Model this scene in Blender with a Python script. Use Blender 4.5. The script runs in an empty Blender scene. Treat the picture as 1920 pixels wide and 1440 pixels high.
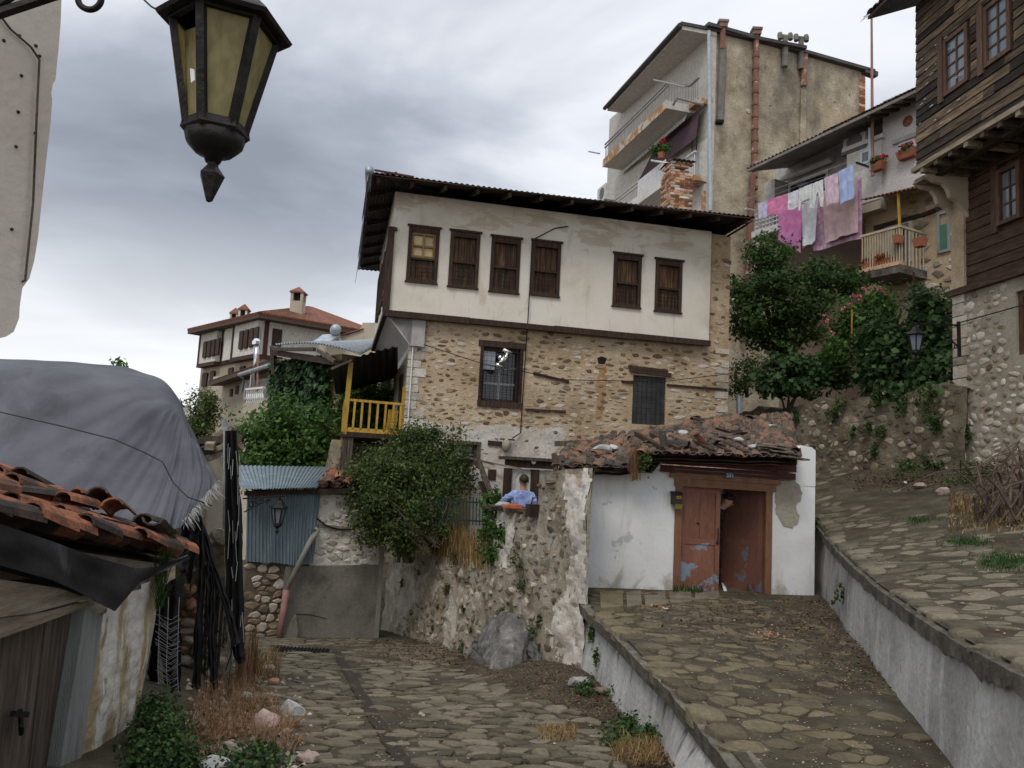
import bpy, math, random
import numpy as np
from mathutils import Vector as V, Matrix, noise as mn
sc = bpy.context.scene
COL = sc.collection
R = random.Random(11)
NP = np.random.default_rng(5)
rad = math.radians
# ---------------------------------------------------------------- camera
F, PITCH, ROLL = 1450.0, rad(6.2), 0.0524
_r0 = V((1, 0, 0)); _u0 = V((0, -math.sin(PITCH), math.cos(PITCH))); CF = V((0, math.cos(PITCH), math.sin(PITCH)))
CR = _r0 * math.cos(ROLL) + _u0 * math.sin(ROLL)
CU = _u0 * math.cos(ROLL) - _r0 * math.sin(ROLL)
cam = bpy.data.cameras.new('camera'); cam_o = bpy.data.objects.new('camera', cam); COL.objects.link(cam_o)
cam.sensor_width = 36; cam.lens = F / 1920 * 36; cam.clip_start = .05; cam.clip_end = 2000
m = Matrix((CR, CU, -CF)).transposed().to_4x4(); cam_o.matrix_world = m
sc.camera = cam_o
# ---------------------------------------------------------------- world: overcast sky
SUN_EL, SUN_AZ = rad(52), rad(203)          # sun behind the camera, a little to the left, veiled by cloud
w = bpy.data.worlds.new('World'); sc.world = w; w.use_nodes = True
nt = w.node_tree; nt.nodes.clear()
def N(t, **k):
    n = nt.nodes.new(t)
    for a, b in k.items(): setattr(n, a, b)
    return n
sky = N('ShaderNodeTexSky', sky_type='NISHITA', sun_disc=False); sky.sun_elevation = SUN_EL; sky.sun_rotation = SUN_AZ
tc = N('ShaderNodeTexCoord'); sep = N('ShaderNodeSeparateXYZ'); nt.links.new(tc.outputs['Generated'], sep.inputs[0])
zz = N('ShaderNodeMath', operation='MAXIMUM'); nt.links.new(sep.outputs[2], zz.inputs[0]); zz.inputs[1].default_value = 0
za = N('ShaderNodeMath', operation='ADD'); nt.links.new(zz.outputs[0], za.inputs[0]); za.inputs[1].default_value = .22
dv = N('ShaderNodeVectorMath', operation='DIVIDE'); cx = N('ShaderNodeCombineXYZ')
nt.links.new(tc.outputs['Generated'], dv.inputs[0])
for i in (0, 1): nt.links.new(za.outputs[0], cx.inputs[i])
cx.inputs[2].default_value = 1; nt.links.new(cx.outputs[0], dv.inputs[1])
mp = N('ShaderNodeMapping'); mp.inputs['Location'].default_value = (1.9, 4.4, 0); mp.inputs['Scale'].default_value = (.62, 1.0, 1); nt.links.new(dv.outputs[0], mp.inputs[0])
def noise_ramp(scale, det, dist, stops):
    n = N('ShaderNodeTexNoise'); n.inputs['Scale'].default_value = scale; n.inputs['Detail'].default_value = det
    n.inputs['Roughness'].default_value = .5; n.inputs['Distortion'].default_value = dist; nt.links.new(mp.outputs[0], n.inputs[0])
    r = N('ShaderNodeValToRGB'); e = r.color_ramp.elements
    while len(e) < len(stops): e.new(.5)
    for q, (p, c) in zip(e, stops): q.position = p; q.color = (*c, 1)
    nt.links.new(n.outputs[0], r.inputs[0]); return r
cl = noise_ramp(1.25, 7, .45, [(.34, (2.45, 2.65, 3.1)), (.44, (3.5, 3.75, 4.3)), (.52, (5.2, 5.45, 6.0)), (.60, (7.3, 7.5, 7.9)), (.70, (8.8, 8.9, 9.1))])
el = N('ShaderNodeMapRange'); el.inputs[1].default_value = 0; el.inputs[1].default_value = .05; el.inputs[2].default_value = .30; el.inputs[3].default_value = .97; el.inputs[4].default_value = 0
nt.links.new(zz.outputs[0], el.inputs[0])
lo = N('ShaderNodeMix', data_type='RGBA'); nt.links.new(el.outputs[0], lo.inputs[0]); nt.links.new(cl.outputs[0], lo.inputs[6]); lo.inputs[7].default_value = (8.9, 9.0, 9.1, 1)
hi = N('ShaderNodeMapRange'); hi.inputs[1].default_value = .45; hi.inputs[2].default_value = 1; hi.inputs[3].default_value = 0; hi.inputs[4].default_value = .75
nt.links.new(zz.outputs[0], hi.inputs[0])
lz = N('ShaderNodeMix', data_type='RGBA'); nt.links.new(hi.outputs[0], lz.inputs[0]); nt.links.new(lo.outputs[2], lz.inputs[6]); lz.inputs[7].default_value = (11.5, 11.7, 12, 1)
mx = N('ShaderNodeMix', data_type='RGBA'); mx.inputs[0].default_value = .9
nt.links.new(sky.outputs[0], mx.inputs[6]); nt.links.new(lz.outputs[2], mx.inputs[7])
bg = N('ShaderNodeBackground'); bg.inputs[1].default_value = .128; nt.links.new(mx.outputs[2], bg.inputs[0])
wo = N('ShaderNodeOutputWorld'); nt.links.new(bg.outputs[0], wo.inputs[0])
# ---------------------------------------------------------------- sun
sl = bpy.data.lights.new('sun', 'SUN'); sl.energy = 1.35; sl.angle = rad(22); sl.color = (1, .96, .9)
so = bpy.data.objects.new('sun', sl); COL.objects.link(so)
sd = V((math.sin(SUN_AZ) * math.cos(SUN_EL), math.cos(SUN_AZ) * math.cos(SUN_EL), math.sin(SUN_EL)))
so.rotation_euler = sd.to_track_quat('Z', 'Y').to_euler()
vs = sc.view_settings; vs.view_transform = 'Standard'; vs.look = 'None'; vs.exposure = 0.0; vs.gamma = 1; vs.use_curve_mapping = False
sc.cycles.max_bounces = 6; sc.cycles.diffuse_bounces = 3; sc.cycles.transparent_max_bounces = 8
# ---------------------------------------------------------------- picture <-> place
def ray(px, py):
    d = CF * F + CR * (px - 960) - CU * (py - 720)
    return d / d.y
def at(px, py, Y): return ray(px, py) * Y
def onz(px, py, z):
    d = ray(px, py); return d * (z / d.z)
def proj(p):
    f = p.dot(CF)
    if f < .05: return None
    return (960 + F * p.dot(CR) / f, 720 - F * p.dot(CU) / f)
class Wall:
    """a vertical plane through two points; u runs along it, z up, h out of it towards the street"""
    def __init__(s, a, b, flip=False):
        s.o = V((a.x, a.y, 0)); d = V((b.x - a.x, b.y - a.y, 0)); s.len = d.length; s.U = d.normalized()
        s.N = V((s.U.y, -s.U.x, 0))
        if s.N.dot(-s.o) < 0: s.N = -s.N
        if flip: s.N = -s.N
    def uv(s, px, py, h=0):
        d = ray(px, py); o = s.o + s.N * h; t = o.dot(s.N) / d.dot(s.N); p = d * t
        return ((p - s.o).dot(s.U), p.z)
    def p(s, u, z, h=0):
        q = s.o + s.U * u + s.N * h; return V((q.x, q.y, z))
    def at(s, px, py, h=0):
        u, z = s.uv(px, py, h); return s.p(u, z, h)
    def off(s, h, du=0):
        w = Wall.__new__(Wall); w.o = s.o + s.N * h + s.U * du; w.U = s.U; w.N = s.N; w.len = s.len; return w
    def rect(s, q, h=0):
        """q: four picture corners tl,tr,br,bl -> u0,u1,z0,z1"""
        c = [s.uv(x, y, h) for x, y in q]
        return ((c[0][0] + c[3][0]) / 2, (c[1][0] + c[2][0]) / 2, (c[2][1] + c[3][1]) / 2, (c[0][1] + c[1][1]) / 2)
# ---------------------------------------------------------------- materials
def mat(name, cols, scale=3, det=6, rough=.85, bump=.25, bs=25, st=(1, 1, 1), vary=.25, stains=(), metal=0, hue=0, spread=(.32, .68), spec=.3, trans=0, fine=.2):
    m = bpy.data.materials.new(name); m.use_nodes = True; t = m.node_tree; nd = t.nodes; L = t.links.new
    b = nd['Principled BSDF']; b.inputs['Roughness'].default_value = rough; b.inputs['Metallic'].default_value = metal
    b.inputs['Specular IOR Level'].default_value = spec
    g = nd.new('ShaderNodeNewGeometry'); mpp = nd.new('ShaderNodeMapping'); mpp.inputs['Scale'].default_value = st
    oi = nd.new('ShaderNodeObjectInfo')
    L(g.outputs['Position'], mpp.inputs[0])
    rs = nd.new('ShaderNodeMath'); rs.operation = 'ADD'; L(oi.outputs['Random'], rs.inputs[0]); L(g.outputs['Random Per Island'], rs.inputs[1])
    fr = nd.new('ShaderNodeMath'); fr.operation = 'FRACT'; L(rs.outputs[0], fr.inputs[0])
    if vary:
        ad = nd.new('ShaderNodeVectorMath'); ad.operation = 'ADD'; sm = nd.new('ShaderNodeMath'); sm.operation = 'MULTIPLY'; sm.inputs[1].default_value = 37
        L(fr.outputs[0], sm.inputs[0]); L(mpp.outputs[0], ad.inputs[0]); L(sm.outputs[0], ad.inputs[1]); vec = ad.outputs[0]
    else: vec = mpp.outputs[0]
    def nz(sc_, de=6, v=vec, dist=0, ro=.58):
        n = nd.new('ShaderNodeTexNoise'); n.inputs['Scale'].default_value = sc_; n.inputs['Detail'].default_value = de
        n.inputs['Roughness'].default_value = ro; n.inputs['Distortion'].default_value = dist; L(v, n.inputs[0]); return n.outputs[0]
    rp = nd.new('ShaderNodeValToRGB'); e = rp.color_ramp.elements
    while len(e) < len(cols): e.new(.5)
    k = len(cols)
    for i, c in enumerate(cols):
        e[i].position = spread[0] + (spread[1] - spread[0]) * (i / max(1, k - 1)); e[i].color = (*c, 1)
    if vary and hue:      # pieces take their own place along the ramp
        mxn = nd.new('ShaderNodeMath'); mxn.operation = 'MULTIPLY_ADD'; L(fr.outputs[0], mxn.inputs[0]); mxn.inputs[1].default_value = hue
        sb = nd.new('ShaderNodeMath'); sb.operation = 'SUBTRACT'; L(nz(scale, det), sb.inputs[0]); sb.inputs[1].default_value = hue / 2
        L(sb.outputs[0], mxn.inputs[2]); L(mxn.outputs[0], rp.inputs[0])
    else: L(nz(scale, det), rp.inputs[0])
    col = rp.outputs[0]
    for s_ in stains:     # (colour, scale, threshold, softness, stretch, amount[, (axis, lo, hi)])
        c, ssc, th, so_, sst, am = s_[:6]
        mp2 = nd.new('ShaderNodeMapping'); mp2.inputs['Scale'].default_value = sst; mp2.inputs['Location'].default_value = (ssc * 7.3, th * 31, 2.1)
        L(g.outputs['Position'], mp2.inputs[0])
        mr = nd.new('ShaderNodeMapRange'); mr.inputs[1].default_value = th; mr.inputs[2].default_value = th + so_; mr.inputs[3].default_value = 0; mr.inputs[4].default_value = am
        src = nz(ssc, 7, mp2.outputs[0], .4, .62)
        if len(s_) > 6:   # wear that belongs to one height of the wall
            sp = nd.new('ShaderNodeSeparateXYZ'); L(g.outputs['Position'], sp.inputs[0])
            m3 = nd.new('ShaderNodeMapRange'); m3.inputs[1].default_value = s_[6][0]; m3.inputs[2].default_value = s_[6][1]; m3.inputs[3].default_value = -.3; m3.inputs[4].default_value = s_[6][2] if len(s_[6]) > 2 else .12
            L(sp.outputs[2], m3.inputs[0]); aa = nd.new('ShaderNodeMath'); aa.operation = 'ADD'; L(src, aa.inputs[0]); L(m3.outputs[0], aa.inputs[1]); src = aa.outputs[0]
        L(src, mr.inputs[0])
        mi = nd.new('ShaderNodeMix'); mi.data_type = 'RGBA'; L(mr.outputs[0], mi.inputs[0]); L(col, mi.inputs[6]); mi.inputs[7].default_value = (*c, 1); col = mi.outputs[2]
    if fine:      # grain finer than the stains
        mf = nd.new('ShaderNodeMapRange'); mf.inputs[1].default_value = .3; mf.inputs[2].default_value = .7; mf.inputs[3].default_value = 1 - fine; mf.inputs[4].default_value = 1 + fine; L(nz(max(scale * 7, 22), 9, ro=.68), mf.inputs[0])
        vf = nd.new('ShaderNodeVectorMath'); vf.operation = 'SCALE'; L(col, vf.inputs[0]); L(mf.outputs[0], vf.inputs['Scale']); col = vf.outputs[0]
    if vary:
        mv = nd.new('ShaderNodeMapRange'); mv.inputs[3].default_value = 1 - vary; mv.inputs[4].default_value = 1 + vary; L(fr.outputs[0], mv.inputs[0])
        vm = nd.new('ShaderNodeVectorMath'); vm.operation = 'SCALE'; L(col, vm.inputs[0]); L(mv.outputs[0], vm.inputs['Scale']); col = vm.outputs[0]
    L(col, b.inputs['Base Color'])
    if bump:
        bu = nd.new('ShaderNodeBump'); bu.inputs['Strength'].default_value = bump; bu.inputs['Distance'].default_value = .035
        L(nz(bs, 8), bu.inputs['Height']); L(bu.outputs[0], b.inputs['Normal'])
    if trans:
        tr = nd.new('ShaderNodeBsdfTranslucent'); L(col, tr.inputs[0]); ms = nd.new('ShaderNodeMixShader'); ms.inputs[0].default_value = trans
        L(b.outputs[0], ms.inputs[1]); L(tr.outputs[0], ms.inputs[2]); L(ms.outputs[0], nd['Material Output'].inputs[0])
    return m
def flat(name, c, rough=.6, metal=0, bump=0, vary=0, bs=40, spec=.3): return mat(name, [tuple(x * .82 for x in c), tuple(min(1, x * 1.12) for x in c)], 6, 4, rough, bump, bs, vary=vary, metal=metal, spec=spec, fine=.06)
def glass(name, c=(.02, .024, .03)):
    m = bpy.data.materials.new(name); m.use_nodes = True; b = m.node_tree.nodes['Principled BSDF']
    b.inputs['Base Color'].default_value = (*c, 1); b.inputs['Roughness'].default_value = .08; b.inputs['Specular IOR Level'].default_value = .6; return m
BR = (.30, .235, .165)
MT = dict(
 mortar=mat('lime_mortar', [(.34, .25, .15), (.47, .355, .23), (.54, .43, .30)], 1.3, 8, bump=.6, bs=30, vary=0, stains=[((.42, .24, .09), .9, .60, .1, (1, 1, .7), .6), ((.24, .19, .13), 1.7, .6, .08, (1, 1, 1.5), .5)]),
 stone=mat('field_stone', [(.17, .115, .075), (.34, .245, .155), (.42, .33, .235), (.50, .45, .38)], 4, 6, bump=.5, bs=22, vary=.22, hue=.5),
 stone_grey=mat('grey_rubble_stone', [(.15, .12, .085), (.25, .21, .155), (.35, .31, .245)], 5, 6, bump=.6, bs=22, vary=.25, hue=.4),
 stone_pale=mat('pale_limestone', [(.24, .20, .15), (.37, .32, .25), (.48, .43, .36)], 5, 6, bump=.6, bs=22, vary=.18, hue=.4),
 stone_white=mat('whitewashed_stone', [(.42, .37, .30), (.56, .51, .44), (.64, .6, .54)], 5, 6, bump=.6, bs=22, vary=.12, hue=.3),
 stone_warm=mat('warm_dry_stone', [(.17, .12, .075), (.29, .22, .145), (.40, .34, .26)], 5, 6, bump=.6, bs=22, vary=.28, hue=.6),
 mortar_grey=mat('grey_mortar', [(.23, .205, .155), (.32, .285, .22), (.38, .345, .275)], 2, 7, bump=.5, bs=40, vary=0),
 mortar_dark=mat('dark_joint_earth', [(.07, .055, .04), (.13, .105, .075)], 4, 6, bump=.6, bs=40, vary=0),
 rubble=mat('rubble_render', [(.19, .155, .11), (.29, .25, .185), (.39, .345, .275)], 2.2, 9, bump=.9, bs=14, vary=0, stains=[((.40, .37, .31), 1.3, .54, .07, (1, 1, .6), .7), ((.07, .07, .035), 2.3, .6, .06, (1, 1, .7), .75)]),
 plaster=mat('aged_lime_plaster', [(.60, .54, .45), (.71, .66, .57), (.76, .72, .64)], .8, 8, bump=.12, bs=18, vary=0, fine=.035, stains=[((.40, .31, .19), 1.5, .60, .07, (.8, .8, 2.6), .5, (4.0, 5.4)), ((.52, .45, .35), .7, .56, .12, (1, 1, 1.6), .45), ((.47, .40, .30), 3.4, .585, .08, (1, 1, .2), .5), ((.28, .24, .19), 4, .71, .02, (1, 1, 1), .7)]),
 white=mat('white_limewash', [(.60, .59, .57), (.70, .70, .69), (.76, .76, .76)], .9, 7, bump=.15, bs=16, vary=0, fine=.03, stains=[((.38, .39, .40), 1.7, .625, .03, (1, 1, 1), .7), ((.47, .45, .41), 3.2, .56, .12, (1, 1, .22), .45), ((.30, .28, .20), 2.2, .52, .12, (1, 1, .8), .8, (-.9, -1.75)), ((.16, .16, .15), 7, .70, .02, (1, 1, 1), .8)]),
 old_plaster=mat('old_flaking_plaster', [(.30, .26, .195), (.42, .375, .305), (.52, .48, .42)], 2.4, 9, bump=.7, bs=12, vary=0, stains=[((.27, .22, .15), 2.4, .53, .06, (1, 1, 1), .85), ((.13, .13, .12), 6, .64, .04, (1, 1, 1), .5)]),
 patchy=mat('flaking_whitewash', [(.46, .41, .33), (.57, .52, .45), (.64, .61, .56)], 2, 9, bump=.5, bs=14, vary=0, stains=[((.36, .25, .14), 2.2, .60, .05, (1, 1, 1.3), .75), ((.42, .41, .40), 3, .57, .06, (1, 1, 1), .7), ((.13, .13, .13), 9, .64, .04, (1, 1, 1), .5)]),
 left_white=mat('left_house_render', [(.55, .49, .42), (.66, .60, .53)], 1.5, 6, bump=.15, bs=20, vary=0, fine=.04, stains=[((.36, .30, .24), 2.2, .58, .12, (1, 1, .5), .5), ((.16, .11, .07), 12, .72, .02, (1, 1, .6), .9)]),
 shed_white=mat('stained_shed_render', [(.52, .49, .43), (.64, .62, .57)], 2.5, 8, bump=.5, bs=12, vary=0, stains=[((.33, .24, .11), 2.6, .5, .08, (1.6, 1.6, .22), .9), ((.24, .19, .12), 5, .62, .04, (1, 1, .5), .8), ((.35, .29, .2), 3, .48, .1, (1, 1, 1), .8, (-1.7, -2.4))]),
 render=mat('grey_cement_render', [(.13, .12, .10), (.19, .175, .145), (.235, .215, .18)], 1.6, 8, bump=.3, bs=22, vary=0, stains=[((.08, .07, .055), 2.2, .57, .12, (1, 1, .7), .7)]),
 concrete=mat('weathered_concrete', [(.30, .29, .265), (.43, .42, .395), (.53, .52, .50)], 1.2, 9, bump=.4, bs=18, vary=0, stains=[((.13, .13, .12), 2.2, .55, .1, (1.3, 1.3, .45), .7), ((.10, .095, .085), 7, .60, .06, (1.2, 1.2, .22), .55), ((.5, .5, .49), 1.8, .58, .08, (1, 1, .5), .55), ((.07, .08, .03), 2.5, .66, .04, (1, 1, .6), .7)]),
 stone_shaded=mat('shaded_garden_stone', [(.10, .08, .055), (.17, .142, .10), (.25, .215, .16)], 5, 6, bump=.6, bs=22, vary=.25, hue=.4),  # garden wall stone, foliage shade painted into its colour
 rubble_shaded=mat('shaded_rubble_render', [(.085, .07, .046), (.145, .12, .083), (.21, .18, .13)], 2.2, 9, bump=.9, bs=14, vary=0, stains=[((.07, .07, .035), 2.3, .6, .06, (1, 1, .7), .75)]),  # rubble darkened to carry the shade of the garden foliage
 **{k: mat(k, [(.28, .27, .245), (.41, .40, .375), (.52, .51, .49)], 1.2, 9, bump=.4, bs=18, vary=0, stains=[((.17, .165, .15), 2, .56, .12, (1, 1, .6), .6), ((.56, .56, .55), 2.4, .54, .07, (1.3, 1.3, .3), .6), ((.085, .083, .075), 4.5, .51, .10, (1.3, 1.3, .16), .85, hr), ((.07, .08, .03), 2.5, .66, .04, (1, 1, .7), .6)]) for k, hr in (('street_concrete', (-1.35, -.74, .12)), ('ramp_concrete', (-2.5, -1.7, .10)))},
 capstone=mat('broken_concrete_edge', [(.06, .053, .043), (.13, .115, .09), (.21, .19, .15)], 5, 6, bump=.8, bs=14),
 cobble=mat('worn_cobble', [(.085, .071, .046), (.125, .107, .071), (.15, .129, .088), (.178, .154, .108)], 3.5, 8, rough=.75, bump=.8, bs=16, vary=.16, hue=.35, fine=.3),
 cobble_olive=mat('mossy_cobble', [(.075, .062, .037), (.102, .085, .05), (.122, .102, .06), (.148, .123, .072)], 3.5, 8, rough=.8, bump=.8, bs=16, vary=.16, hue=.35, fine=.32),
 dirt=mat('street_joint_grit', [(.05, .04, .025), (.082, .068, .044), (.125, .107, .075)], 3, 10, bump=.9, bs=60, vary=0, stains=[((.055, .03, .018), 1.1, .56, .08, (1, 1, 1), .8), ((.06, .065, .025), 1.4, .6, .06, (1, 1, 1), .6)]),
 earth=mat('bare_earth', [(.06, .042, .026), (.11, .08, .05), (.16, .125, .085)], 2.5, 9, bump=.9, bs=30, vary=0),
 litter=mat('dead_leaf', [(.05, .026, .015), (.09, .048, .026), (.14, .085, .045)], 8, 4, bump=0, vary=.35, hue=.4),
 tile=mat('clay_roof_tile', [(.045, .036, .03), (.09, .055, .04), (.17, .07, .042), (.29, .11, .058)], 7, 8, bump=.5, bs=26, vary=.22, hue=.55, stains=[((.055, .048, .045), 6, .55, .07, (1, 1, 1), .8), ((.30, .29, .27), 22, .70, .03, (1, 1, 1), .7)]),
 tile_old=mat('weathered_roof_tile', [(.05, .041, .033), (.095, .069, .051), (.135, .088, .06), (.20, .10, .06)], 6, 8, bump=.5, bs=26, vary=.18, hue=.4, stains=[((.15, .135, .115), 5, .55, .08, (1, 1, 1), .7)]),
 tile_far=mat('terracotta_roof', [(.15, .062, .038), (.22, .095, .06)], 2, 6, bump=.2, vary=.15),
 brick=mat('old_brick', [(.22, .085, .04), (.36, .15, .075), (.5, .33, .22)], 9, 6, bump=.4, bs=30, vary=.25, hue=.4),
 wood_dark=mat('dark_stained_timber', [(.022, .013, .009), (.045, .025, .016), (.075, .043, .026)], 5, 7, rough=.7, bump=.4, bs=30, st=(5, 5, .6), vary=.25),
 shutter=mat('weathered_shutter_wood', [(.03, .017, .011), (.06, .033, .019), (.13, .07, .032), (.28, .16, .065)], 5, 8, rough=.75, bump=.4, bs=30, st=(6, 6, .45), vary=.3, spread=(.3, .74)),
 sash=mat('yellowed_sash_wood', [(.2, .12, .05), (.32, .2, .09)], 6, 6, st=(4, 4, 1), bump=.3),
 blind=mat('cream_board', [(.46, .36, .2), (.58, .48, .3)], 3, 5, bump=.1),
 board=mat('black_brown_cladding', [(.022, .015, .010), (.05, .034, .021), (.10, .069, .042), (.2, .14, .082)], 4, 8, rough=.75, bump=.6, bs=24, st=(1, .7, 7), vary=.45, hue=.3, spread=(.3, .74)),
 board_red=mat('red_brown_cladding', [(.032, .018, .011), (.062, .036, .022), (.11, .066, .04)], 4, 8, rough=.75, bump=.5, bs=24, st=(1, .7, 6), vary=.3),
 window_brown=mat('brown_window_wood', [(.06, .03, .017), (.13, .07, .04)], 5, 6, st=(4, 4, .8), bump=.3, rough=.6),
 plank_grey=mat('grey_brown_plank', [(.05, .038, .028), (.095, .072, .055), (.15, .12, .095)], 4, 8, bump=.5, bs=25, st=(7, 7, .45), vary=.25),
 plank_pale=mat('pale_old_beam', [(.15, .12, .085), (.26, .215, .155), (.36, .31, .24)], 3, 8, bump=.5, bs=25, st=(3, .7, 6), vary=.2),
 plank_bluish=mat('weathered_painted_post', [(.22, .225, .215), (.33, .34, .33)], 3, 8, bump=.5, bs=25, st=(6, 6, .5), vary=.15),
 yellow=mat('yellow_paint', [(.30, .17, .025), (.42, .25, .035), (.5, .32, .05)], 4, 6, rough=.6, bump=.2, st=(3, 3, 1), vary=.12, stains=[((.12, .07, .03), 7, .65, .05, (1, 1, .6), .8)]),
 door=mat('brown_painted_door', [(.15, .062, .04), (.20, .085, .055), (.23, .105, .07)], 2, 7, rough=.6, bump=.2, bs=25, st=(2, 2, .6), vary=.06, stains=[((.20, .25, .31), 2.3, .565, .012, (1, 1, 1.3), .9, (-.62, -.95, .045)), ((.08, .035, .025), 5, .6, .1, (1, 1, .4), .5)]),
 door_shaded=mat('shaded_brown_painted_door', [(.12, .05, .034), (.165, .072, .048)], 2, 7, rough=.65, bump=.2, bs=25, st=(2, 2, .6), vary=.06, stains=[((.10, .13, .17), 3.2, .60, .02, (1, 1, 1), .8, (-.62, -.95, .03))]),  # darker copy of the door paint, shade of the opened leaf in its colour
 doorframe=mat('door_frame_wood', [(.16, .075, .042), (.24, .12, .068)], 3, 7, rough=.65, bump=.3, bs=25, st=(3, 3, .8), vary=.1),
 fascia=mat('red_fascia_board', [(.05, .012, .012), (.10, .022, .02)], 3, 6, rough=.6, bump=.3, st=(1, 1, 4), vary=.15),
 tin=mat('galvanised_sheet', [(.25, .30, .34), (.36, .41, .45), (.47, .51, .54)], 2, 7, rough=.42, bump=.05, st=(3, 3, .4), vary=.06, metal=.35, fine=.06),
 tin_blue=mat('blue_grey_sheet', [(.125, .17, .195), (.17, .22, .25), (.24, .29, .32)], 1.4, 7, rough=.45, bump=.05, st=(3, 3, .5), vary=.08, metal=.3, stains=[((.12, .09, .07), 4, .68, .05, (1, 1, .4), .6)]),
 tin_dark=mat('dark_corrugated_sheet', [(.05, .045, .045), (.09, .08, .08)], 2, 6, rough=.6, bump=.1, metal=.2),
 iron=mat('black_iron', [(.012, .011, .011), (.03, .026, .024)], 8, 5, rough=.55, bump=.3, metal=.4, vary=.1),
 amber=None,
 tarp=mat('grey_tarpaulin', [(.072, .075, .09), (.098, .101, .117), (.125, .129, .146)], 1.2, 7, rough=.75, bump=.12, bs=60, vary=0, fine=.04, stains=[((.05, .05, .06), 1.6, .58, .12, (1, 1, .4), .5)]),
 felt=mat('black_roofing_felt', [(.012, .012, .013), (.026, .026, .028)], 3, 6, rough=.7, bump=.15, vary=0, stains=[((.10, .10, .105), 2.5, .62, .1, (1, 1, .7), .6)]),
 net=mat('black_shade_net', [(.006, .006, .006), (.016, .015, .015)], 5, 6, rough=.85, bump=.4, bs=40, st=(3, 3, .4), vary=.2),
 thread=flat('pale_thread', (.4, .4, .38), vary=.2),
 leaf_dark=mat('dark_green_leaf', [(.03, .06, .018), (.05, .095, .026), (.08, .135, .038)], 6, 3, rough=.6, bump=0, vary=.25, hue=.4, trans=.4, spec=.15),
 leaf_mid=mat('green_leaf', [(.035, .075, .016), (.06, .12, .026), (.095, .18, .042)], 5, 3, rough=.6, bump=0, vary=.28, hue=.4, trans=.4, spec=.15),
 leaf_bush=mat('terrace_bush_leaf', [(.05, .08, .025), (.08, .12, .037), (.12, .165, .052)], 5, 3, rough=.6, bump=0, vary=.25, hue=.5, trans=.42, spec=.15, stains=[((.11, .055, .025), 3, .66, .1, (1, 1, 1), .5)]),
 leaf_fig=mat('broad_fig_leaf', [(.03, .06, .022), (.05, .095, .033), (.08, .14, .05)], 5, 3, rough=.6, bump=0, vary=.28, hue=.4, trans=.4, spec=.15),
 ivy=mat('ivy_leaf', [(.014, .04, .013), (.03, .075, .022), (.055, .12, .036)], 5, 3, rough=.45, bump=0, vary=.4, hue=.4, trans=.2),
 weed=mat('weed_leaf', [(.02, .045, .012), (.04, .085, .02), (.07, .13, .035)], 5, 3, rough=.6, bump=0, vary=.35, hue=.4, trans=.3),
 straw=mat('dry_grass', [(.16, .095, .035), (.27, .17, .065), (.36, .26, .12)], 5, 3, rough=.8, bump=0, vary=.3, hue=.4, trans=.2),
 brush=mat('brown_dry_brush', [(.10, .05, .022), (.17, .09, .04), (.25, .145, .075)], 5, 3, rough=.85, bump=0, vary=.3, hue=.4),
 twig=mat('dead_branch', [(.05, .035, .025), (.10, .07, .05), (.16, .12, .09)], 6, 5, bump=.4),
 bark=mat('bark', [(.035, .026, .018), (.075, .055, .04)], 6, 6, bump=.6, bs=20, st=(3, 3, .8)),
 rock=mat('pale_rubble_rock', [(.30, .29, .28), (.45, .44, .43), (.55, .54, .53)], 3, 7, bump=.7, bs=14, vary=.12),
 rock_pink=mat('pinkish_rock', [(.30, .21, .17), (.44, .34, .30), (.5, .43, .39)], 3, 7, bump=.7, bs=14, vary=.12),
 rock_orange=mat('orange_rock', [(.30, .14, .07), (.42, .22, .12), (.47, .33, .22)], 3, 7, bump=.6, bs=14, vary=.12),
 rock_cream=mat('cream_rock', [(.30, .27, .2), (.42, .39, .31)], 3, 7, bump=1, bs=10, vary=.1),
 outcrop=mat('grey_bedrock', [(.075, .072, .066), (.14, .133, .12), (.27, .26, .245)], 2.4, 9, bump=1, bs=9, st=(1.8, 1.8, .8), vary=0, stains=[((.06, .07, .03), 2, .62, .05, (1, 1, 1), .6)]),
 rough=mat('roughcast_gable', [(.21, .17, .115), (.35, .295, .215), (.46, .40, .30)], 1.3, 10, bump=1, bs=5, vary=0, fine=.45, stains=[((.10, .09, .075), .5, .55, .16, (1, 1, .45), .75, (10.5, 17)), ((.44, .35, .2), .35, .55, .15, (1, 1, 1), .5), ((.09, .085, .07), 3, .66, .03, (1, 1, .8), .8)]),
 beige=mat('beige_facade_paint', [(.45, .37, .28), (.50, .415, .32)], .6, 5, bump=.05, vary=0),
 balcony_orange=mat('peeling_orange_paint', [(.33, .17, .075), (.40, .22, .1)], 1.2, 5, bump=.1, vary=0, stains=[((.5, .46, .4), 2.6, .5, .03, (1, 1, 1), .95)]),
 balcony_white=mat('white_balcony_paint', [(.55, .53, .5), (.66, .64, .61)], 1.2, 5, bump=.1, vary=0, stains=[((.36, .33, .3), 1.6, .6, .06, (1, 1, 1), .6)]),
 soffit=flat('pale_soffit', (.5, .47, .43)), grey_rail=flat('grey_balcony_rail', (.26, .25, .23), .5), awn_purple=flat('plum_awning', (.09, .055, .07), .8), awn_white=flat('white_awning', (.6, .6, .6), .8),
 fluepipe=mat('clay_flue_pipe', [(.16, .078, .057), (.23, .118, .086)], 2, 5, bump=.15, vary=.18, stains=[((.42, .37, .31), 2.5, .58, .06, (1, 1, 1), .8)]),
 pipe_grey=flat('grey_pvc', (.42, .46, .5), .5), pipe_white=flat('white_pipe', (.72, .72, .72), .5), pipe_pink=flat('faded_red_pipe', (.28, .15, .13), .6), pipe_beige=flat('grey_downpipe', (.27, .26, .22), .5),
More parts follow.
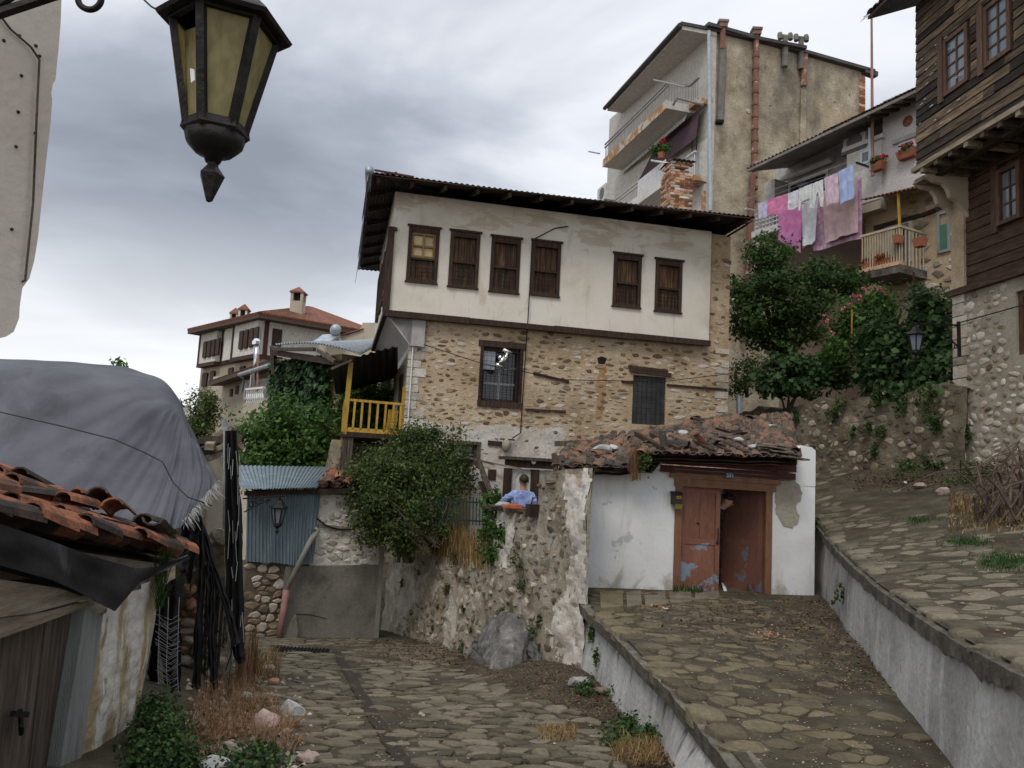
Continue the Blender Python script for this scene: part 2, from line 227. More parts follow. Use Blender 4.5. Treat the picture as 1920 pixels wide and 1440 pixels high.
 steel=mat('bright_steel_pipe', [(.6, .6, .6), (.75, .75, .75)], 4, 4, rough=.22, bump=0, metal=1, vary=.05), chimgrey=mat('sooty_concrete', [(.12, .11, .1), (.22, .2, .18)], 3, 6, bump=.5),
 cream=mat('cream_house_render', [(.36, .31, .24), (.44, .385, .30), (.49, .43, .345)], .8, 7, bump=.15, vary=0, fine=.08, stains=[((.27, .225, .16), 1.2, .58, .08, (1, 1, .6), .6)]),
 far_white=flat('white_mansion_render', (.62, .60, .55), .8), far_stone=mat('pale_mansion_stone', [(.33, .275, .2), (.41, .35, .265)], 2, 7, bump=.4, bs=8, vary=0),
 far_wood=flat('maroon_woodwork', (.055, .022, .018), .7, vary=.15), far_eave=flat('brown_eave', (.09, .06, .045), .8),
 laundry_wall=mat('pinkish_white_render', [(.50, .46, .43), (.60, .57, .55)], 1, 7, bump=.35, bs=9, vary=0, stains=[((.42, .35, .31), 2, .6, .08, (1, 1, 1), .5)]),
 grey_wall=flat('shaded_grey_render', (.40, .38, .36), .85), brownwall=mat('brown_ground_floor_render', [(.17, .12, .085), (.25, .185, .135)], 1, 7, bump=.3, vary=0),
 glass=glass('window_glass'), glass_sky=glass('pale_window_glass', (.16, .19, .22)), dark=flat('dark_void', (.012, .011, .010), .9), mesh_grey=mat('dusty_window_mesh', [(.035, .037, .036), (.075, .078, .076)], 3, 6, bump=.2, st=(1, 1, 1), vary=0),
 curtain=flat('white_curtain', (.5, .5, .5), .9), green_curtain=flat('green_blind', (.07, .16, .12), .7),
 skin=flat('skin', (.40, .22, .155), .55, spec=.4), hair=flat('dark_hair', (.012, .009, .008), .7), hair_brown=flat('brown_hair', (.035, .024, .016), .7), blue_shirt=mat('pale_blue_shirt', [(.16, .23, .47), (.26, .34, .62), (.42, .5, .72)], 7, 7, bump=.4, bs=9, vary=0),
 black_cloth=flat('black_cloth', (.012, .012, .013), .9), denim=flat('dark_trousers', (.03, .035, .05), .9), eye=flat('eye', (.03, .02, .015), .3), lip=flat('lip', (.30, .12, .1), .5),
 pink=flat('pink_cloth', (.62, .2, .36), .9), magenta=flat('magenta_sheet', (.60, .21, .44), .9), white_cloth=flat('white_cloth', (.62, .62, .66), .9), lilac=flat('lilac_cloth', (.50, .46, .60), .9), blue_cloth=flat('pale_blue_towel', (.36, .44, .66), .9), rose_cloth=flat('dusty_rose_cloth', (.55, .38, .38), .9), pale_pink=flat('pale_pink_cloth', (.60, .45, .52), .9),
 dots=mat('dotted_white_cloth', [(.6, .62, .6), (.64, .65, .63)], 3, 3, bump=0, vary=0, stains=[((.1, .13, .12), 14, .64, .02, (1, 1, 1), .9)]), floral=mat('mauve_floral_cloth', [(.45, .2, .36), (.56, .34, .47), (.66, .56, .62)], 9, 6, bump=0, vary=0),
 pot=flat('terracotta_pot', (.30, .11, .06), .8, vary=.15), red_flower=flat('red_flower', (.5, .03, .025), .7, vary=.25), rose_flower=flat('pink_rose', (.62, .16, .2), .7, vary=.3), white_paint=flat('white_paint', (.7, .7, .68), .5), cream_rail=flat('cream_rail', (.44, .37, .25), .6), acwhite=flat('air_conditioner_white', (.55, .54, .5), .5), acdark=flat('fan_grille', (.13, .13, .13), .6),
 plate_blue=flat('enamel_blue', (.015, .05, .16), .35), olive_card=flat('olive_card', (.2, .19, .03), .8), mailbox=flat('rusty_black_mailbox', (.03, .022, .018), .6), plastic=flat('pale_litter', (.6, .6, .6), .5), green_iron=flat('dark_green_iron', (.02, .045, .03), .6), orange_board=flat('orange_clay_shard', (.42, .10, .04), .8),
)
_a = bpy.data.materials.new('amber_pane'); _a.use_nodes = True; _b = _a.node_tree.nodes['Principled BSDF']
_n = _a.node_tree.nodes.new('ShaderNodeTexNoise'); _n.inputs['Scale'].default_value = 5; _r = _a.node_tree.nodes.new('ShaderNodeValToRGB')
_r.color_ramp.elements[0].color = (.56, .5, .27, 1); _r.color_ramp.elements[1].color = (.72, .66, .4, 1); _r.color_ramp.elements[0].position = .35; _r.color_ramp.elements[1].position = .65
_a.node_tree.links.new(_n.outputs[0], _r.inputs[0]); _a.node_tree.links.new(_r.outputs[0], _b.inputs['Base Color']); _b.inputs['Roughness'].default_value = .45
_t = _a.node_tree.nodes.new('ShaderNodeBsdfTranslucent'); _a.node_tree.links.new(_r.outputs[0], _t.inputs[0]); _m = _a.node_tree.nodes.new('ShaderNodeMixShader'); _m.inputs[0].default_value = .72
_a.node_tree.links.new(_b.outputs[0], _m.inputs[1]); _a.node_tree.links.new(_t.outputs[0], _m.inputs[2]); _a.node_tree.links.new(_m.outputs[0], _a.node_tree.nodes['Material Output'].inputs[0])
MT['amber'] = _a
# ---------------------------------------------------------------- objects and meshes
WL = {}
def tag(o, label=None, cat=None, group=None, kind=None):
    for k, v in (('label', label), ('category', cat), ('group', group), ('kind', kind)):
        if v: o[k] = v
    return o
def thing(name, label, cat, loc, group=None):
    o = bpy.data.objects.new(name, None); COL.objects.link(o); o.location = loc; o.empty_display_size = .2
    tag(o, label, cat, group); WL[o.name] = V(loc); return o
def link(name, me, parent=None, M=None):
    o = bpy.data.objects.new(name, me); COL.objects.link(o)
    base = WL[parent.name] if parent is not None else V((0, 0, 0))
    if parent is not None: o.parent = parent
    if M is None: M = Matrix.Identity(4)
    o.matrix_local = Matrix.Translation(-base) @ M
    return o
class MB:
    def __init__(s): s.v = []; s.f = []; s.m = []; s.mi = 0
    def add(s, vs, fs):
        b = len(s.v); s.v += [tuple(p) for p in vs]; s.f += [[i + b for i in f] for f in fs]; s.m += [s.mi] * len(fs); return s
    def hexa(s, p):
        return s.add(p, [(0, 3, 2, 1), (4, 5, 6, 7), (0, 1, 5, 4), (1, 2, 6, 5), (2, 3, 7, 6), (3, 0, 4, 7)])
    def box(s, c, sz, M=None):
        c = V(c); h = [x / 2 for x in sz]; ps = []
        for z in (-1, 1):
            for x, y in ((-1, -1), (1, -1), (1, 1), (-1, 1)):
                q = V((x * h[0], y * h[1], z * h[2])); ps.append(c + (M @ q if M else q))
        return s.hexa(ps)
    def bar(s, a, b, w, h=None, up=V((0, 0, 1)), taper=1):
        a = V(a); b = V(b); h = h or w; d = (b - a).normalized(); x = d.cross(up)
        if x.length < 1e-4: x = d.cross(V((0, 1, 0)))
        x.normalize(); y = x.cross(d).normalized(); ps = []
        for q, t in ((a, 1), (b, taper)):
            for i, j in ((-1, -1), (1, -1), (1, 1), (-1, 1)): ps.append(q + x * (i * w / 2 * t) + y * (j * h / 2 * t))
        return s.hexa(ps)
    def wbox(s, W, u0, u1, z0, z1, h0, h1):
        return s.hexa([W.p(u0, z0, h0), W.p(u1, z0, h0), W.p(u1, z0, h1), W.p(u0, z0, h1), W.p(u0, z1, h0), W.p(u1, z1, h0), W.p(u1, z1, h1), W.p(u0, z1, h1)])
    def slab(s, poly, off):
        n = len(poly); off = V(off); a = [V(p) for p in poly]; b = [p + off for p in a]
        return s.add(a + b, [tuple(range(n)), tuple(range(2 * n - 1, n - 1, -1))] + [(i, i + n, (i + 1) % n + n, (i + 1) % n) for i in range(n)])
    def tube(s, pts, r, n=6, cap=True):
        pts = [V(p) for p in pts]; k = len(pts); rr = r if isinstance(r, (list, tuple)) else [r] * k
        vs = []; ref = None
        for i, p in enumerate(pts):
            d = (pts[min(i + 1, k - 1)] - pts[max(i - 1, 0)]).normalized()
            if ref is None:
                ref = d.cross(V((0, 0, 1)));
                if ref.length < .05: ref = d.cross(V((0, 1, 0)))
            x = (ref - d * ref.dot(d)).normalized(); ref = x; y = d.cross(x)
            vs += [p + (x * math.cos(2 * math.pi * j / n) + y * math.sin(2 * math.pi * j / n)) * rr[i] for j in range(n)]
        fs = [(i * n + j, i * n + (j + 1) % n, (i + 1) * n + (j + 1) % n, (i + 1) * n + j) for i in range(k - 1) for j in range(n)]
        if cap: fs += [tuple(range(n - 1, -1, -1)), tuple((k - 1) * n + j for j in range(n))]
        return s.add(vs, fs)
    def lathe(s, prof, c, n=12, ax=V((0, 0, 1)), ph=0):
        ax = V(ax).normalized(); x = ax.orthogonal().normalized() if abs(ax.z) < .99 else V((1, 0, 0)); y = ax.cross(x); c = V(c)
        vs = [c + ax * z + (x * math.cos(2 * math.pi * j / n + ph) + y * math.sin(2 * math.pi * j / n + ph)) * r for r, z in prof for j in range(n)]
        k = len(prof); fs = [(i * n + j, i * n + (j + 1) % n, (i + 1) * n + (j + 1) % n, (i + 1) * n + j) for i in range(k - 1) for j in range(n)]
        fs += [tuple(range(n - 1, -1, -1)), tuple((k - 1) * n + j for j in range(n))]
        return s.add(vs, fs)
    def grid(s, nu, nv, fn):
        vs = [fn(i / nu, j / nv) for j in range(nv + 1) for i in range(nu + 1)]
        return s.add(vs, [(j * (nu + 1) + i, j * (nu + 1) + i + 1, (j + 1) * (nu + 1) + i + 1, (j + 1) * (nu + 1) + i) for j in range(nv) for i in range(nu)])
    def build(s, name, mats, parent=None, smooth=False, label=None, cat=None, group=None, kind=None):
        mats = mats if isinstance(mats, (list, tuple)) else [mats]
        mats = [MT[x] if isinstance(x, str) else x for x in mats]
        if parent is not None: base = WL[parent.name]
        elif kind == 'structure': base = V((0, 0, 0))
        else:
            a = np.array(s.v); lo_, hi_ = a.min(0), a.max(0); base = V(((lo_[0] + hi_[0]) / 2, (lo_[1] + hi_[1]) / 2, lo_[2]))
        me = bpy.data.meshes.new(name); me.from_pydata([(x - base.x, y - base.y, z - base.z) for x, y, z in s.v], [], s.f)
        for x in mats: me.materials.append(x)
        if len(mats) > 1: me.polygons.foreach_set('material_index', s.m)
        if smooth: me.polygons.foreach_set('use_smooth', [True] * len(s.f))
        me.update()
        o = bpy.data.objects.new(name, me); COL.objects.link(o)
        if parent is not None: o.parent = parent; WL[o.name] = base
        else: o.location = base; WL[o.name] = base
        return tag(o, label, cat, group, kind)
def npmesh(name, verts, faces, k, mat_, parent=None, **t):
    """big leaf or blade meshes straight from numpy arrays"""
    if parent is not None: base = WL[parent.name]
    else: base = V((verts[:, 0].mean(), verts[:, 1].mean(), verts[:, 2].min()))
    verts = verts - np.array(base); me = bpy.data.meshes.new(name); nf = len(faces)
    me.vertices.add(len(verts)); me.vertices.foreach_set('co', verts.astype(np.float32).ravel())
    me.loops.add(nf * k); me.loops.foreach_set('vertex_index', faces.astype(np.int32).ravel())
    me.polygons.add(nf); me.polygons.foreach_set('loop_start', np.arange(0, nf * k, k, dtype=np.int32)); me.polygons.foreach_set('loop_total', np.full(nf, k, dtype=np.int32))
    me.materials.append(MT[mat_]); me.update(calc_edges=True)
    o = bpy.data.objects.new(name, me); COL.objects.link(o)
    if parent is not None: o.parent = parent
    else: o.location = base
    WL[o.name] = base
    return tag(o, **t)
# ---------------------------------------------------------------- stones laid in any surface
def voronoi(bbox, cell, jit, rnd):
    u0, u1, v0, v1 = bbox; su, sv = cell; nu = max(1, int((u1 - u0) / su + .5)); nv = max(1, int((v1 - v0) / sv + .5)); pts = {}
    for j in range(-2, nv + 2):
        for i in range(-2, nu + 2):
            pts[i, j] = ((i + .5 + (.5 if j % 2 else 0) + rnd.uniform(-jit, jit) * .5), (j + .5 + rnd.uniform(-jit, jit) * .5))
    out = []
    for j in range(nv):
        for i in range(nu):
            c = pts[i, j]; poly = [(c[0] - 1.6, c[1] - 1.6), (c[0] + 1.6, c[1] - 1.6), (c[0] + 1.6, c[1] + 1.6), (c[0] - 1.6, c[1] + 1.6)]
            for dj in (-2, -1, 0, 1, 2):
                for di in (-2, -1, 0, 1, 2):
                    if not (di or dj): continue
                    q = pts.get((i + di, j + dj))
                    if q is None: continue
                    nx, ny = q[0] - c[0], q[1] - c[1]; mxx = (q[0] ** 2 + q[1] ** 2 - c[0] ** 2 - c[1] ** 2) / 2
                    np_ = []; L = len(poly)
                    for a in range(L):
                        p, r = poly[a], poly[(a + 1) % L]; da = p[0] * nx + p[1] * ny - mxx; db = r[0] * nx + r[1] * ny - mxx
                        if da <= 0: np_.append(p)
                        if da * db < 0:
                            t = da / (da - db); np_.append((p[0] + (r[0] - p[0]) * t, p[1] + (r[1] - p[1]) * t))
                    poly = np_
                    if len(poly) < 3: break
                if len(poly) < 3: break
            if len(poly) >= 3: out.append([(u0 + x * su, v0 + y * sv) for x, y in poly])
    return out
def radial(poly, k, shrink, rnd, soft=.35):
    cx_ = sum(p[0] for p in poly) / len(poly); cy_ = sum(p[1] for p in poly) / len(poly); ds = []
    sx = max(p[0] for p in poly) - min(p[0] for p in poly); sy = max(p[1] for p in poly) - min(p[1] for p in poly); sy = max(sy, 1e-6); a0 = rnd.random()
    dirs = []
    for i in range(k):
        a = 2 * math.pi * (i + a0 + rnd.uniform(-.2, .2)) / k; d = (math.cos(a) * sx, math.sin(a) * sy); best = None
        for j in range(len(poly)):
            p, q = poly[j], poly[(j + 1) % len(poly)]; ex, ey = q[0] - p[0], q[1] - p[1]; den = d[0] * ey - d[1] * ex
            if abs(den) < 1e-12: continue
            t = ((p[0] - cx_) * ey - (p[1] - cy_) * ex) / den; s_ = ((p[0] - cx_) * d[1] - (p[1] - cy_) * d[0]) / den
            if t > 0 and -1e-6 <= s_ <= 1 + 1e-6 and (best is None or t < best): best = t
        ds.append(best or .3); dirs.append(d)
    sm = [(1 - soft) * ds[i] + soft * .5 * (ds[i - 1] + ds[(i + 1) % k]) for i in range(k)]
    sm = [min(a, b * 1.04) * shrink * rnd.uniform(.95, 1.02) for a, b in zip(sm, ds)]
    return cx_, cy_, [(d[0] * s_, d[1] * s_) for d, s_ in zip(dirs, sm)]
def stones(parent, name, S, bbox, cell, mat_, shrink=(.88, .95), proud=(.015, .03), npart=300, k=9, jit=.75, keep=None, seed=1, deep=.03, margin=120, top=.8, minpx=0, mats=None, shape=None, soft=.35, smooth=True):
    rnd = random.Random(seed); cells = []
    for poly in voronoi(bbox, cell, jit, rnd):
        c = (sum(p[0] for p in poly) / len(poly), sum(p[1] for p in poly) / len(poly))
        if keep and not keep(c[0], c[1], poly): continue
        cx_, cy_, rim = radial(poly, k, rnd.uniform(*shrink), rnd, soft)
        if shape: rim = [(a * shape[0], b * shape[1]) for a, b in rim]
        w3 = [S(cx_ + a, cy_ + b, 0) for a, b in rim]; pp = [proj(p) for p in w3]
        if any(p is None for p in pp): continue
        mx_ = sum(p[0] for p in pp) / k; my_ = sum(p[1] for p in pp) / k
        if mx_ < -margin or mx_ > 1920 + margin or my_ < -margin or my_ > 1440 + margin: continue
        ar = abs(sum(pp[i][0] * pp[(i + 1) % k][1] - pp[(i + 1) % k][0] * pp[i][1] for i in range(k))) / 2
        if ar < minpx: continue
        inside = 0 < mx_ < 1920 and 0 < my_ < 1440
        cells.append((ar if inside else ar * .01, cx_, cy_, rim, rnd.uniform(*proud), rnd.random(), rnd.uniform(-1, 1), rnd.uniform(-1, 1)))
    cells.sort(key=lambda c: -c[0]); rest = MB(); mats = mats or [mat_]
    base = WL[parent.name]; mm = [MT[x] for x in mats]
    for n_, (ar, cx_, cy_, rim, pr, q, t1, t2) in enumerate(cells):
        ctr = S(cx_, cy_, 0); vs = []
        for sc_, h in ((1.0, -deep), (1.0, pr * .45), (top, pr)):
            for a, b in rim:
                tilt = 0 if h < 0 else (t1 * a + t2 * b) * .08
                vs.append(S(cx_ + a * sc_, cy_ + b * sc_, h + tilt) - ctr)
        fs = [(r * k + j, r * k + (j + 1) % k, (r + 1) * k + (j + 1) % k, (r + 1) * k + j) for r in (0, 1) for j in range(k)] + [tuple(2 * k + j for j in range(k))]
        if n_ < npart:
            me = bpy.data.meshes.new(name); me.from_pydata([tuple(v) for v in vs], [], fs); me.materials.append(mm[int(q * len(mm))])
            me.polygons.foreach_set('use_smooth', [smooth] * len(fs)); me.update()
            o = bpy.data.objects.new(name, me); COL.objects.link(o); o.parent = parent; o.location = ctr - base
        else:
            rest.mi = int(q * len(mm)); rest.add([v + ctr for v in vs], fs)
    if rest.v: tag(rest.build(name + '_remainder', list(mats), parent, smooth=smooth), kind='stuff')
    return len(cells)
def inpoly(x, y, P):
    c = False; j = len(P) - 1
    for i in range(len(P)):
        if (P[i][1] > y) != (P[j][1] > y) and x < (P[j][0] - P[i][0]) * (y - P[i][1]) / (P[j][1] - P[i][1]) + P[i][0]: c = not c
        j = i
    return c
def holed_wall(W, u0, u1, z0, z1, holes, depth, thick=.3):
    """front sheet of a wall with real openings and reveals"""
    mb = MB(); us = sorted({u0, u1, *[min(max(x, u0), u1) for h in holes for x in h[:2]]}); zs = sorted({z0, z1, *[min(max(x, z0), z1) for h in holes for x in h[2:]]})
    for a, b in zip(us, us[1:]):
        for c, d in zip(zs, zs[1:]):
            mu, mz = (a + b) / 2, (c + d) / 2
            if any(h[0] < mu < h[1] and h[2] < mz < h[3] for h in holes): continue
            mb.add([W.p(a, c), W.p(b, c), W.p(b, d), W.p(a, d)], [(0, 1, 2, 3)])
    for h in holes:
        a, b, c, d = h; q = [(a, c), (b, c), (b, d), (a, d)]
        for i in range(4):
            p, r = q[i], q[(i + 1) % 4]; mb.add([W.p(*p, 0), W.p(*r, 0), W.p(*r, -depth), W.p(*p, -depth)], [(0, 1, 2, 3)])
    mb.wbox(W, u0, u1, z0, z1, -thick - .02, -thick)
    for uu in (u0, u1): mb.add([W.p(uu, z0, 0), W.p(uu, z1, 0), W.p(uu, z1, -thick), W.p(uu, z0, -thick)], [(0, 1, 2, 3)])
    for z in (z0, z1): mb.add([W.p(u0, z, 0), W.p(u1, z, 0), W.p(u1, z, -thick), W.p(u0, z, -thick)], [(0, 1, 2, 3)])
    return mb
def frame_bars(mb, W, u0, u1, z0, z1, w_, h0, h1, top=None, bot=None):
    top = top or w_; bot = bot or w_
    mb.wbox(W, u0, u0 + w_, z0, z1, h0, h1); mb.wbox(W, u1 - w_, u1, z0, z1, h0, h1)
    mb.wbox(W, u0 + w_, u1 - w_, z1 - top, z1, h0, h1 - .002); mb.wbox(W, u0 + w_, u1 - w_, z0, z0 + bot, h0, h1 - .002); return mb
def sash_window(parent, W, r, frame_m, fw=.06, h0=-.1, h1=.01, nx=2, nz=3, glass_m='glass', bar=.025, bar_m=None, head=None, name='window', curtain=None):
    u0, u1, z0, z1 = r
    f = frame_bars(MB(), W, u0, u1, z0, z1, fw, h0, h1, head).build(name, frame_m, parent)
    a, b, c, d = u0 + fw, u1 - fw, z0 + fw, z1 - (head or fw); hp = h0 + (h1 - h0) * .3
    mb = MB(); g = bar / 2
    for i in range(1, nx): x = a + (b - a) * i / nx; mb.wbox(W, x - g, x + g, c, d, hp, hp + .02)
    for j in range(1, nz): z = c + (d - c) * j / nz; mb.wbox(W, a, b, z - g, z + g, hp + .001, hp + .018)
    mb.build('glazing_bar', bar_m or frame_m, f)
    for i in range(nx):
        for j in range(nz):
            x0, x1 = a + (b - a) * i / nx + .002, a + (b - a) * (i + 1) / nx - .002; q0, q1 = c + (d - c) * j / nz + .002, c + (d - c) * (j + 1) / nz - .002
            gm = curtain if (curtain and R.random() < .35) else glass_m
            MB().wbox(W, x0, x1, q0, q1, hp - .006, hp).build('pane', gm, f)
    return f
# ---------------------------------------------------------------- foliage
def leaf_quads(P, Nn, size, asp=.5, droop=.3):
    n = len(P); a = NP.normal(size=(n, 3)); Nn = Nn / (np.linalg.norm(Nn, axis=1, keepdims=True) + 1e-9)
    t = a - (a * Nn).sum(1, keepdims=True) * Nn; t /= np.linalg.norm(t, axis=1, keepdims=True) + 1e-9; t[:, 2] -= droop * NP.random(n); t /= np.linalg.norm(t, axis=1, keepdims=True)
    b = np.cross(Nn, t); s = (size * NP.uniform(.6, 1.35, n))[:, None]
    v = np.stack([P - t * s * .5, P + b * s * asp * .5 - t * s * .05, P + t * s * .5, P - b * s * asp * .5 - t * s * .05], 1).reshape(-1, 3)
    return v, np.arange(4 * n).reshape(-1, 4)
def crown_points(clumps, n, sub=14, tight=.33, shell=.5):
    """leaf clumps scattered through each ellipsoid, so gaps and dark hollows stay between them"""
    vol = np.array([(r[0] * r[1] * r[2]) ** .67 for _, r in clumps]); vol = vol / vol.sum(); Ps = []; Ns = []
    for (c, r), f in zip(clumps, vol):
        k = int(n * f); c = np.array(c); r = np.array(r)
        d = NP.normal(size=(sub, 3)); d /= np.linalg.norm(d, axis=1, keepdims=True); rr = NP.uniform(shell, 1.0, (sub, 1)); cs = d * rr
        idx = NP.integers(0, sub, k); off = NP.normal(size=(k, 3)) * tight * NP.uniform(.5, 1.2, (k, 1)); p = cs[idx] + off
        Ps.append(c + p * r); nn = p + NP.normal(size=(k, 3)) * .7; nn[:, 2] += .5; Ns.append(nn)
    return np.concatenate(Ps), np.concatenate(Ns)
def foliage(name, clumps, n, size, mat_, parent=None, asp=.5, sub=14, tight=.33, shell=.5, **t):
    P, Nn = crown_points(clumps, n, sub, tight, shell); v, f = leaf_quads(P, Nn, size, asp); return npmesh(name, v, f, 4, mat_, parent, **t)
def plant(name, label, cat, base, clumps, n, size, mat_, trunk_r=.05, asp=.5, sub=14, tight=.33, stems=1, group=None, trunk_m='bark', shell=.5, crown='crown'):
    t = thing(name, label, cat, base, group); foliage(crown, clumps, n, size, mat_, t, asp, sub, tight, shell)
    mb = MB(); base = V(base)
    for i, (c, r) in enumerate(clumps):
        c = V(c); s = base + V((R.uniform(-1, 1), R.uniform(-1, 1), 0)) * trunk_r * (stems - 1)
        mid = s.lerp(c, .5) + V((R.uniform(-.1, .1), R.uniform(-.1, .1), .1)) * (c - s).length
        mb.tube([s - V((0, 0, .15)), s.lerp(mid, .5), mid, c], [trunk_r, trunk_r * .8, trunk_r * .6, trunk_r * .3])
        for _ in range(4):
            e = c + V((R.uniform(-.8, .8) * r[0], R.uniform(-.8, .8) * r[1], R.uniform(-.3, .8) * r[2])); mb.tube([mid.lerp(c, R.uniform(.2, .9)), e.lerp(mid, .4) + V((0, 0, .05)), e], [trunk_r * .4, trunk_r * .25, trunk_r * .08], 5)
    mb.build('trunk', trunk_m, t); return t
def blades(P, h, wd, lean=.5, seg=2):
    """grass blades or wiry stems, each a bent two-step strip"""
    n = len(P); a = NP.uniform(0, 2 * np.pi, n); d = np.stack([np.cos(a), np.sin(a), 0 * a], 1); H = (h * NP.uniform(.45, 1.25, n))[:, None]; ln = NP.uniform(.1, 1, (n, 1)) * lean
    s = np.stack([-np.sin(a), np.cos(a), 0 * a], 1) * wd * NP.uniform(.6, 1.3, (n, 1)); up = np.array([0, 0, 1.0])
    m_ = P + up * H * .55 + d * H * ln * .35; e = P + up * H * (1 - .25 * ln) + d * H * ln
    v = np.stack([P - s, P + s, m_ + s * .7, m_ - s * .7, e + s * .15, e - s * .15], 1).reshape(-1, 3); k = np.arange(n)[:, None] * 6
    return v, np.concatenate([k + np.array([0, 1, 2, 3]), k + np.array([3, 2, 4, 5])], 0)
def tuft(name, pts, h, wd, mat_, lean=.5, parent=None, **t):
    v, f = blades(np.array(pts), h, wd, lean); return npmesh(name, v, f, 4, mat_, parent, **t)
# ---------------------------------------------------------------- roof tiles (shared meshes)
def tile_mesh(L=.42, r0=.10, r1=.078, th=.016, n=5, arc=math.pi * .92, warp=0):
    vs = []; rows = 3
    for k in range(2):
        for i in range(rows):
            y = L * i / (rows - 1); r = (r0 + (r1 - r0) * i / (rows - 1)) - k * th
            for j in range(n + 1):
                a = (math.pi - arc) / 2 + arc * j / n; vs.append((r * math.cos(a), y, r * math.sin(a) * .82 + warp * math.sin(3 * i)))
    m_ = n + 1; o = rows * m_; fs = []
    for i in range(rows - 1):
        for j in range(n):
            q = i * m_ + j; fs.append((q, q + m_, q + m_ + 1, q + 1)); fs.append((o + q, o + q + 1, o + q + m_ + 1, o + q + m_))
        for j in (0, n):
            q = i * m_ + j; fs.append((q, q + m_, o + q + m_, o + q))
    for i in (0, rows - 1):
        for j in range(n): q = i * m_ + j; fs.append((q, q + 1, o + q + 1, o + q))
    return vs, fs
TM = {}
FLATTEN = {'tile_old': .66}
def get_tile(mat_, v):
    if (mat_, v) not in TM:
        L = (.42, .36, .30)[v]; vs, fs = tile_mesh(L, (.10, .094, .105)[v], (.078, .08, .09)[v], warp=(.0, .004, -.003)[v]); me = bpy.data.meshes.new('roof_tile'); me.from_pydata([(a, b, c * FLATTEN.get(mat_, 1)) for a, b, c in vs], [], fs); me.materials.append(MT[mat_]); me.update(); TM[mat_, v] = me
    return TM[mat_, v]
def put_tile(parent, mat_, p, along, normal, flip=False, scale=1, v=0, name='roof_tile', roll=0):
    y = V(along).normalized(); z = V(normal); z = (z - y * z.dot(y)).normalized(); x = y.cross(z)
    if roll:
        q = Matrix.Rotation(roll, 3, y); z = q @ z; x = q @ x
    if flip: z = -z; x = -x
    M = Matrix((x, y, z)).transposed().to_4x4() @ Matrix.Scale(scale, 4); M.translation = V(p)
    return link(name, get_tile(mat_, v), parent, M)
def tile_roof(parent, mat_, Q, cols, rows, jit=.02, seed=3, pans=True, miss=.04, name='roof_tile', scale=1.0, cap=300, lift=.03):
    """Q(s,t): s along the eave, t up the slope; cover tiles over upturned pan tiles, eave row first"""
    rnd = random.Random(seed); n_ = 0; rest = MB(); base = WL[parent.name]
    for r in range(rows):
        for c in range(cols * (2 if pans else 1)):
            pan = pans and c % 2 == 1; s = (c + .5) / (cols * (2 if pans else 1)); t = r / rows
            p = Q(s, t); al = Q(s, min(1, t + .08)) - Q(s, max(0, t - .02)); e = Q(min(1, s + .05), t) - Q(max(0, s - .05), t); nn = e.cross(al)
            if nn.z < 0: nn = -nn
            nn.normalize()
            if rnd.random() < miss: continue
            al = al.normalized() + e.normalized() * rnd.uniform(-jit, jit) * 5 + nn * (.06 + rnd.uniform(-jit, jit))
            q = p + V((rnd.uniform(-jit, jit), rnd.uniform(-jit, jit), 0)) + nn * (rnd.uniform(0, jit) + (lift + .035 if pan else lift))
            v = rnd.choice((0, 0, 0, 1, 2)); n_ += 1
            if n_ <= cap: put_tile(parent, mat_, q, al, nn, pan, scale * rnd.uniform(.93, 1.06), v, name, rnd.uniform(-.12, .12))
            else:
                vs, fs = tile_mesh(.4); vs = [(a, b, c * FLATTEN.get(mat_, 1)) for a, b, c in vs]; y = al.normalized(); z = (nn - y * nn.dot(y)).normalized() * (-1 if pan else 1); x = y.cross(z); rest.add([q + (x * a + y * b + z * d) * scale for a, b, d in vs], fs)
    if rest.v: tag(rest.build(name + '_remainder', mat_, parent), kind='stuff')
def bilerp(A, B, C, D):
    """A s0t0, B s1t0, C s1t1, D s0t1"""
    return lambda s, t: (A * (1 - s) + B * s) * (1 - t) + (D * (1 - s) + C * s) * t
def corrugated(Q, waves, amp, nv=2, th=.004, per=6, sag=0):
    """a corrugated sheet over Q(s,t), ridges running along t"""
    mb = MB(); nu = waves * per
    def fn(s, t, k=0):
        p = Q(s, t); e = Q(min(1, s + .01), t) - Q(max(0, s - .01), t); al = Q(s, min(1, t + .01)) - Q(s, max(0, t - .01)); n = e.cross(al).normalized()
        return p + n * (amp * math.sin(2 * math.pi * waves * s) - k * th)
    mb.grid(nu, nv, lambda s, t: fn(s, t)); mb.grid(nu, nv, lambda s, t: fn(s, t, 1)); return mb
def cable(name, pts, r, mat_, label, cat='cable', parent=None, sag=0, group=None, n=5):
    P = []
    for a, b in zip(pts, pts[1:]):
        for i in range(8):
            t = i / 8; P.append(V(a).lerp(V(b), t) - V((0, 0, sag * 4 * t * (1 - t))))
    P.append(V(pts[-1])); mb = MB().tube(P, r, n)
    return mb.build(name, mat_, parent, label=label, cat=cat, group=group) if parent is None else mb.build(name, mat_, parent)
